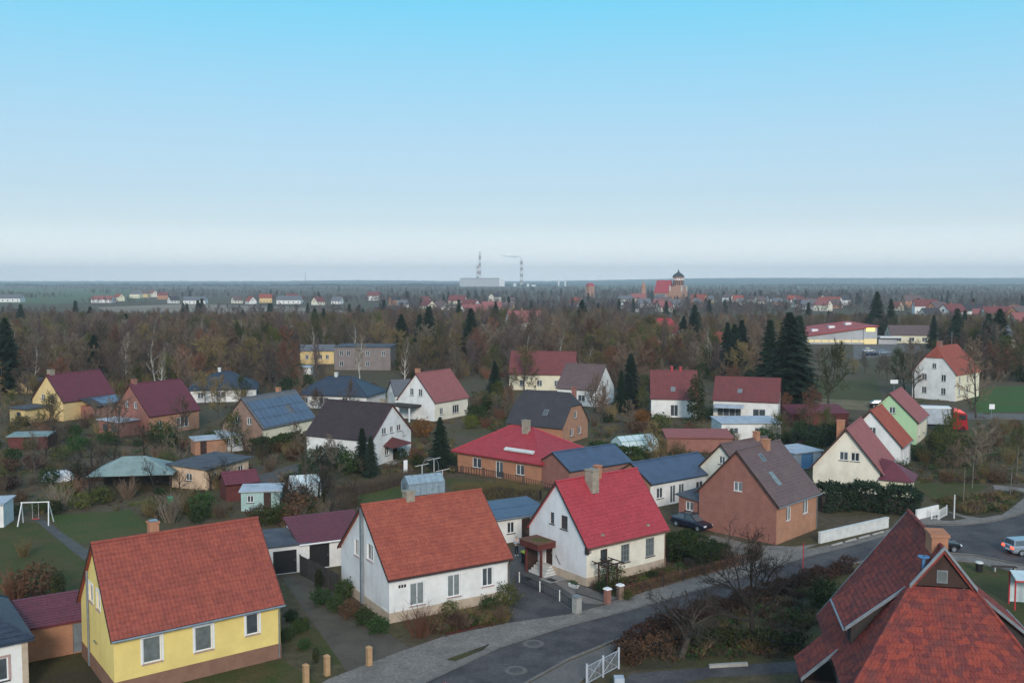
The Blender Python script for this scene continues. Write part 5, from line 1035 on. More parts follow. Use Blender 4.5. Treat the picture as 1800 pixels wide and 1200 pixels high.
skin('trousers', tv, te, 'cloth_dark', pe, 1)
for sg in (-1, 1): skin('shoe', [(sg * .11, .04, .05, .05), (sg * .13, -.10, .045, .05), (sg * .135, -.17, .035, .035)], [(0, 1), (1, 2)], 'shoe_white', pe, 1)
skin('hair', [(0, .04, 1.58, .065), (0, .03, 1.70, (.09, .095)), (0, -.02, 1.775, (.085, .07))], [(0, 1), (1, 2)], 'hair_dark', pe, 1)
s = MB(); s.tube((-.035, -.117, 1.645), (-.035, -.121, 1.645), .012, n=8); s.tube((.035, -.117, 1.645), (.035, -.121, 1.645), .012, n=8); s.build('eyes', 'hair_dark', pe)
s = MB(); s.cone((0, -.10, 1.62), (0, -.135, 1.60), .018, 5); s.build('nose', 'skin', pe)
s = MB(); s.box(-.03, .03, -.105, -.1, 1.563, 1.573); s.build('mouth', 'plastic_red', pe)
o = MB().box(-.09, .09, -.05, .05, -.02, .02).build('controller', 'plastic_dark'); o.location = pe.location + Matrix.Rotation(R(18), 3, 'Z') @ V((0, -.36, 1.19)); o.rotation_euler[2] = R(18); tag(o, 'dark handheld controller in the standing person\'s hands', 'controller')

# ---------------------------------------------------------------- supermarket
p = G(1541, 605); a = -5; sm = thing('supermarket', 'supermarket with large sloping red roof, grey walls and lit yellow sign', 'supermarket', p, R(a)); FOOT.append((p.x - 28, p.y - 2, R(a), 42, 48, 2))
mat('cladding', (.42, .43, .45), .6, .15, .15, fine=.1, fscale=2); emis('sign_yellow', (1.0, .75, .12), 1.6); emis('shop_light', (.75, .60, .30), .12); mat('roof_sheet_red', (.42, .055, .045), .6, .2, .08, fine=.12, fscale=1.5)
s = MB(); s.add([(-28, 0, 0), (0, 0, 0), (0, 0, 7.0), (-28, 0, 3.0), (-28, 46, 0), (0, 46, 0), (0, 46, 7.0), (-28, 46, 3.0)], [(0, 1, 2, 3), (5, 4, 7, 6), (1, 5, 6, 2), (4, 0, 3, 7)]); s.build('wall', 'cladding', sm)
s = MB(); s.hexa([V((-29, -1, 2.9)), V((.6, -1, 7.1)), V((.6, 47, 7.1)), V((-29, 47, 2.9))], [V((-29, -1, 3.2)), V((.6, -1, 7.4)), V((.6, 47, 7.4)), V((-29, 47, 3.2))]); rf = s.build('roof', 'roof_sheet_red', sm)
for i in range(3):
    x_ = -22 + i * 8; zz = 3.2 + (x_ + 29) * 4.2 / 29.6; s = MB(); s.box(x_, x_ + 2.4, 14 + i * 5, 17 + i * 5, zz - .2, zz + 1.0); s.build('roof_light', 'trim_white', rf)
for i in range(9):
    s = MB(); s.box(-27 + i * 2.9, -24.4 + i * 2.9, -.06, -.01, .7, 1.7); s.build('shop_window', 'shop_light', sm)
s = MB(); s.box(-5.2, -.05, -.5, -.02, 2.2, 6.6); s.build('entrance_panel', 'cladding', sm)
s = MB(); s.box(-4.3, -1.0, -.62, -.51, 5.2, 6.4); sg_ = s.build('sign', 'sign_yellow', sm)
for q in ((-4.45, -4.32, 5.05, 6.55), (-.98, -.85, 5.05, 6.55)):
    s = MB(); s.box(q[0], q[1], -.6, -.52, q[2], q[3]); s.build('sign_edge', 'plastic_red', sg_)
s = MB(); s.box(-5, -.1, -.56, -.02, .1, 2.18); s.build('entrance_glazing', 'shop_light', sm)
s = MB(); s.box(1, 9, -1.0, .5, 2.6, 3.1); s.build('canopy', 'trim_white', sm); s = MB(); s.box(.9, 8, .6, 10, 0, 2.9); s.build('side_wing', 'cladding', sm)
p = G(1566, 603); FOOT.append((p.x, p.y, R(-8), 20, 12, 1))
house('hall', 'long hall with dark brown roof right of the supermarket', (p.x, p.y, -8, 18, 11, 3.2, 7.0), 'plaster_pale', 'tile_greybrown', cat='hall', front=[(3, .8, 2, 1.6), (8, .8, 2, 1.6), (13, .8, 2, 1.6)], left=[(5.5, 3.4, 1.2, 1.2)], gutter=None, tile=(.8, 1.0, 2))

# ---------------------------------------------------------------- landmarks far off
mat('tower_roof', (.035, .045, .050), .5, .2, .3); mat('light_stone', (.55, .50, .45), .9, .2, .4); emis('lamp_glow', (1.0, .95, .85), .9)
p = G(1192, 528); ch = thing('church', 'brick church with domed tower and red nave roof on the skyline', 'church', p, R(-32))
s = MB(); s.box(-9, 9, -9, 9, 0, 12); s.box(-8, 8, -8, 8, 12.01, 18); s.build('tower_base', 'brick_tower', ch)
s = MB(); s.lathe([(7.4, 18), (7.4, 29.5), (7.9, 29.6), (7.9, 30.4), (0, 30.4)], 8); s.build('belfry', 'brick_tower', ch)
s = MB(); s.lathe([(8.2, 30.42), (7.6, 32), (5.2, 34.2), (2.6, 35.6), (1.2, 37), (.9, 38.2), (0, 41)], 8); s.build('dome', 'tower_roof', ch)
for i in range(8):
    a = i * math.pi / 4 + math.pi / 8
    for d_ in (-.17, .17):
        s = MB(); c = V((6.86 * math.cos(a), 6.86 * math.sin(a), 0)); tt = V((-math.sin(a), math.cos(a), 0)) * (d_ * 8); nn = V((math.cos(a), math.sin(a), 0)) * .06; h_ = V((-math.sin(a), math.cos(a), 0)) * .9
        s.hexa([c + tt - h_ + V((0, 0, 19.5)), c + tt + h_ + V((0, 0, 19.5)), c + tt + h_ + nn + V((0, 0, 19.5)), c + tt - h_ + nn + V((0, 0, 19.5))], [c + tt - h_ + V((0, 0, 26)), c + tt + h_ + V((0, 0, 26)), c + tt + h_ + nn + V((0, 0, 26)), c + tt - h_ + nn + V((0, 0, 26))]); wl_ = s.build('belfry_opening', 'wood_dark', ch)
        s = MB(); s.hexa([c + tt - h_ + V((0, 0, 26.1)), c + tt + h_ + V((0, 0, 26.1)), c + tt + h_ + nn + V((0, 0, 26.1)), c + tt - h_ + nn + V((0, 0, 26.1))], [c + tt - h_ + V((0, 0, 28.4)), c + tt + h_ + V((0, 0, 28.4)), c + tt + h_ + nn + V((0, 0, 28.4)), c + tt - h_ + nn + V((0, 0, 28.4))]); s.build('painted_lit_spot', 'trim_white', ch)  # white panels: lit spots at the belfry window tops painted in
for x_ in (-8, 8):
    for y_ in (-8, 8):
        s = MB(); s.box(x_ - .9, x_ + .9, y_ - .9, y_ + .9, 12.02, 17); s.cone((x_, y_, 17), (x_, y_, 20.5), 1.3, 4); s.build('pinnacle', 'light_stone', ch)
s = MB(); s.box(-30, -9.01, -8, 8, 0, 10); s.build('nave_wall', 'brick_tower', ch); s = MB(); s.add([(-30, -9, 10), (-9.02, -9, 10), (-9.02, 9, 10), (-30, 9, 10), (-30, 0, 26), (-9.02, 0, 26)], [(0, 1, 5, 4), (2, 3, 4, 5), (3, 0, 4), (1, 2, 5)]); s.build('nave_roof', 'tile_red', ch)
p = G(1131, 527); t = thing('round_tower', 'slender round brick tower with pointed top left of the church', 'tower', p); s = MB(); s.lathe([(3.6, 0), (3.3, 16), (3.7, 16.5), (3.7, 18.5), (3.2, 18.6), (0, 18.6)], 14); s.build('shaft', 'brick_tower', t); s = MB(); s.lathe([(2.6, 18.62), (0, 26)], 12); s.build('cone_roof', 'brick_tower', t)
p = G(1037, 522); t = thing('block_tower', 'square brick tower block with red roof left of the round tower', 'tower', p, R(30)); s = MB(); s.box(-5, 5, -5, 5, 0, 17); s.build('shaft', 'brick_tower', t); s = MB(); s.add([(-5.3, -5.3, 17), (5.3, -5.3, 17), (5.3, 5.3, 17), (-5.3, 5.3, 17), (-5.3, 0, 22), (5.3, 0, 22)], [(0, 1, 5, 4), (2, 3, 4, 5), (3, 0, 4), (1, 2, 5)]); s.build('roof', 'tile_red', t)
for z_ in (4, 8, 12):
    s = MB(); s.box(-.8, .8, -5.06, -5.01, z_, z_ + 2); s.build('window', 'glass', t)
mat('stack_white', (.75, .75, .75), .8, .05, .01); mat('stack_red', (.30, .22, .22), .8, .05, .01); mat('plant_grey', (.42, .41, .42), .8, .1, .01)
p0 = G(847, 503.4); pwp = thing('power_station', 'long grey power station hall on the horizon', 'power station', p0, 0)
k_ = p0.y / F
s = MB(); s.box(-39 * k_, 33 * k_, 0, 60, 0, 36); s.build('hall', 'plant_grey', pwp); s = MB(); s.box(-37 * k_, 30 * k_, 4, 56, 36.01, 39); s.build('roof', 'tile_dark', pwp); s = MB(); s.box(30 * k_, 40 * k_, -8, -.02, 0, 34); s.build('end_block', 'stack_white', pwp)
for (px, top, r_, lab) in ((838.5, 463, 5.5, 'shorter striped chimney behind the power station hall'), (842.5, 441, 5.5, 'tallest striped chimney behind the power station hall'), (917, 453, 6.5, 'striped chimney trailing white smoke right of the power station')):
    p = G(px, 503.4); h = (503.4 - top) / (503.4 - YH) * H; t = thing('chimney_stack', lab, 'chimney', p + V((0, 90, 0)))
    nb = 9
    for i in range(nb):
        s = MB(); s.tube((0, 0, h * i / nb), (0, 0, h * (i + 1) / nb), r_ * (1.25 - .35 * i / nb), r_ * (1.25 - .35 * (i + 1) / nb), 14); s.build('band', 'stack_red' if i % 2 else 'stack_white', t)
for px, lab in ((982, 'left of two white silos on the horizon'), (993.5, 'right of two white silos on the horizon')):
    p = G(px, 503.4); t = thing('silo_tower', lab, 'silo', p); s = MB(); s.tube((0, 0, 0), (0, 0, 30), 4, 3.6, 12); s.build('shaft', 'stack_white', t); s = MB(); s.tube((0, 0, 30.02), (0, 0, 33), 5.5, n=12); s.build('head', 'stack_white', t)
for px, w_, h_, lab in ((905, 5, 14, 'white plant block left of the smoking chimney'), (928, 4, 12, 'white plant block right of the smoking chimney'), (938, 8, 7, 'low white plant shed right of the smoking chimney')):
    p = G(px, 503.4); t = thing('plant_block', lab, 'building', p); s = MB(); s.box(-w_ * k_ / 2, w_ * k_ / 2, 0, 20, 0, h_); s.build('wall', 'stack_white', t); s = MB(); s.box(-w_ * k_ / 2 - 1, w_ * k_ / 2 + 1, -1, 21, h_ + .01, h_ + 1.5); s.build('roof', 'plant_grey', t)
p = G(537, 512); t = thing('radio_mast', 'thin lattice radio mast on the horizon left', 'mast', p); s = MB(); h = (512 - 478) / (512 - YH) * H
for i in range(10):
    z0, z1 = h * i / 10, h * (i + 1) / 10; w0, w1 = 1.1 * (1 - i / 12), 1.1 * (1 - (i + 1) / 12)
    for k in range(3):
        c0, c1 = (math.cos(k * 2.094), math.sin(k * 2.094)), (math.cos((k + 1) * 2.094), math.sin((k + 1) * 2.094)); s.tube((c0[0] * w0, c0[1] * w0, z0), (c0[0] * w1, c0[1] * w1, z1), .18, n=4, cap=False); s.tube((c0[0] * w0, c0[1] * w0, z0), (c1[0] * w1, c1[1] * w1, z1), .12, n=4, cap=False)
s.build('lattice', 'zinc', t)
# smoke plume
p = G(917, 503.4) + V((0, 90, (503.4 - 453) / (503.4 - YH) * H)); s = MB(); n = 14; pv = []
for j in range(16):
    f = j / 15; c = V((-f * 105, 10 * f, 4 + 9 * f + math.sin(f * 9) * 2)); r_ = 3.2 + 6 * math.sin(f * math.pi) * (1 + .35 * math.sin(j * 2.3)); r_ *= (1 - .5 * f)
    pv.append([(c.x + random.uniform(-1, 1), c.y + r_ * math.cos(2 * math.pi * i / n) * random.uniform(.8, 1.15), c.z + .62 * r_ * math.sin(2 * math.pi * i / n) * random.uniform(.8, 1.15)) for i in range(n)] )
for sc_ in pv: sc_.append(sc_[0])
loft(s, pv); s.f = [f_[::-1] for f_ in s.f]; m = bpy.data.materials.new('smoke'); m.use_nodes = True; m.node_tree.nodes.clear(); M['smoke'] = m
vo = m.node_tree.nodes.new('ShaderNodeVolumePrincipled'); vo.inputs['Color'].default_value = (.95, .95, .97, 1); vo.inputs['Density'].default_value = .12; vo.inputs['Anisotropy'].default_value = -.3; mo_ = m.node_tree.nodes.new('ShaderNodeOutputMaterial'); m.node_tree.links.new(vo.outputs[0], mo_.inputs['Volume'])
o = s.build('smoke', 'smoke', kind='stuff'); o.location = p; o['label'] = 'thin white smoke drifting left from the chimney'; o['category'] = 'smoke'
# ---------------------------------------------------------------- plants: shapes
def rdir(rng, d, ang):
    q = V((rng.gauss(0, 1), rng.gauss(0, 1), rng.gauss(0, 1))); q = (q - d * q.dot(d))
    return (d + q.normalized() * math.tan(ang) * rng.uniform(.5, 1.2)).normalized()
def bare_tree(seed, h, spread, tf=.3, nl=13, nb=6, ntw=5, ntl=3, r0=None, tw=.014, up=.25, lean=0., crook=.25):
    rng = random.Random(seed); T = MB(); C = MB(); r0 = r0 or h * .017
    pts = [V((0, 0, -.15))]; d = V((lean, 0, 1)).normalized(); n = 7; th = h * (.55 + .3 * (1 - tf))
    for i in range(n):
        d = (d + V((rng.gauss(0, .07), rng.gauss(0, .07), .05)) * (1 + crook)).normalized(); pts.append(pts[-1] + d * (th / n))
    rad = lambda f: r0 * (1 - f) ** .8 + .02
    for i in range(n): T.tube(pts[i], pts[i + 1], rad(i / n) * (1.35 if i == 0 else 1), rad((i + 1) / n), 7, False)
    phi = rng.uniform(0, 6)
    for l in range(nl):
        f = tf + (1 - tf) * ((l + .5) / nl); k = min(n - 1, int(f * n)); p = pts[k].lerp(pts[k + 1], f * n - k)
        phi += 2.4 + rng.uniform(-.3, .3); el = .25 + .9 * f + rng.uniform(-.15, .2)
        d = V((math.cos(phi) * math.cos(el), math.sin(phi) * math.cos(el), math.sin(el)))
        ll = spread * (1.05 - .55 * abs(f - .45) / .55) * rng.uniform(.75, 1.15); rl = max(.02, rad(f) * .62); q = p; ns = 5
        limb = [p]
        for j in range(ns):
            d = (rdir(rng, d, crook) + V((0, 0, up * .4))).normalized(); q2 = q + d * (ll / ns); T.tube(q, q2, rl * (1 - j / ns * .8), rl * (1 - (j + 1) / ns * .8), 5, False); limb.append(q2); q = q2
        for b in range(nb):
            g = .2 + .8 * (b + rng.random()) / nb; kk = min(ns - 1, int(g * ns)); bp = limb[kk].lerp(limb[kk + 1], g * ns - kk); bd = rdir(rng, (limb[kk + 1] - limb[kk]).normalized(), 1.0); bd = (bd + V((0, 0, up))).normalized()
            bl = ll * .42 * (1.2 - .5 * g) * rng.uniform(.7, 1.2); q = bp; rb = max(tw * 1.6, rl * .35)
            br = [q]
            for j in range(3):
                bd = (rdir(rng, bd, crook * 1.2) + V((0, 0, up * .25))).normalized(); q2 = q + bd * (bl / 3); C.tube(q, q2, rb * (1 - j * .28), rb * (1 - (j + 1) * .28), 3, False); br.append(q2); q = q2
            for t_ in range(ntw):
                g2 = .15 + .85 * (t_ + rng.random()) / ntw; kk2 = min(2, int(g2 * 3)); tp = br[kk2].lerp(br[kk2 + 1], g2 * 3 - kk2); td = (rdir(rng, bd, .9) + V((0, 0, up * .5))).normalized(); tl = bl * .5 * rng.uniform(.6, 1.3)
                te = tp + td * tl; C.cone(tp, te, tw, 3)
                for _ in range(ntl):
                    a_ = tp.lerp(te, rng.uniform(.2, .95)); C.cone(a_, a_ + (rdir(rng, td, .9) + V((0, 0, up * .3))).normalized() * tl * .5, tw * .7, 3)
    return T, C
def conifer(seed, h, Rb, gap=.34, leaf=.42, droop=.25, start=.06, power=.85):
    """tiers of drooping boughs, each bough a ragged fan of short needle sprays"""
    rng = random.Random(seed); T = MB(); C = MB()
    T.tube((0, 0, -.1), (0, 0, h * .98), h * .016 + .05, .02, 7)
    z = h * start
    while z < h * .985:
        f = z / h; r = Rb * (1 - f) ** power * (1.0 if f > .15 else .75 + f * 1.6) + .25; nb = max(5, int(10 - 3 * f)); ph = rng.uniform(0, 6.28)
        for b in range(nb):
            a = ph + 6.283 * b / nb + rng.uniform(-.25, .25); rl = r * rng.uniform(.45, 1.2); d = V((math.cos(a), math.sin(a), 0)); sd = V((-d.y, d.x, 0)); n = max(3, int(rl / (leaf * .5)))
            up_ = rng.uniform(.0, .22)
            for j in range(n):
                g = (j + .5) / n; p = d * (rl * g) + V((0, 0, z + up_ * rl * g - droop * rl * g * g)); w_ = (leaf * .6 + .22 * rl * (1 - abs(g - .45))) * rng.uniform(.7, 1.2)
                for sg in (-1, 1):
                    e_ = p + d * leaf * rng.uniform(.5, 1.1) + sd * sg * w_ + V((0, 0, -leaf * rng.uniform(.15, .8)))
                    C.poly(p + V((0, 0, .05)), p + d * leaf * .95 - V((0, 0, .1)), e_); C.poly(p - d * leaf * .2, p + d * leaf * .3, p + sd * sg * w_ * .55 + d * leaf * .1 - V((0, 0, leaf * rng.uniform(.6, 1.2))))
        z += gap * (1.1 - .4 * f) * rng.uniform(.8, 1.2)
    return T, C
def leafball(seed, n, rx, ry, rz_, leaf, lump=.25, base=0., shell=.55):
    rng = random.Random(seed); C = MB(); ph = [rng.uniform(0, 6) for _ in range(6)]
    for _ in range(n):
        u = rng.uniform(-1, 1); a = rng.uniform(0, 6.283); s_ = math.sqrt(1 - u * u); d = V((s_ * math.cos(a), s_ * math.sin(a), u))
        k = 1 + lump * (math.sin(3 * a + ph[0]) * math.cos(4 * u + ph[1]) + .6 * math.sin(7 * a + ph[2] + 5 * u) + .4 * math.sin(11 * u + ph[3])); r = k * (shell + (1 - shell) * rng.random() ** .5)
        p = V((d.x * rx * r, d.y * ry * r, base + rz_ + d.z * rz_ * r))
        if p.z < .02: continue
        t1 = V((rng.gauss(0, 1), rng.gauss(0, 1), rng.gauss(0, .7))).normalized() * leaf * rng.uniform(.6, 1.3); t2 = V((rng.gauss(0, 1), rng.gauss(0, 1), rng.gauss(0, .7))).normalized() * leaf * rng.uniform(.5, 1.1)
        C.poly(p, p + t1, p + t1 * .6 + t2)
    return C
def twigbush(seed, n, r, h, tw=.012, sub=5):
    rng = random.Random(seed); C = MB()
    for _ in range(n):
        a = rng.uniform(0, 6.283); b = V((math.cos(a), math.sin(a), 0)) * r * .35 * rng.random(); d = (V((math.cos(a), math.sin(a), 0)) * rng.uniform(.1, 1.0) * r / h + V((0, 0, 1))).normalized(); l = h * rng.uniform(.6, 1.1); m_ = b + d * l * .5; e_ = m_ + rdir(rng, d, .3) * l * .5
        C.tube(b, m_, tw * 1.5, tw, 3, False); C.cone(m_, e_, tw, 3)
        for _ in range(sub):
            p = (b.lerp(m_, rng.uniform(.3, 1)) if rng.random() < .4 else m_.lerp(e_, rng.random())); C.cone(p, p + rdir(rng, d, .7) * l * .3 * rng.uniform(.5, 1.2), tw * .7, 3)
    return C
def hedge(name, label, pts, w_, h, m, dens=80, leaf=.19, cat='hedge', wave=.12, twig=False):
    """clipped or loose hedge along a line: leaves over its sides and top, round a dark twig core"""
    rng = random.Random(len(name) + int(h * 10)); o0 = V(pts[0]); C = MB(); K_ = MB()
    for a, b in zip(pts[:-1], pts[1:]):
        a, b = V(a) - o0, V(b) - o0; d = b - a; L_ = d.length; d.normalize(); nn = V((-d.y, d.x, 0))
        K_.hexa([a - nn * w_ * .28, b - nn * w_ * .28, b + nn * w_ * .28, a + nn * w_ * .28], [p + V((0, 0, h * .66)) for p in (a - nn * w_ * .16, b - nn * w_ * .16, b + nn * w_ * .16, a + nn * w_ * .16)])
        area = L_ * (w_ + 2 * h)
        for _ in range(int(area * dens)):
            x_ = rng.uniform(-.1, L_ + .1); k = rng.uniform(0, w_ + 2 * h) if rng.random() < .8 else h + w_ * rng.random(); hh = h * (1 + wave * math.sin(x_ * 1.3) + wave * .6 * math.sin(x_ * 3.1 + 1)); ww = w_ / 2 * (1 + wave * math.sin(x_ * 2.1 + 2))
            if k < h: p = a + d * x_ - nn * ww * rng.uniform(.75, 1.08) + V((0, 0, k / h * hh))
            elif k < h + w_: p = a + d * x_ + nn * ((k - h) / w_ * 2 - 1) * ww + V((0, 0, hh * rng.uniform(.85, 1.06)))
            else: p = a + d * x_ + nn * ww * rng.uniform(.75, 1.08) + V((0, 0, (k - h - w_) / h * hh))
            if twig: C.cone(p - V((0, 0, leaf)), p + V((rng.gauss(0, .5), rng.gauss(0, .5), 1)).normalized() * leaf * 2, .012, 3)
            else:
                t1 = V((rng.gauss(0, 1), rng.gauss(0, 1), rng.gauss(0, .8))).normalized() * leaf * rng.uniform(.6, 1.3); t2 = V((rng.gauss(0, 1), rng.gauss(0, 1), rng.gauss(0, .8))).normalized() * leaf; C.poly(p, p + t1, p + t1 * .6 + t2)
    t = thing(name, label, cat, o0); C.build('foliage', m, t, kind='stuff'); K_.build('core', 'twig_dark', t)
    return t

# ---------------------------------------------------------------- plant prototypes (mesh data only)
PR = {}
def proto(k, T, C, tm, cm):
    PR[k] = (T.mesh('trunk', tm) if T else None, C.mesh('crown', cm))
for i in range(4):
    T, C = bare_tree(10 + i, 13 + i, 4.9, .16, 15, 7, 6, 4, tw=.042, up=.30, r0=.17); proto('bare%d' % i, T, C, 'bark', ('twig_brown', 'twig_grey', 'twig_purple', 'twig_brown')[i])
for i, cm in enumerate(('twig_ochre', 'twig_red', 'leaf_ivy')):
    T, C = bare_tree(30 + i, 13, 5.0, .16, 15, 7, 6, 5, tw=.05, up=.22, r0=.17); proto('tint%d' % i, T, C, 'bark', cm)
for i in range(2):
    T, C = bare_tree(40 + i, 16, 3.0, .28, 15, 6, 6, 4, tw=.03, up=.5, r0=.16); proto('birch%d' % i, T, C, 'bark_birch', 'twig_grey')
for i in range(3):
    T, C = conifer(50 + i, 18, 5.4 - .7 * i, power=.78); proto('spruce%d' % i, T, C, 'bark_dark', ('leaf_spruce', 'leaf_pine', 'leaf_spruce')[i])
for i in range(2):
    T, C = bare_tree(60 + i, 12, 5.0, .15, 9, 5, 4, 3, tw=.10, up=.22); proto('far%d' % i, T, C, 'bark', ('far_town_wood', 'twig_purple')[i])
T, C = conifer(70, 16, 3.8, .8, 1.0); proto('far2', T, C, 'bark_dark', 'leaf_pine')
for i, (cm, n, rx, rz_) in enumerate((('leaf_hedge', 1300, 1, .9), ('leaf_green', 1300, 1, .8), ('leaf_thuja', 1300, .55, 1.4), ('leaf_brown', 1100, 1, .8), ('leaf_ivy', 1000, 1.1, .8), ('leaf_redhedge', 1100, 1.1, .7))):
    PR['shrub%d' % i] = (None, leafball(80 + i, n, rx, rx, rz_, .17).mesh('shrub', cm))
for i, cm in enumerate(('twig_brown', 'twig_ochre', 'twig_red', 'twig_grey')):
    PR['bush%d' % i] = (None, twigbush(90 + i, 70, 1.2, 1.9, .016).mesh('shrub', cm))
for i in range(2):
    T, C = bare_tree(100 + i, 5.5, 2.6, .25, 9, 6, 5, 3, tw=.013, up=.15, r0=.13, crook=.4); proto('fruit%d' % i, T, C, 'bark_dark', 'twig_dark')
T, C = bare_tree(110, 8, 2.8, .2, 11, 6, 5, 3, tw=.018, up=.4); proto('small0', T, C, 'bark', 'twig_grey')
def plant(k, name, label, cat, loc, sc_=1., group=None, rz=None, sz=None):
    T, C = PR[k]; rz = random.uniform(0, 6.28) if rz is None else rz
    if T is None:
        o = inst(name, C); o.location = loc; o.rotation_euler[2] = rz; o.scale = (sc_, sc_, sz or sc_); return tag(o, label, cat, group)
    t = thing(name, label, cat, loc, rz, group); t.scale = (sc_, sc_, sz or sc_); inst('trunk', T, t); inst('crown', C, t); return t

# ---------------------------------------------------------------- single plants one can point to
def own(k, name, label, cat, px, py, sc_, **kw): return plant(k, name, label, cat, G(px, py), sc_, **kw)
T, C = bare_tree(5, 4.7, 3.6, .38, 11, 7, 6, 3, r0=.22, tw=.020, up=.16, lean=-.12, crook=.4); PR['apple_a'] = (T.mesh('trunk', 'bark'), C.mesh('crown', 'twig_dark'))
T, C = bare_tree(8, 6.4, 5.2, .30, 13, 7, 6, 3, r0=.22, tw=.020, up=.12, lean=.05, crook=.4); PR['apple_b'] = (T.mesh('trunk', 'bark_dark'), C.mesh('crown', 'twig_dark'))
own('apple_a', 'apple_tree', 'leafless apple tree with pale split trunk near the white gate', 'tree', 1197, 1156, 1.0, rz=2.2)
own('apple_b', 'apple_tree', 'larger leafless spreading apple tree before the old house', 'tree', 1325, 1130, 1.0, rz=.5)
hedge('hedge', 'low reddish brown hedge along the near side of the road', [G(1092, 1158), G(1120, 1130), G(1160, 1110), G(1225, 1084), G(1295, 1066), G(1345, 1050), G(1415, 1027), G(1495, 1002)], 1.1, .9, 'leaf_redhedge', 130, .16, wave=.2)
hedge('hedge', 'low evergreen hedge doubling as dark shadow under the larger apple tree', [G(1215, 1136), G(1280, 1130), G(1345, 1135), G(1410, 1143)], 1.4, .75, 'leaf_thuja', 110, .19, wave=.3)  # low evergreens whose dark leaves also stand for shadow beneath the trees
hedge('hedge', 'brown scrubby hedge doubling as shadow behind the smaller apple tree', [G(1112, 1160), G(1160, 1140), G(1215, 1124)], 1.1, .8, 'leaf_brown', 80, .16, wave=.25)  # scrub also filling in for brown tree shadow on the grass
own('shrub0', 'shrub', 'dark rounded evergreen on the lawn left of the old house', 'shrub', 1450, 1066, 1.2)
own('shrub3', 'shrub', 'brown leafy shrub at the end of the white gate', 'shrub', 1105, 1165, .9)
hedge('hedge', 'broad evergreen hedge right of the red-roofed house, front one', [ML(10.0, -1.9), ML(12, -1.9), ML(14.2, -2.0)], 2.4, 1.5, 'leaf_hedge', 150, .2, wave=.16)
hedge('hedge', 'broad evergreen hedge right of the red-roofed house, rear one', [ML(10.2, 1.6), ML(12.5, 1.6), ML(15, 1.5)], 2.4, 1.6, 'leaf_hedge', 150, .2, wave=.16)
own('shrub4', 'shrub', 'tall variegated shrub climbing beside the dark pergola', 'shrub', 1077, 1032, .95, sz=1.25)
own('shrub4', 'shrub', 'yellowish bush right of the tan brick pillar', 'shrub', 1102, 1053, .5)
own('shrub1', 'shrub', 'dark green bush behind the garden gate', 'shrub', 1060, 1040, .6)
own('bush0', 'shrub', 'twiggy bush left of the dark pergola', 'shrub', 1046, 1036, .45)
for i in range(6): own('shrub%d' % (1, 4, 0, 3, 4, 1)[i], 'flower_bed_plant', 'low leafy plant in the bed along the iron fence', 'plant', 1115 + i * 16, 1032 - i * 5.5, .35 + .08 * (i % 3), group='plants in the bed along the iron fence')
own('bush2', 'shrub', 'big brown bush at the front corner of the orange-roofed white house', 'shrub', 738, 1118, 1.35, sz=1.15)
own('shrub5', 'shrub', 'reddish low bush in the red gravel bed', 'shrub', 800, 1103, .7)
own('shrub4', 'shrub', 'yellow-tipped bush against the white house plinth', 'shrub', 790, 1078, .6)
own('shrub4', 'shrub', 'tall yellow-green bush at the right corner of orange-roofed white house', 'shrub', 893, 1064, .85, sz=1.1)
own('shrub0', 'shrub', 'dark bush in the bed right of the red gravel', 'shrub', 860, 1078, .75)
own('bush0', 'shrub', 'bare bush between red gravel and the drive', 'shrub', 878, 1090, .6)
for i, (px, py, k, s_) in enumerate(((565, 1062, 1, .8), (590, 1075, 0, .7), (615, 1085, 3, .8), (640, 1098, 0, .7), (665, 1112, 1, .75), (560, 1035, 2, .6), (605, 1050, 0, .8))):
    own('shrub%d' % k, 'shrub', 'dark low bush in the border between gravel drive and white house', 'shrub', px, py, s_, group='border bushes left of the white house')
for i, (px, py, k, s_) in enumerate(((512, 1090, 1, .5), (530, 1110, 0, .6), (505, 1125, 0, .5), (535, 1140, 1, .45), (555, 1165, 2, .4))):
    own('shrub%d' % k, 'shrub', 'small clipped bush in the border right of the yellow house', 'shrub', px, py, s_, group='border bushes right of the yellow house')
own('shrub3', 'shrub', 'large brown bush on the lawn left of the yellow house', 'shrub', 62, 1050, 1.7); own('bush2', 'shrub', 'reddish twiggy bush beside the large brown bush', 'shrub', 25, 1058, 1.4); own('shrub2', 'shrub', 'dark pointed evergreen left of the yellow gable', 'shrub', 104, 1058, .9)
own('bush1', 'shrub', 'orange-tinged bush on the far left lawn', 'shrub', 42, 978, .9)
own('spruce0', 'spruce_tree', 'dark spruce right of the white house with dark brown roof', 'tree', 774, 826, .36, sz=.40)
own('spruce2', 'spruce_tree', 'dark conifer in front of the dark brown roof', 'tree', 637, 832, .36, sz=.34)
own('spruce1', 'spruce_tree', 'second dark conifer in front of the dark brown roof', 'tree', 652, 838, .28, sz=.30)
for i, (px, py, s_) in enumerate(((570, 818, 1.5), (595, 824, 1.7), (618, 832, 1.6), (548, 816, 1.2))): own('shrub0', 'shrub', 'dense dark evergreen before the house with dark brown roof', 'shrub', px, py, s_, group='evergreens before the dark brown roof')
own('shrub0', 'shrub', 'round evergreen bush in front of the plum-roofed brick house', 'shrub', 286, 786, 2.1)

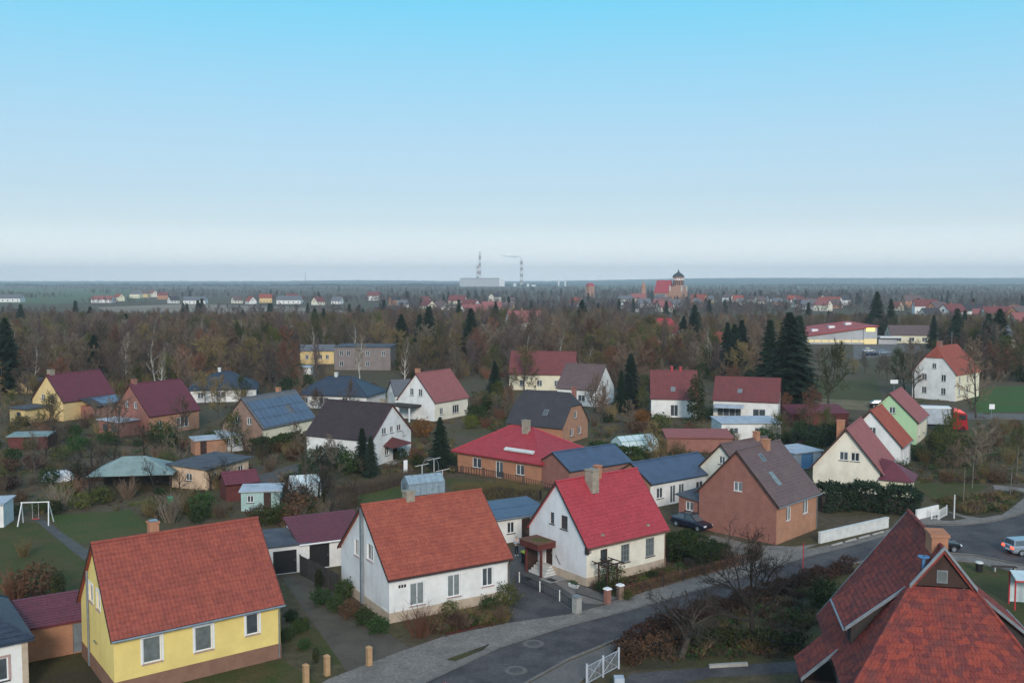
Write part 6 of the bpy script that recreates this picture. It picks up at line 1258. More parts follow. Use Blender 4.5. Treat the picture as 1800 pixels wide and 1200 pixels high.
PR['gold'] = (None, leafball(150, 1300, 1, 1, .9, .17).mesh('shrub', 'leaf_yellow'))
own('gold', 'shrub', 'golden yellow rounded bush beside the blue-white house', 'shrub', 828, 752, 1.3)
PR['orange_leaf'] = (None, leafball(151, 1300, 1, 1, .8, .17).mesh('shrub', 'leaf_orange'))
own('orange_leaf', 'shrub', 'orange-leaved bush between brown roof and blue-white house', 'shrub', 742, 768, 1.8); own('orange_leaf', 'shrub', 'orange-leaved bush left of the house with two red chimneys', 'shrub', 1128, 742, 1.4)
# big evergreens
for (k, px, py, s_, lab) in (('spruce0', 1385, 726, 1.08, 'tallest dark spruce right of the balcony house'), ('spruce1', 1402, 700, 1.0, 'dark spruce just right behind the tallest one'), ('spruce2', 1352, 700, .95, 'dark spruce left behind the tallest one'), ('spruce0', 1290, 668, .80, 'dark spruce beyond the house with two red chimneys'), ('spruce2', 1278, 655, .78, 'slim dark spruce left of the pair beyond two red chimneys'),
                        ('spruce1', 1303, 650, .8, 'broad dark spruce right of the pair beyond two red chimneys'), ('spruce0', 1540, 592, 1.15, 'dark spruce rising behind the supermarket'), ('spruce2', 1565, 588, .95, 'second dark spruce behind the supermarket'), ('spruce1', 1680, 640, .95, 'dark spruce left of the tall red-roofed house chimney'),
                        ('spruce0', 1755, 640, .95, 'dark spruce near the narrow white house'), ('spruce1', 1735, 650, .9, 'dark spruce left of the narrow white house'), ('spruce2', 1640, 612, .7, 'distant dark spruce right of the supermarket'), ('spruce0', 12, 690, .95, 'dark spruce at the left edge behind the tan house'), ('spruce1', 1108, 720, .62, 'broad dark evergreen between white gable and two red chimneys'),
                        ('spruce2', 1092, 724, .45, 'smaller dark evergreen touching the white gable'), ('spruce0', 706, 640, .85, 'dark spruce in the wood, left of the pair'), ('spruce2', 738, 640, .85, 'dark spruce in the wood, right of the pair'), ('spruce1', 828, 640, .95, 'dark spruce in the wood right of centre'), ('spruce0', 870, 690, .4, 'small dark conifer beside the long red-roofed house')):
    own(k, 'spruce_tree', lab, 'tree', px, py, s_)
own('shrub2', 'thuja_column', 'dark columnar thuja right of the house with two red chimneys', 'tree', 1224, 742, 2.6, sz=2.9)
for (k, px, py, s_, lab) in (('tint2', 1456, 714, 1.05, 'tree with clear trunk and yellowish ball crown on the green lawn'), ('bare1', 1606, 700, .95, 'leafless tree above the green-walled house'), ('bare3', 1716, 735, 1.0, 'leafless tree beside the lorry and tall house'), ('bare0', 1690, 690, .8, 'leafless tree behind the tall house'), ('tint2', 1590, 690, .8, 'ivy-clad tree left of the tall house'),
                        ('birch0', 715, 690, .95, 'pale-stemmed tree behind the blue-white house'), ('birch1', 632, 672, .9, 'birch with white stem by the grey-brown block'), ('birch0', 225, 684, 1.0, 'birch with white stem behind the plum-roofed house'), ('birch1', 275, 690, 1.0, 'white-stemmed birch left of the navy-roofed bungalow'), ('birch0', 288, 696, .8, 'thin white birch close to the navy-roofed bungalow'),
                        ('birch1', 60, 686, .85, 'birch with forked pale stem behind the tan house'), ('birch0', 985, 660, .9, 'white-stemmed birch in the middle of the wood'), ('tint0', 440, 680, 1.0, 'ochre-crowned tree at the wood edge'), ('tint1', 360, 660, 1.0, 'rust-tinged tree in the left wood'), ('tint1', 1040, 640, 1.1, 'rusty red crowned tree in the middle of the wood')):
    own(k, 'birch_tree' if 'birch' in k else 'deciduous_tree', lab, 'tree', px, py, s_)
for i, (k, px, py, s_) in enumerate((('bare1', 1520, 655, .42), ('bare0', 1545, 662, .45), ('tint2', 1575, 650, .5), ('bare3', 1600, 640, .5), ('bare2', 1625, 655, .5), ('tint0', 1500, 660, .38), ('bare0', 1420, 640, .4), ('bare2', 1440, 650, .45), ('bare1', 1560, 670, .5), ('tint2', 1640, 640, .6), ('bare3', 1405, 660, .45), ('tint0', 1480, 640, .35))): own(k, 'deciduous_tree', ('low yellowish tree' if 'tint' in k else 'low leafless tree') + ' in the scrub between supermarket and lawn', 'tree', px, py, s_, group='low trees in the supermarket scrub ' + ('yellowish' if 'tint' in k else 'leafless'))
hedge('hedge', 'long tall dark hedge behind the whitewashed wall', [G(1440, 898), G(1500, 893), G(1560, 900), G(1618, 905)], 2.4, 2.6, 'leaf_spruce', 90, .28)
hedge('hedge', 'dark clipped hedge before the house with solar panels', [G(445, 800), G(500, 790), G(545, 783)], 2.0, 2.0, 'leaf_hedge', 90, .26)
hedge('hedge', 'dark hedge left of the cream house', [G(1405, 795), G(1450, 780), G(1480, 778)], 2.2, 2.6, 'leaf_spruce', 90, .28)
hedge('hedge', 'dark hedge between crimson bungalow and white polytunnel', [G(1045, 800), G(1090, 812), G(1130, 812)], 2.0, 1.8, 'leaf_hedge', 90, .26)
hedge('hedge', 'low wild scrub strip behind the greenhouse lawn', [G(610, 872), G(670, 860), G(720, 846)], 1.4, 1.3, 'twig_brown', 60, .25, twig=True)
hedge('hedge', 'scrubby bare hedge behind the blue ribbed roof', [G(800, 880), G(870, 872), G(950, 878)], 2.0, 1.6, 'twig_ochre', 60, .25, twig=True)
hedge('hedge', 'clipped hedge at the back of the lawn by the lorry', [G(1635, 790), G(1680, 780), G(1740, 790)], 1.4, 1.2, 'leaf_thuja', 90, .26)
for i, (px, py) in enumerate(((1582, 842), (1640, 800), (1665, 812), (1700, 806), (1612, 808), (1652, 772))): own('shrub%d' % (0, 2, 0, 0, 1, 0)[i], 'shrub', 'dark rounded bush in the gardens right of the three houses', 'shrub', px, py, (1.3, 1.2, 1.4, 1.3, 1.4, 1.2)[i], group='bushes right of the echelon houses')

# ---------------------------------------------------------------- gardens: scattered shrubs and fruit trees
def inpoly(px, py, pl):
    c = False; j = len(pl) - 1
    for i in range(len(pl)):
        if (pl[i][1] > py) != (pl[j][1] > py) and px < (pl[j][0] - pl[i][0]) * (py - pl[i][1]) / (pl[j][1] - pl[i][1]) + pl[i][0]: c = not c
        j = i
    return c
CLEAR = [up_kerb + lo_kerb, pave_top + up_kerb[11::-1], [(80, 905), (228, 896), (272, 930), (200, 948), (130, 955)], [(-60, 925), (30, 918), (68, 918), (150, 985), (150, 1070), (-60, 1080)], [(600, 872), (715, 848), (790, 862), (640, 892)], [(780, 838), (850, 845), (950, 862), (900, 880), (790, 862)], [(496, 1015), (548, 1005), (620, 1070), (722, 1139), (610, 1180), (540, 1080)], [(425, 845), (520, 815), (640, 805), (560, 825), (440, 860)], [(895, 940), (1052, 1000), (1090, 1052), (890, 1096)], [(420, 895), (500, 890), (505, 905), (415, 910)], [(1590, 745), (1720, 745), (1720, 800), (1590, 800)], [(1240, 738), (1390, 738), (1390, 765), (1240, 765)]]
DESC = {'bare0': 'grey-brown leafless', 'bare1': 'pale grey leafless', 'bare3': 'brown leafless', 'tint0': 'ochre-twigged', 'tint1': 'rust-crowned', 'tint2': 'ivy-green mottled', 'shrub0': 'dark green', 'shrub1': 'mid green', 'shrub2': 'olive upright', 'shrub3': 'brown-leaved', 'shrub4': 'yellowish green', 'shrub5': 'reddish', 'bush0': 'brown twiggy', 'bush1': 'ochre twiggy', 'bush2': 'rust-red twiggy', 'bush3': 'grey twiggy', 'fruit0': 'crooked leafless', 'fruit1': 'spreading leafless', 'small0': 'slender leafless'}
def spot(px, py):
    if py < 815: return 'among plots before the plum-roofed house' if px < 330 else 'beside the conservatory and sand-coloured garden house'
    if px < 70: return 'at the left edge above the swing'
    if px < 150: return 'around the white pool dome'
    if px < 300: return 'around the teal-roofed pavilion'
    if px < 420: return 'between pavilion and turquoise shed'
    if px < 510: return 'around the turquoise shed'
    return 'beside the pale plastic greenhouse'
def scatter(poly, n, kinds, name, label, cat, group, smin, smax, seed):
    rng = random.Random(seed); x0, x1 = min(p[0] for p in poly), max(p[0] for p in poly); y0, y1 = min(p[1] for p in poly), max(p[1] for p in poly); done = 0; tr = 0
    while done < n and tr < n * 30:
        tr += 1; px, py = rng.uniform(x0, x1), rng.uniform(y0, y1)
        if not inpoly(px, py, poly) or any(inpoly(px, py, c) for c in CLEAR): continue
        p = G(px, py)
        if infoot(p.x, p.y): continue
        k = rng.choice(kinds); s_ = rng.uniform(smin, smax); ds = DESC[k] if k in DESC else 'leafless'
        lb = (('large ' if s_ > smin + .7 * (smax - smin) else ('small ' if s_ < smin + .3 * (smax - smin) else '')) + ds + ' ' + label.split(' ', label.startswith('brown leafless') and 2 or 1)[-1])
        if poly is AL: lb = lb.replace('in the garden plots behind the yellow house', spot(px, py))
        o = plant(k, name, lb, cat, p, s_, group + ': ' + lb, sz=s_ * rng.uniform(.8, 1.15)); done += 1
AL = [(-20, 770), (150, 765), (330, 775), (520, 800), (650, 830), (620, 900), (500, 925), (300, 920), (120, 905), (-20, 905)]
scatter(AL, 34, ['shrub0', 'shrub1', 'shrub2', 'shrub4'], 'shrub', 'green shrub in the garden plots behind the yellow house', 'shrub', 'green shrubs in the left garden plots', .6, 1.5, 1)
scatter(AL, 60, ['bush0', 'bush1', 'bush2', 'bush3', 'shrub3', 'shrub5'], 'bare_shrub', 'brown leafless shrub in the garden plots behind the yellow house', 'shrub', 'leafless shrubs in the left garden plots', .7, 1.5, 2)
scatter(AL, 28, ['fruit0', 'fruit1', 'small0'], 'fruit_tree', 'leafless fruit tree in the garden plots behind the yellow house', 'tree', 'fruit trees in the left garden plots', .6, 1.0, 3)
AB = [(470, 890), (620, 880), (640, 930), (620, 960), (500, 935)]
scatter(AB, 14, ['bush0', 'bush3', 'shrub3', 'shrub0'], 'bare_shrub', 'tangled shrub behind the plum-roofed shed', 'shrub', 'shrubs behind the plum-roofed shed', .7, 1.4, 4)
scatter(AB, 5, ['fruit0', 'small0'], 'fruit_tree', 'leafless tree behind the plum-roofed shed', 'tree', 'trees behind the plum-roofed shed', .6, .9, 5)
AC = [(20, 715), (200, 740), (360, 770), (380, 745), (560, 790), (520, 810), (330, 790), (100, 775), (-20, 770)]
scatter(AC, 26, ['shrub0', 'shrub1', 'bush0', 'bush1', 'shrub3', 'shrub2'], 'shrub', 'shrub close before the row of houses on the left', 'shrub', 'shrubs before the left houses', .7, 1.6, 6)
AD = [(650, 760), (800, 770), (800, 830), (740, 850), (660, 830)]
scatter(AD, 10, ['shrub0', 'bush0', 'bush2', 'shrub3'], 'shrub', 'shrub between the dark brown roof and the greenhouse', 'shrub', 'shrubs by the greenhouse', .6, 1.2, 7)
AE = [(1040, 720), (1140, 735), (1260, 745), (1270, 790), (1180, 830), (1100, 825), (1045, 790)]
scatter(AE, 24, ['shrub0', 'shrub1', 'shrub4', 'bush0', 'bush1', 'shrub3'], 'shrub', 'garden shrub around the white polytunnel', 'shrub', 'shrubs around the polytunnel', .7, 1.6, 8)
AF = [(830, 690), (900, 680), (900, 735), (870, 760), (830, 740)]
scatter(AF, 10, ['shrub0', 'bush2', 'shrub3', 'bush3'], 'shrub', 'garden shrub left of the dark half-hipped roof', 'shrub', 'shrubs left of the dark half-hipped roof', .9, 1.7, 9)
AG = [(1590, 760), (1790, 745), (1800, 850), (1740, 850), (1620, 850)]
scatter(AG, 16, ['bush0', 'bush1', 'bush3', 'shrub3', 'fruit0'], 'bare_shrub', 'leafless shrub in the gardens beside the lorry', 'shrub', 'leafless shrubs beside the lorry', .7, 1.4, 10)
AH = [(1230, 735), (1400, 745), (1480, 740), (1470, 790), (1380, 790), (1280, 780)]
scatter(AH, 12, ['shrub0', 'shrub1', 'bush0', 'shrub2'], 'shrub', 'garden shrub behind the grey-brown roofs', 'shrub', 'shrubs behind the grey-brown roofs', .8, 1.5, 11)
MT = ['bare0', 'bare1', 'bare3', 'tint0', 'tint1', 'tint2', 'small0']
for q_, n_, lab, sd in ((AC, 14, 'tree close before the row of houses on the left', 31), (AE, 9, 'tree around the white polytunnel', 32), (AF, 5, 'tree left of the dark half-hipped roof', 33), (AG, 10, 'tree in the gardens beside the lorry', 34), (AH, 6, 'tree behind the grey-brown roofs', 35), ([(330, 700), (560, 715), (700, 690), (720, 715), (640, 730), (380, 740)], 10, 'tree among the navy-roofed bungalows', 36), ([(1060, 690), (1380, 690), (1390, 745), (1230, 745), (1060, 730)], 10, 'tree by the houses with maroon roofs', 37), ([(0, 690), (200, 690), (330, 715), (200, 730), (0, 715)], 8, 'tree around the mustard-walled house', 38)):
    scatter(q_, n_, MT, 'deciduous_tree', 'garden ' + lab, 'tree', 'garden ' + lab, .34, .62, sd)
AI = [(1100, 960), (1160, 900), (1170, 940), (1180, 990)]
AJ = [(960, 890), (990, 870), (1000, 880), (960, 900)]
AK = [(1195, 1120), (1330, 1060), (1470, 1010), (1440, 1090), (1400, 1150), (1150, 1165)]
scatter(AK, 14, ['bush0', 'bush3', 'shrub5', 'shrub3'], 'weed_clump', 'low withered clump in the grass under the apple trees', 'plant', 'withered clumps under the apple trees', .18, .42, 12)
AM = [(1090, 1150), (1160, 1110), (1200, 1095), (1200, 1150), (1110, 1172)]
scatter([(1270, 970), (1360, 985), (1300, 1000), (1270, 1000)], 6, ['bush3', 'bush0'], 'bare_shrub', 'bare twiggy bush at the end of the iron fence', 'shrub', 'bare bushes at the fence end', .6, .9, 13)

# ---------------------------------------------------------------- the wood behind the gardens
CL2 = [[(1398, 655), (1560, 655), (1560, 730), (1398, 730)], [(1385, 596), (1660, 596), (1660, 672), (1385, 672)], [(1690, 672), (1850, 672), (1850, 745), (1690, 745)], [(1560, 700), (1700, 715), (1700, 745), (1560, 745)], [(160, 534), (560, 534), (650, 546), (650, 562), (160, 560)], [(1500, 735), (1850, 735), (1850, 760), (1500, 760)], [(515, 635), (700, 640), (700, 662), (515, 662)]]
def pix(x, y):
    c, s = math.cos(TH), math.sin(TH); z = y * c + H * s; return 900 + F * x / z, 600 - F * (y * s - H * c) / z
def wood_ok(x, y):
    px, py = pix(x, y)
    if not (-150 < px < 1950): return None
    if infoot(x, y) or any(inpoly(px, py, c) for c in CL2): return None
    lim = 700 if px < 330 else (690 if px < 520 else (668 if px < 900 else (690 if px < 1140 else 672)))
    if py > lim: return None
    return px, py
rng = random.Random(3); cand = []
yy = 205.
while yy < 640:
    stp = 7.0 + (yy - 205) * .008
    xx = -.66 * yy
    while xx < .66 * yy:
        x, y = xx + rng.uniform(-.45, .45) * stp, yy + rng.uniform(-.45, .45) * stp; q = wood_ok(x, y); xx += stp
        if not q: continue
        px, py = q
        if px > 1120 and rng.random() < .15: continue
        hmax = (25 - (53 if px < 660 else (47 if px < 1100 else 56)) * y / F) / 13.5
        if hmax < .32: continue
        rr = rng.random()
        k = 'bare%d' % rng.randrange(4) if rr < .54 else ('tint0' if rr < .69 else ('tint1' if rr < .79 else ('birch%d' % rng.randrange(2) if rr < .87 else ('tint2' if rr < .985 else 'spruce%d' % rng.randrange(3)))))
        cand.append((x, y, k, min(rng.uniform(.62, 1.08) * (.86 if y < 250 else 1), hmax * rng.uniform(.82, 1.1)), rng.uniform(0, 6.28), px, py))
    yy += stp
cand.sort(key=lambda c: c[1] + (1e4 if not -30 < c[5] < 1830 else 0))
LAB = {'bare': ('deciduous_tree', 'leafless grey-brown tree in the wood behind the houses', 'leafless trees of the wood'), 'tint0': ('deciduous_tree', 'leafless tree with ochre twigs in the wood behind the houses', 'ochre trees of the wood'), 'tint1': ('deciduous_tree', 'tree with rust-red crown in the wood behind the houses', 'rust-red trees of the wood'),
       'tint2': ('deciduous_tree', 'ivy-green mottled tree in the wood behind the houses', 'ivy-clad trees of the wood'), 'birc': ('birch_tree', 'pale-stemmed birch in the wood behind the houses', 'birches of the wood'), 'spru': ('spruce_tree', 'dark conifer among bare trees behind the houses', 'conifers of the wood')}
NI = 230
def where(px):
    for lim_, t_ in ((95, 'behind the mustard-walled house'), (215, 'between mustard-walled and plum-roofed houses'), (300, 'behind the plum-roofed house'), (440, 'behind the navy-roofed bungalow'), (530, 'behind the solar panel house'), (690, 'around the grey-brown block'), (800, 'behind the blue-white house'), (900, 'behind the dark half-hipped roof'), (1000, 'behind the long red-roofed house'), (1110, 'behind the grey-purple roofed house'),
                     (1235, 'behind the two red chimneys'), (1330, 'behind the balcony house'), (1420, 'around the tallest spruces'), (1560, 'before the supermarket'), (1700, 'around the tall half-hipped house')):
        if px < lim_: return t_
    return 'beyond the bright green meadow at right'
for x, y, k, s_, rz, px, py in cand[:NI]:
    nm, lb, gr = LAB.get(k) or LAB[k[:4]]; wh2 = where(px); lb = lb.replace('behind the houses', wh2); lb = ('tall ' if s_ > .92 else ('small ' if s_ < .7 else '')) + lb; plant(k, nm, lb, 'tree', (x, y, 0), s_, gr + ' ' + lb, rz)
rest = [c[:5] for c in cand[NI:]]
rng = random.Random(77); under = []
for c in cand:
    for _ in range(2 if c[1] < 330 else 1):
        under.append((c[0] + rng.uniform(-4, 4), c[1] + rng.uniform(-4, 4), rng.choice(('bush0', 'bush0', 'bush3', 'bush1', 'bush2', 'shrub0')), rng.uniform(1.2, 2.3), rng.uniform(0, 6.28)))
def gn_scatter(name, label, pts, keys):
    """one object of many trees nobody would count: points carrying kind, turn and size, trees instanced on them"""
    me = bpy.data.meshes.new(name); me.from_pydata([(p[0], p[1], 0) for p in pts], [], [])
    for nm_, ty, vals in (('kind', 'INT', [keys.index(p[2]) for p in pts]), ('turn', 'FLOAT', [p[4] for p in pts]), ('size', 'FLOAT', [p[3] for p in pts])):
        at = me.attributes.new(nm_, ty, 'POINT'); at.data.foreach_set('value', vals)
    o = bpy.data.objects.new(name, me); col.objects.link(o); o['kind'] = 'stuff'; o['label'] = label; o['category'] = 'wood'
    g = bpy.data.node_groups.new(name, 'GeometryNodeTree'); g.interface.new_socket('Geometry', in_out='INPUT', socket_type='NodeSocketGeometry'); g.interface.new_socket('Geometry', in_out='OUTPUT', socket_type='NodeSocketGeometry')
    N = g.nodes.new; L = g.links.new; gi, go = N('NodeGroupInput'), N('NodeGroupOutput'); jn = N('GeometryNodeJoinGeometry')
    def attr(n_, ty):
        a = N('GeometryNodeInputNamedAttribute'); a.data_type = ty; a.inputs['Name'].default_value = n_; return a.outputs['Attribute']
    kd, tn_, sz = attr('kind', 'INT'), attr('turn', 'FLOAT'), attr('size', 'FLOAT'); cx = N('ShaderNodeCombineXYZ'); L(tn_, cx.inputs[2])
    for i, k in enumerate(keys):
        T, C = PR[k]; bmv = []
        src = joined(k)
        oi = N('GeometryNodeObjectInfo'); oi.inputs['Object'].default_value = src
        try: oi.inputs['As Instance'].default_value = True
        except Exception: pass
        cp = N('FunctionNodeCompare'); cp.data_type = 'INT'; cp.operation = 'EQUAL'; L(kd, cp.inputs[2]); cp.inputs[3].default_value = i
        ip = N('GeometryNodeInstanceOnPoints'); L(gi.outputs[0], ip.inputs['Points']); L(cp.outputs[0], ip.inputs['Selection']); L(oi.outputs['Geometry'], ip.inputs['Instance']); L(cx.outputs[0], ip.inputs['Rotation']); L(sz, ip.inputs['Scale']); L(ip.outputs[0], jn.inputs[0])
    L(jn.outputs[0], go.inputs[0]); md = o.modifiers.new('scatter', 'NODES'); md.node_group = g
    return o
JO = {}
def joined(k):
    if k in JO: return JO[k]
    T, C = PR[k]; vs, fs, mi = [], [], []; T = T or C
    for j, m_ in enumerate((T, C) if T is not C else (C,)):
        o = len(vs); vs += [tuple(v.co) for v in m_.vertices]; fs += [tuple(i + o for i in p.vertices) for p in m_.polygons]; mi += [j] * len(m_.polygons)
    me = bpy.data.meshes.new('tree_' + k); me.from_pydata(vs, [], fs); me.materials.append(T.materials[0]); me.materials.append(C.materials[0]); me.polygons.foreach_set('material_index', mi); me.update()
    JO[k] = bpy.data.objects.new('tree_source', me); return JO[k]
gn_scatter('woodland', 'dense leafless wood stretching behind the houses', rest, ['bare0', 'bare1', 'bare2', 'bare3', 'tint0', 'tint1', 'tint2', 'birch0', 'birch1', 'spruce0', 'spruce1', 'spruce2'])

gn_scatter('undergrowth', 'tangled brown undergrowth beneath the wood', under, ['bush0', 'bush1', 'bush2', 'bush3', 'shrub0'])
for i, (cm, n) in enumerate((('leaf_ivy', 90), ('leaf_green', 90), ('leaf_brown', 80), ('leaf_redhedge', 80))): PR['tuft%d' % i] = (None, leafball(170 + i, n, .6, .6, .16, .13, .3, -.06, .2).mesh('tuft', cm))
for i, cm in enumerate(('twig_ochre', 'twig_brown')): PR['tuft%d' % (4 + i)] = (None, twigbush(180 + i, 22, .45, .5, .012, 3).mesh('tuft', cm))
rng = random.Random(78); tufts = []; tr = 0
GARD = [AL, AB, AC, AD, AE, AF, AG, AH, AK, [(0, 700), (700, 690), (800, 720), (800, 780), (400, 800), (0, 780)], [(1060, 690), (1700, 690), (1780, 760), (1600, 850), (1500, 800), (1060, 800)], [(1040, 1045), (1170, 1000), (1265, 990), (1100, 1048)], [(560, 1030), (680, 1110), (670, 1130), (560, 1060)], [(1640, 880), (1690, 875), (1795, 865), (1760, 900), (1700, 905)], [(760, 1090), (890, 1070), (890, 1092), (770, 1112)]]
while len(tufts) < 3800 and tr < 60000:
    tr += 1; pl = GARD[rng.randrange(len(GARD))]; px, py = rng.uniform(min(p[0] for p in pl), max(p[0] for p in pl)), rng.uniform(min(p[1] for p in pl), max(p[1] for p in pl))
    if not inpoly(px, py, pl) or any(inpoly(px, py, c) for c in CLEAR) or inpoly(px, py, CL2[0]): continue
    p = G(px, py)
    if infoot(p.x, p.y): continue
    tufts.append((p.x, p.y, 'tuft%d' % rng.randrange(6), rng.uniform(.5, 1.7), rng.uniform(0, 6.28)))
gn_scatter('ground_cover', 'weeds, leaves and low plants covering the garden soil', tufts, ['tuft%d' % i for i in range(6)])

# ---------------------------------------------------------------- the far town: houses and the trees between them
def far_proto(L_, D_, ez, rz, nwin):
    wall = MB(); wall.add([(0, 0, 0), (L_, 0, 0), (L_, D_, 0), (0, D_, 0), (0, 0, ez), (L_, 0, ez), (L_, D_, ez), (0, D_, ez), (0, D_ / 2, rz - .1), (L_, D_ / 2, rz - .1)], [(0, 1, 5, 4), (2, 3, 7, 6), (1, 2, 6, 9, 5), (3, 0, 4, 8, 7)])
    rf = MB(); o = .4
    for q in ([V((-o, -o, ez - .3)), V((L_ + o, -o, ez - .3)), V((L_ + o, D_ / 2, rz)), V((-o, D_ / 2, rz))], [V((L_ + o, D_ + o, ez - .3)), V((-o, D_ + o, ez - .3)), V((-o, D_ / 2, rz)), V((L_ + o, D_ / 2, rz))]):
        n_ = (q[1] - q[0]).cross(q[2] - q[0]).normalized(); rf.hexa([p - n_ * .2 for p in q], q)
    chm = MB(); chm.box(L_ * .4, L_ * .4 + .7, D_ / 2 - .3, D_ / 2 + .4, rz - 1, rz + 1)
    w_ = MB(); w_.box(-.55, .55, -.05, .0, 0, 1.4)
    return wall, rf, chm, w_, nwin, (L_, D_, ez, rz)
FP = [far_proto(10, 8, 3.2, 7.6, 3), far_proto(14, 9, 5.6, 10, 4), far_proto(24, 11, 4.0, 8.0, 5)]
WM = ['plaster_white', 'plaster_cream', 'plaster_pale', 'brick_orange', 'plaster_tan']; RM = ['tile_maroon', 'tile_dark', 'tile_pink', 'tile_grey', 'tile_greybrown', 'tile_rust']
FC = {}
def far_house(px, py, ki, wi, ri, a, group='houses of the far town', label=None, sc_=1.):
    wall, rf, chm, w_, nw, (L_, D_, ez, rz) = FP[ki]
    key = (ki, wi, ri)
    if key not in FC: FC[key] = (wall.mesh('wall', WM[wi]), rf.mesh('roof', RM[ri]), chm.mesh('chimney', 'brick_red'))
    if ('w', ki) not in FC: FC[('w', ki)] = w_.mesh('window', 'glass')
    wn, rn = ('white', 'cream', 'pale yellow', 'brick', 'tan')[wi], ('maroon', 'black', 'pinkish', 'grey', 'brown', 'rust-red')[ri]
    p = G(px, py); t = thing('far_house', label or 'distant %s-walled house with %s roof %s' % (wn, rn, ('in the fields left of the mast' if px < 540 else ('left of the power station' if px < 810 else ('below the power station' if px < 960 else ('below the brick towers' if px < 1140 else ('below the church' if px < 1260 else ('right of the church' if px < 1500 else 'above the supermarket to the right'))))))), 'house', p, R(a), label or ('%s: %s-walled, %s roof, %s' % (group, wn, rn, ('fields' if px < 540 else ('left of power station' if px < 810 else ('below power station' if px < 960 else ('below towers' if px < 1140 else ('below church' if px < 1260 else ('right of church' if px < 1500 else 'above supermarket'))))))))); t.scale = (sc_,) * 3
    if label: del t['group']
    m1, m2, m3 = FC[key]; inst('wall', m1, t); r_ = inst('roof', m2, t); inst('chimney', m3, r_)
    for i in range(nw):
        o = inst('window', FC[('w', ki)], t); o.location = (L_ * (i + .5) / nw, 0, .9)
    o = inst('window', FC[('w', ki)], t); o.location = (0, D_ / 2, ez); o.rotation_euler[2] = R(-90)
    o = inst('window', FC[('w', ki)], t); o.location = (L_, D_ / 2, ez); o.rotation_euler[2] = R(90)
    FOOT.append((p.x, p.y, R(a), L_, D_, 3))
far_house(160, 532, 2, 0, 2, 0, label='long barn with dull crimson roof in the fields at far left', sc_=1.0)
far_house(-8, 531, 2, 0, 3, 2, label='long white shed with pale roof at the far left edge', sc_=1.2)
far_house(322, 534, 2, 0, 3, 0, label='long low white barn in the left fields', sc_=1.0); far_house(486, 534, 2, 0, 3, 3, label='long white farm building left of the radio mast', sc_=1.1); far_house(645, 528, 1, 0, 0, 0, label='white house with red roof before the dark wood clump', sc_=1.1)
far_house(456, 532, 1, 4, 5, 10, label='tan farmhouse at the edge of the pinkish field'); far_house(848, 554, 1, 0, 2, 4, label='house with red roof just above the wood in the centre'); far_house(1100, 545, 0, 0, 1, 40, label='white-gabled house below the round tower')
rng = random.Random(11)
for px, py in ((228, 524), (245, 523), (262, 522), (274, 526), (200, 529), (300, 533), (410, 533), (430, 534), (505, 530), (520, 531), (560, 536), (585, 534), (690, 536), (705, 540), (740, 534), (760, 546), (790, 540), (812, 548), (735, 548), (880, 548), (895, 534), (870, 530), (1000, 538), (1080, 530), (1090, 536), (1098, 532), (1112, 534), (1122, 540), (1106, 548), (1116, 530), (1145, 540), (1160, 538), (1165, 548), (1152, 532), (1180, 542), (1210, 536), (1225, 540), (1240, 532), (1270, 530), (1290, 532), (1300, 536), (1312, 530), (1330, 534), (1350, 530), (1362, 536), (1385, 532), (1395, 540), (1405, 536), (1412, 544), (1420, 538), (1428, 546), (1436, 534), (1448, 540), (1455, 530), (1465, 542), (1480, 536), (1560, 545), (1590, 540), (1610, 552), (1630, 566), (1650, 562), (1670, 566), (1690, 560), (1712, 566), (1735, 570), (1760, 552), (1780, 560), (1795, 572), (1225, 618), (960, 586), (900, 590), (820, 570), (780, 580)):
    far_house(px + rng.uniform(-3, 3), py, rng.choice((0, 0, 1)) if py > 526 else 1, rng.choice((0, 0, 0, 1, 2, 3, 4)), rng.randrange(6), rng.uniform(-60, 60), sc_=rng.uniform(.9, 1.15))
pts = []
def fnoise(x, y): return math.sin(x * .011 + 1) * math.sin(y * .007 + 2) + .6 * math.sin(x * .023 + y * .017) + .4 * math.sin(x * .005 - y * .012 + 4)
rng = random.Random(21); y = 640.
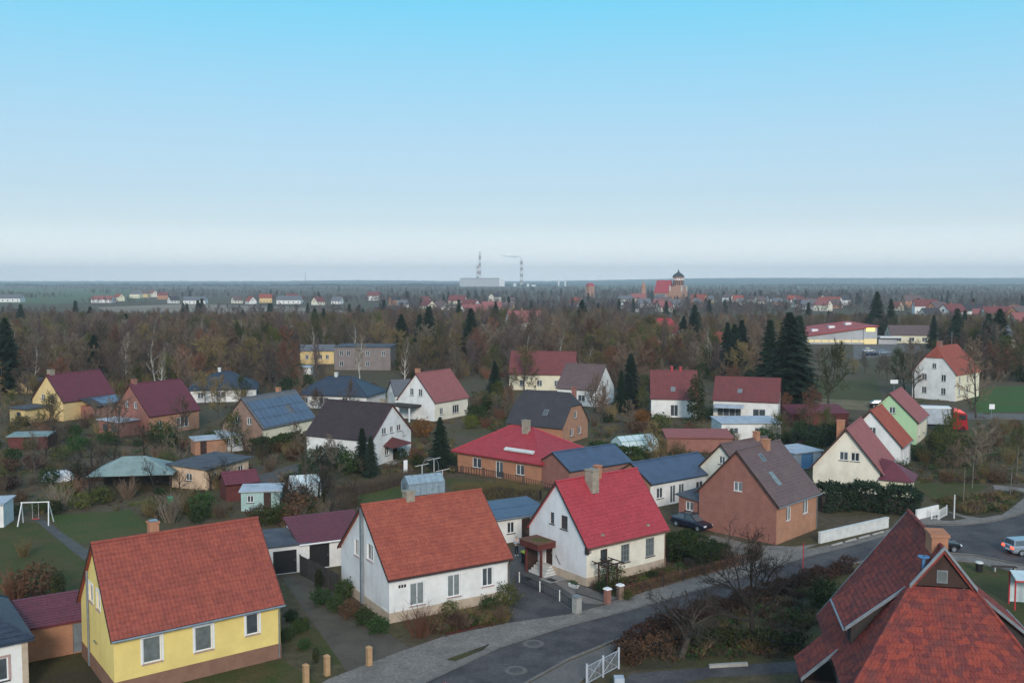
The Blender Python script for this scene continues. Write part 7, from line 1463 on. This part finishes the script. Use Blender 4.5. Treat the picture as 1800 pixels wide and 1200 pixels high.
while y < 4300:
    stp = 11 + (y - 640) * .010; x = -.6 * y
    while x < .6 * y:
        xx, yy = x + rng.uniform(-.5, .5) * stp, y + rng.uniform(-.5, .5) * stp; x += stp; px, py = pix(xx, yy)
        if px < 660 and 505 < py < 553:
            if fnoise(xx, yy) < .55 + (.25 if py > 533 else 0): continue
            if any(inpoly(px, py, c) for c in CL2): continue
        elif fnoise(xx, yy) < -.35: continue
        if py < 508 and 800 < px < 960: continue
        if infoot(xx, yy): continue
        rr = rng.random(); pts.append((xx, yy, 'far0' if rr < .55 else ('far1' if rr < .95 else 'far2'), rng.uniform(.42, .82) * (1 if yy < 2500 else 1.1), rng.uniform(0, 6.28)))
    y += stp
gn_scatter('far_trees', 'hazy mass of bare trees through the far town', pts, ['far0', 'far1', 'far2'])
# distant forest: bumpy canopy over gentle hills, 4 to 10 km away
fm = MB(); NX, NY = 420, 34; rng = random.Random(5)
for j in range(NY):
    y = 4500 * (10000 / 4500) ** (j / (NY - 1))
    for i in range(NX):
        x = (-.62 + 1.24 * i / (NX - 1)) * y; px = 900 + F * x / y
        hill = max(0, min(1, (px - 960) / 300)) * max(0, min(1, (y - 5200) / 2500)) * 30 + max(0, min(1, (y - 6500) / 2500)) * 14
        if 500 < px < 780: hill += 8 * math.sin((px - 500) / 280 * math.pi) * max(0, min(1, (y - 6000) / 2000))
        base = 9 if fnoise(x * .12, y * .12) > -.9 or y > 7000 else .2
        fm.v.append((x, y, base + hill + rng.uniform(-3.5, 3.5) + 2 * math.sin(x * .013 + y * .01)))
for j in range(NY - 1):
    for i in range(NX - 1): fm.f.append((j * NX + i, j * NX + i + 1, (j + 1) * NX + i + 1, (j + 1) * NX + i))
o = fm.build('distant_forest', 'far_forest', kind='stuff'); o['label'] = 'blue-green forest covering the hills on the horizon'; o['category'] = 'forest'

# ---------------------------------------------------------------- haze
hz = MB(); hz.box(-7900, 7900, -420, 10500, -1.0, 176)
m = bpy.data.materials.new('haze'); m.use_nodes = True; m.node_tree.nodes.clear(); M['haze'] = m
vo = m.node_tree.nodes.new('ShaderNodeVolumePrincipled'); vo.inputs['Color'].default_value = (.88, .94, 1.0, 1); vo.inputs['Density'].default_value = HAZE; vo.inputs['Anisotropy'].default_value = .2
mo_ = m.node_tree.nodes.new('ShaderNodeOutputMaterial'); m.node_tree.links.new(vo.outputs[0], mo_.inputs['Volume'])
hz.build('haze', 'haze', kind='stuff')
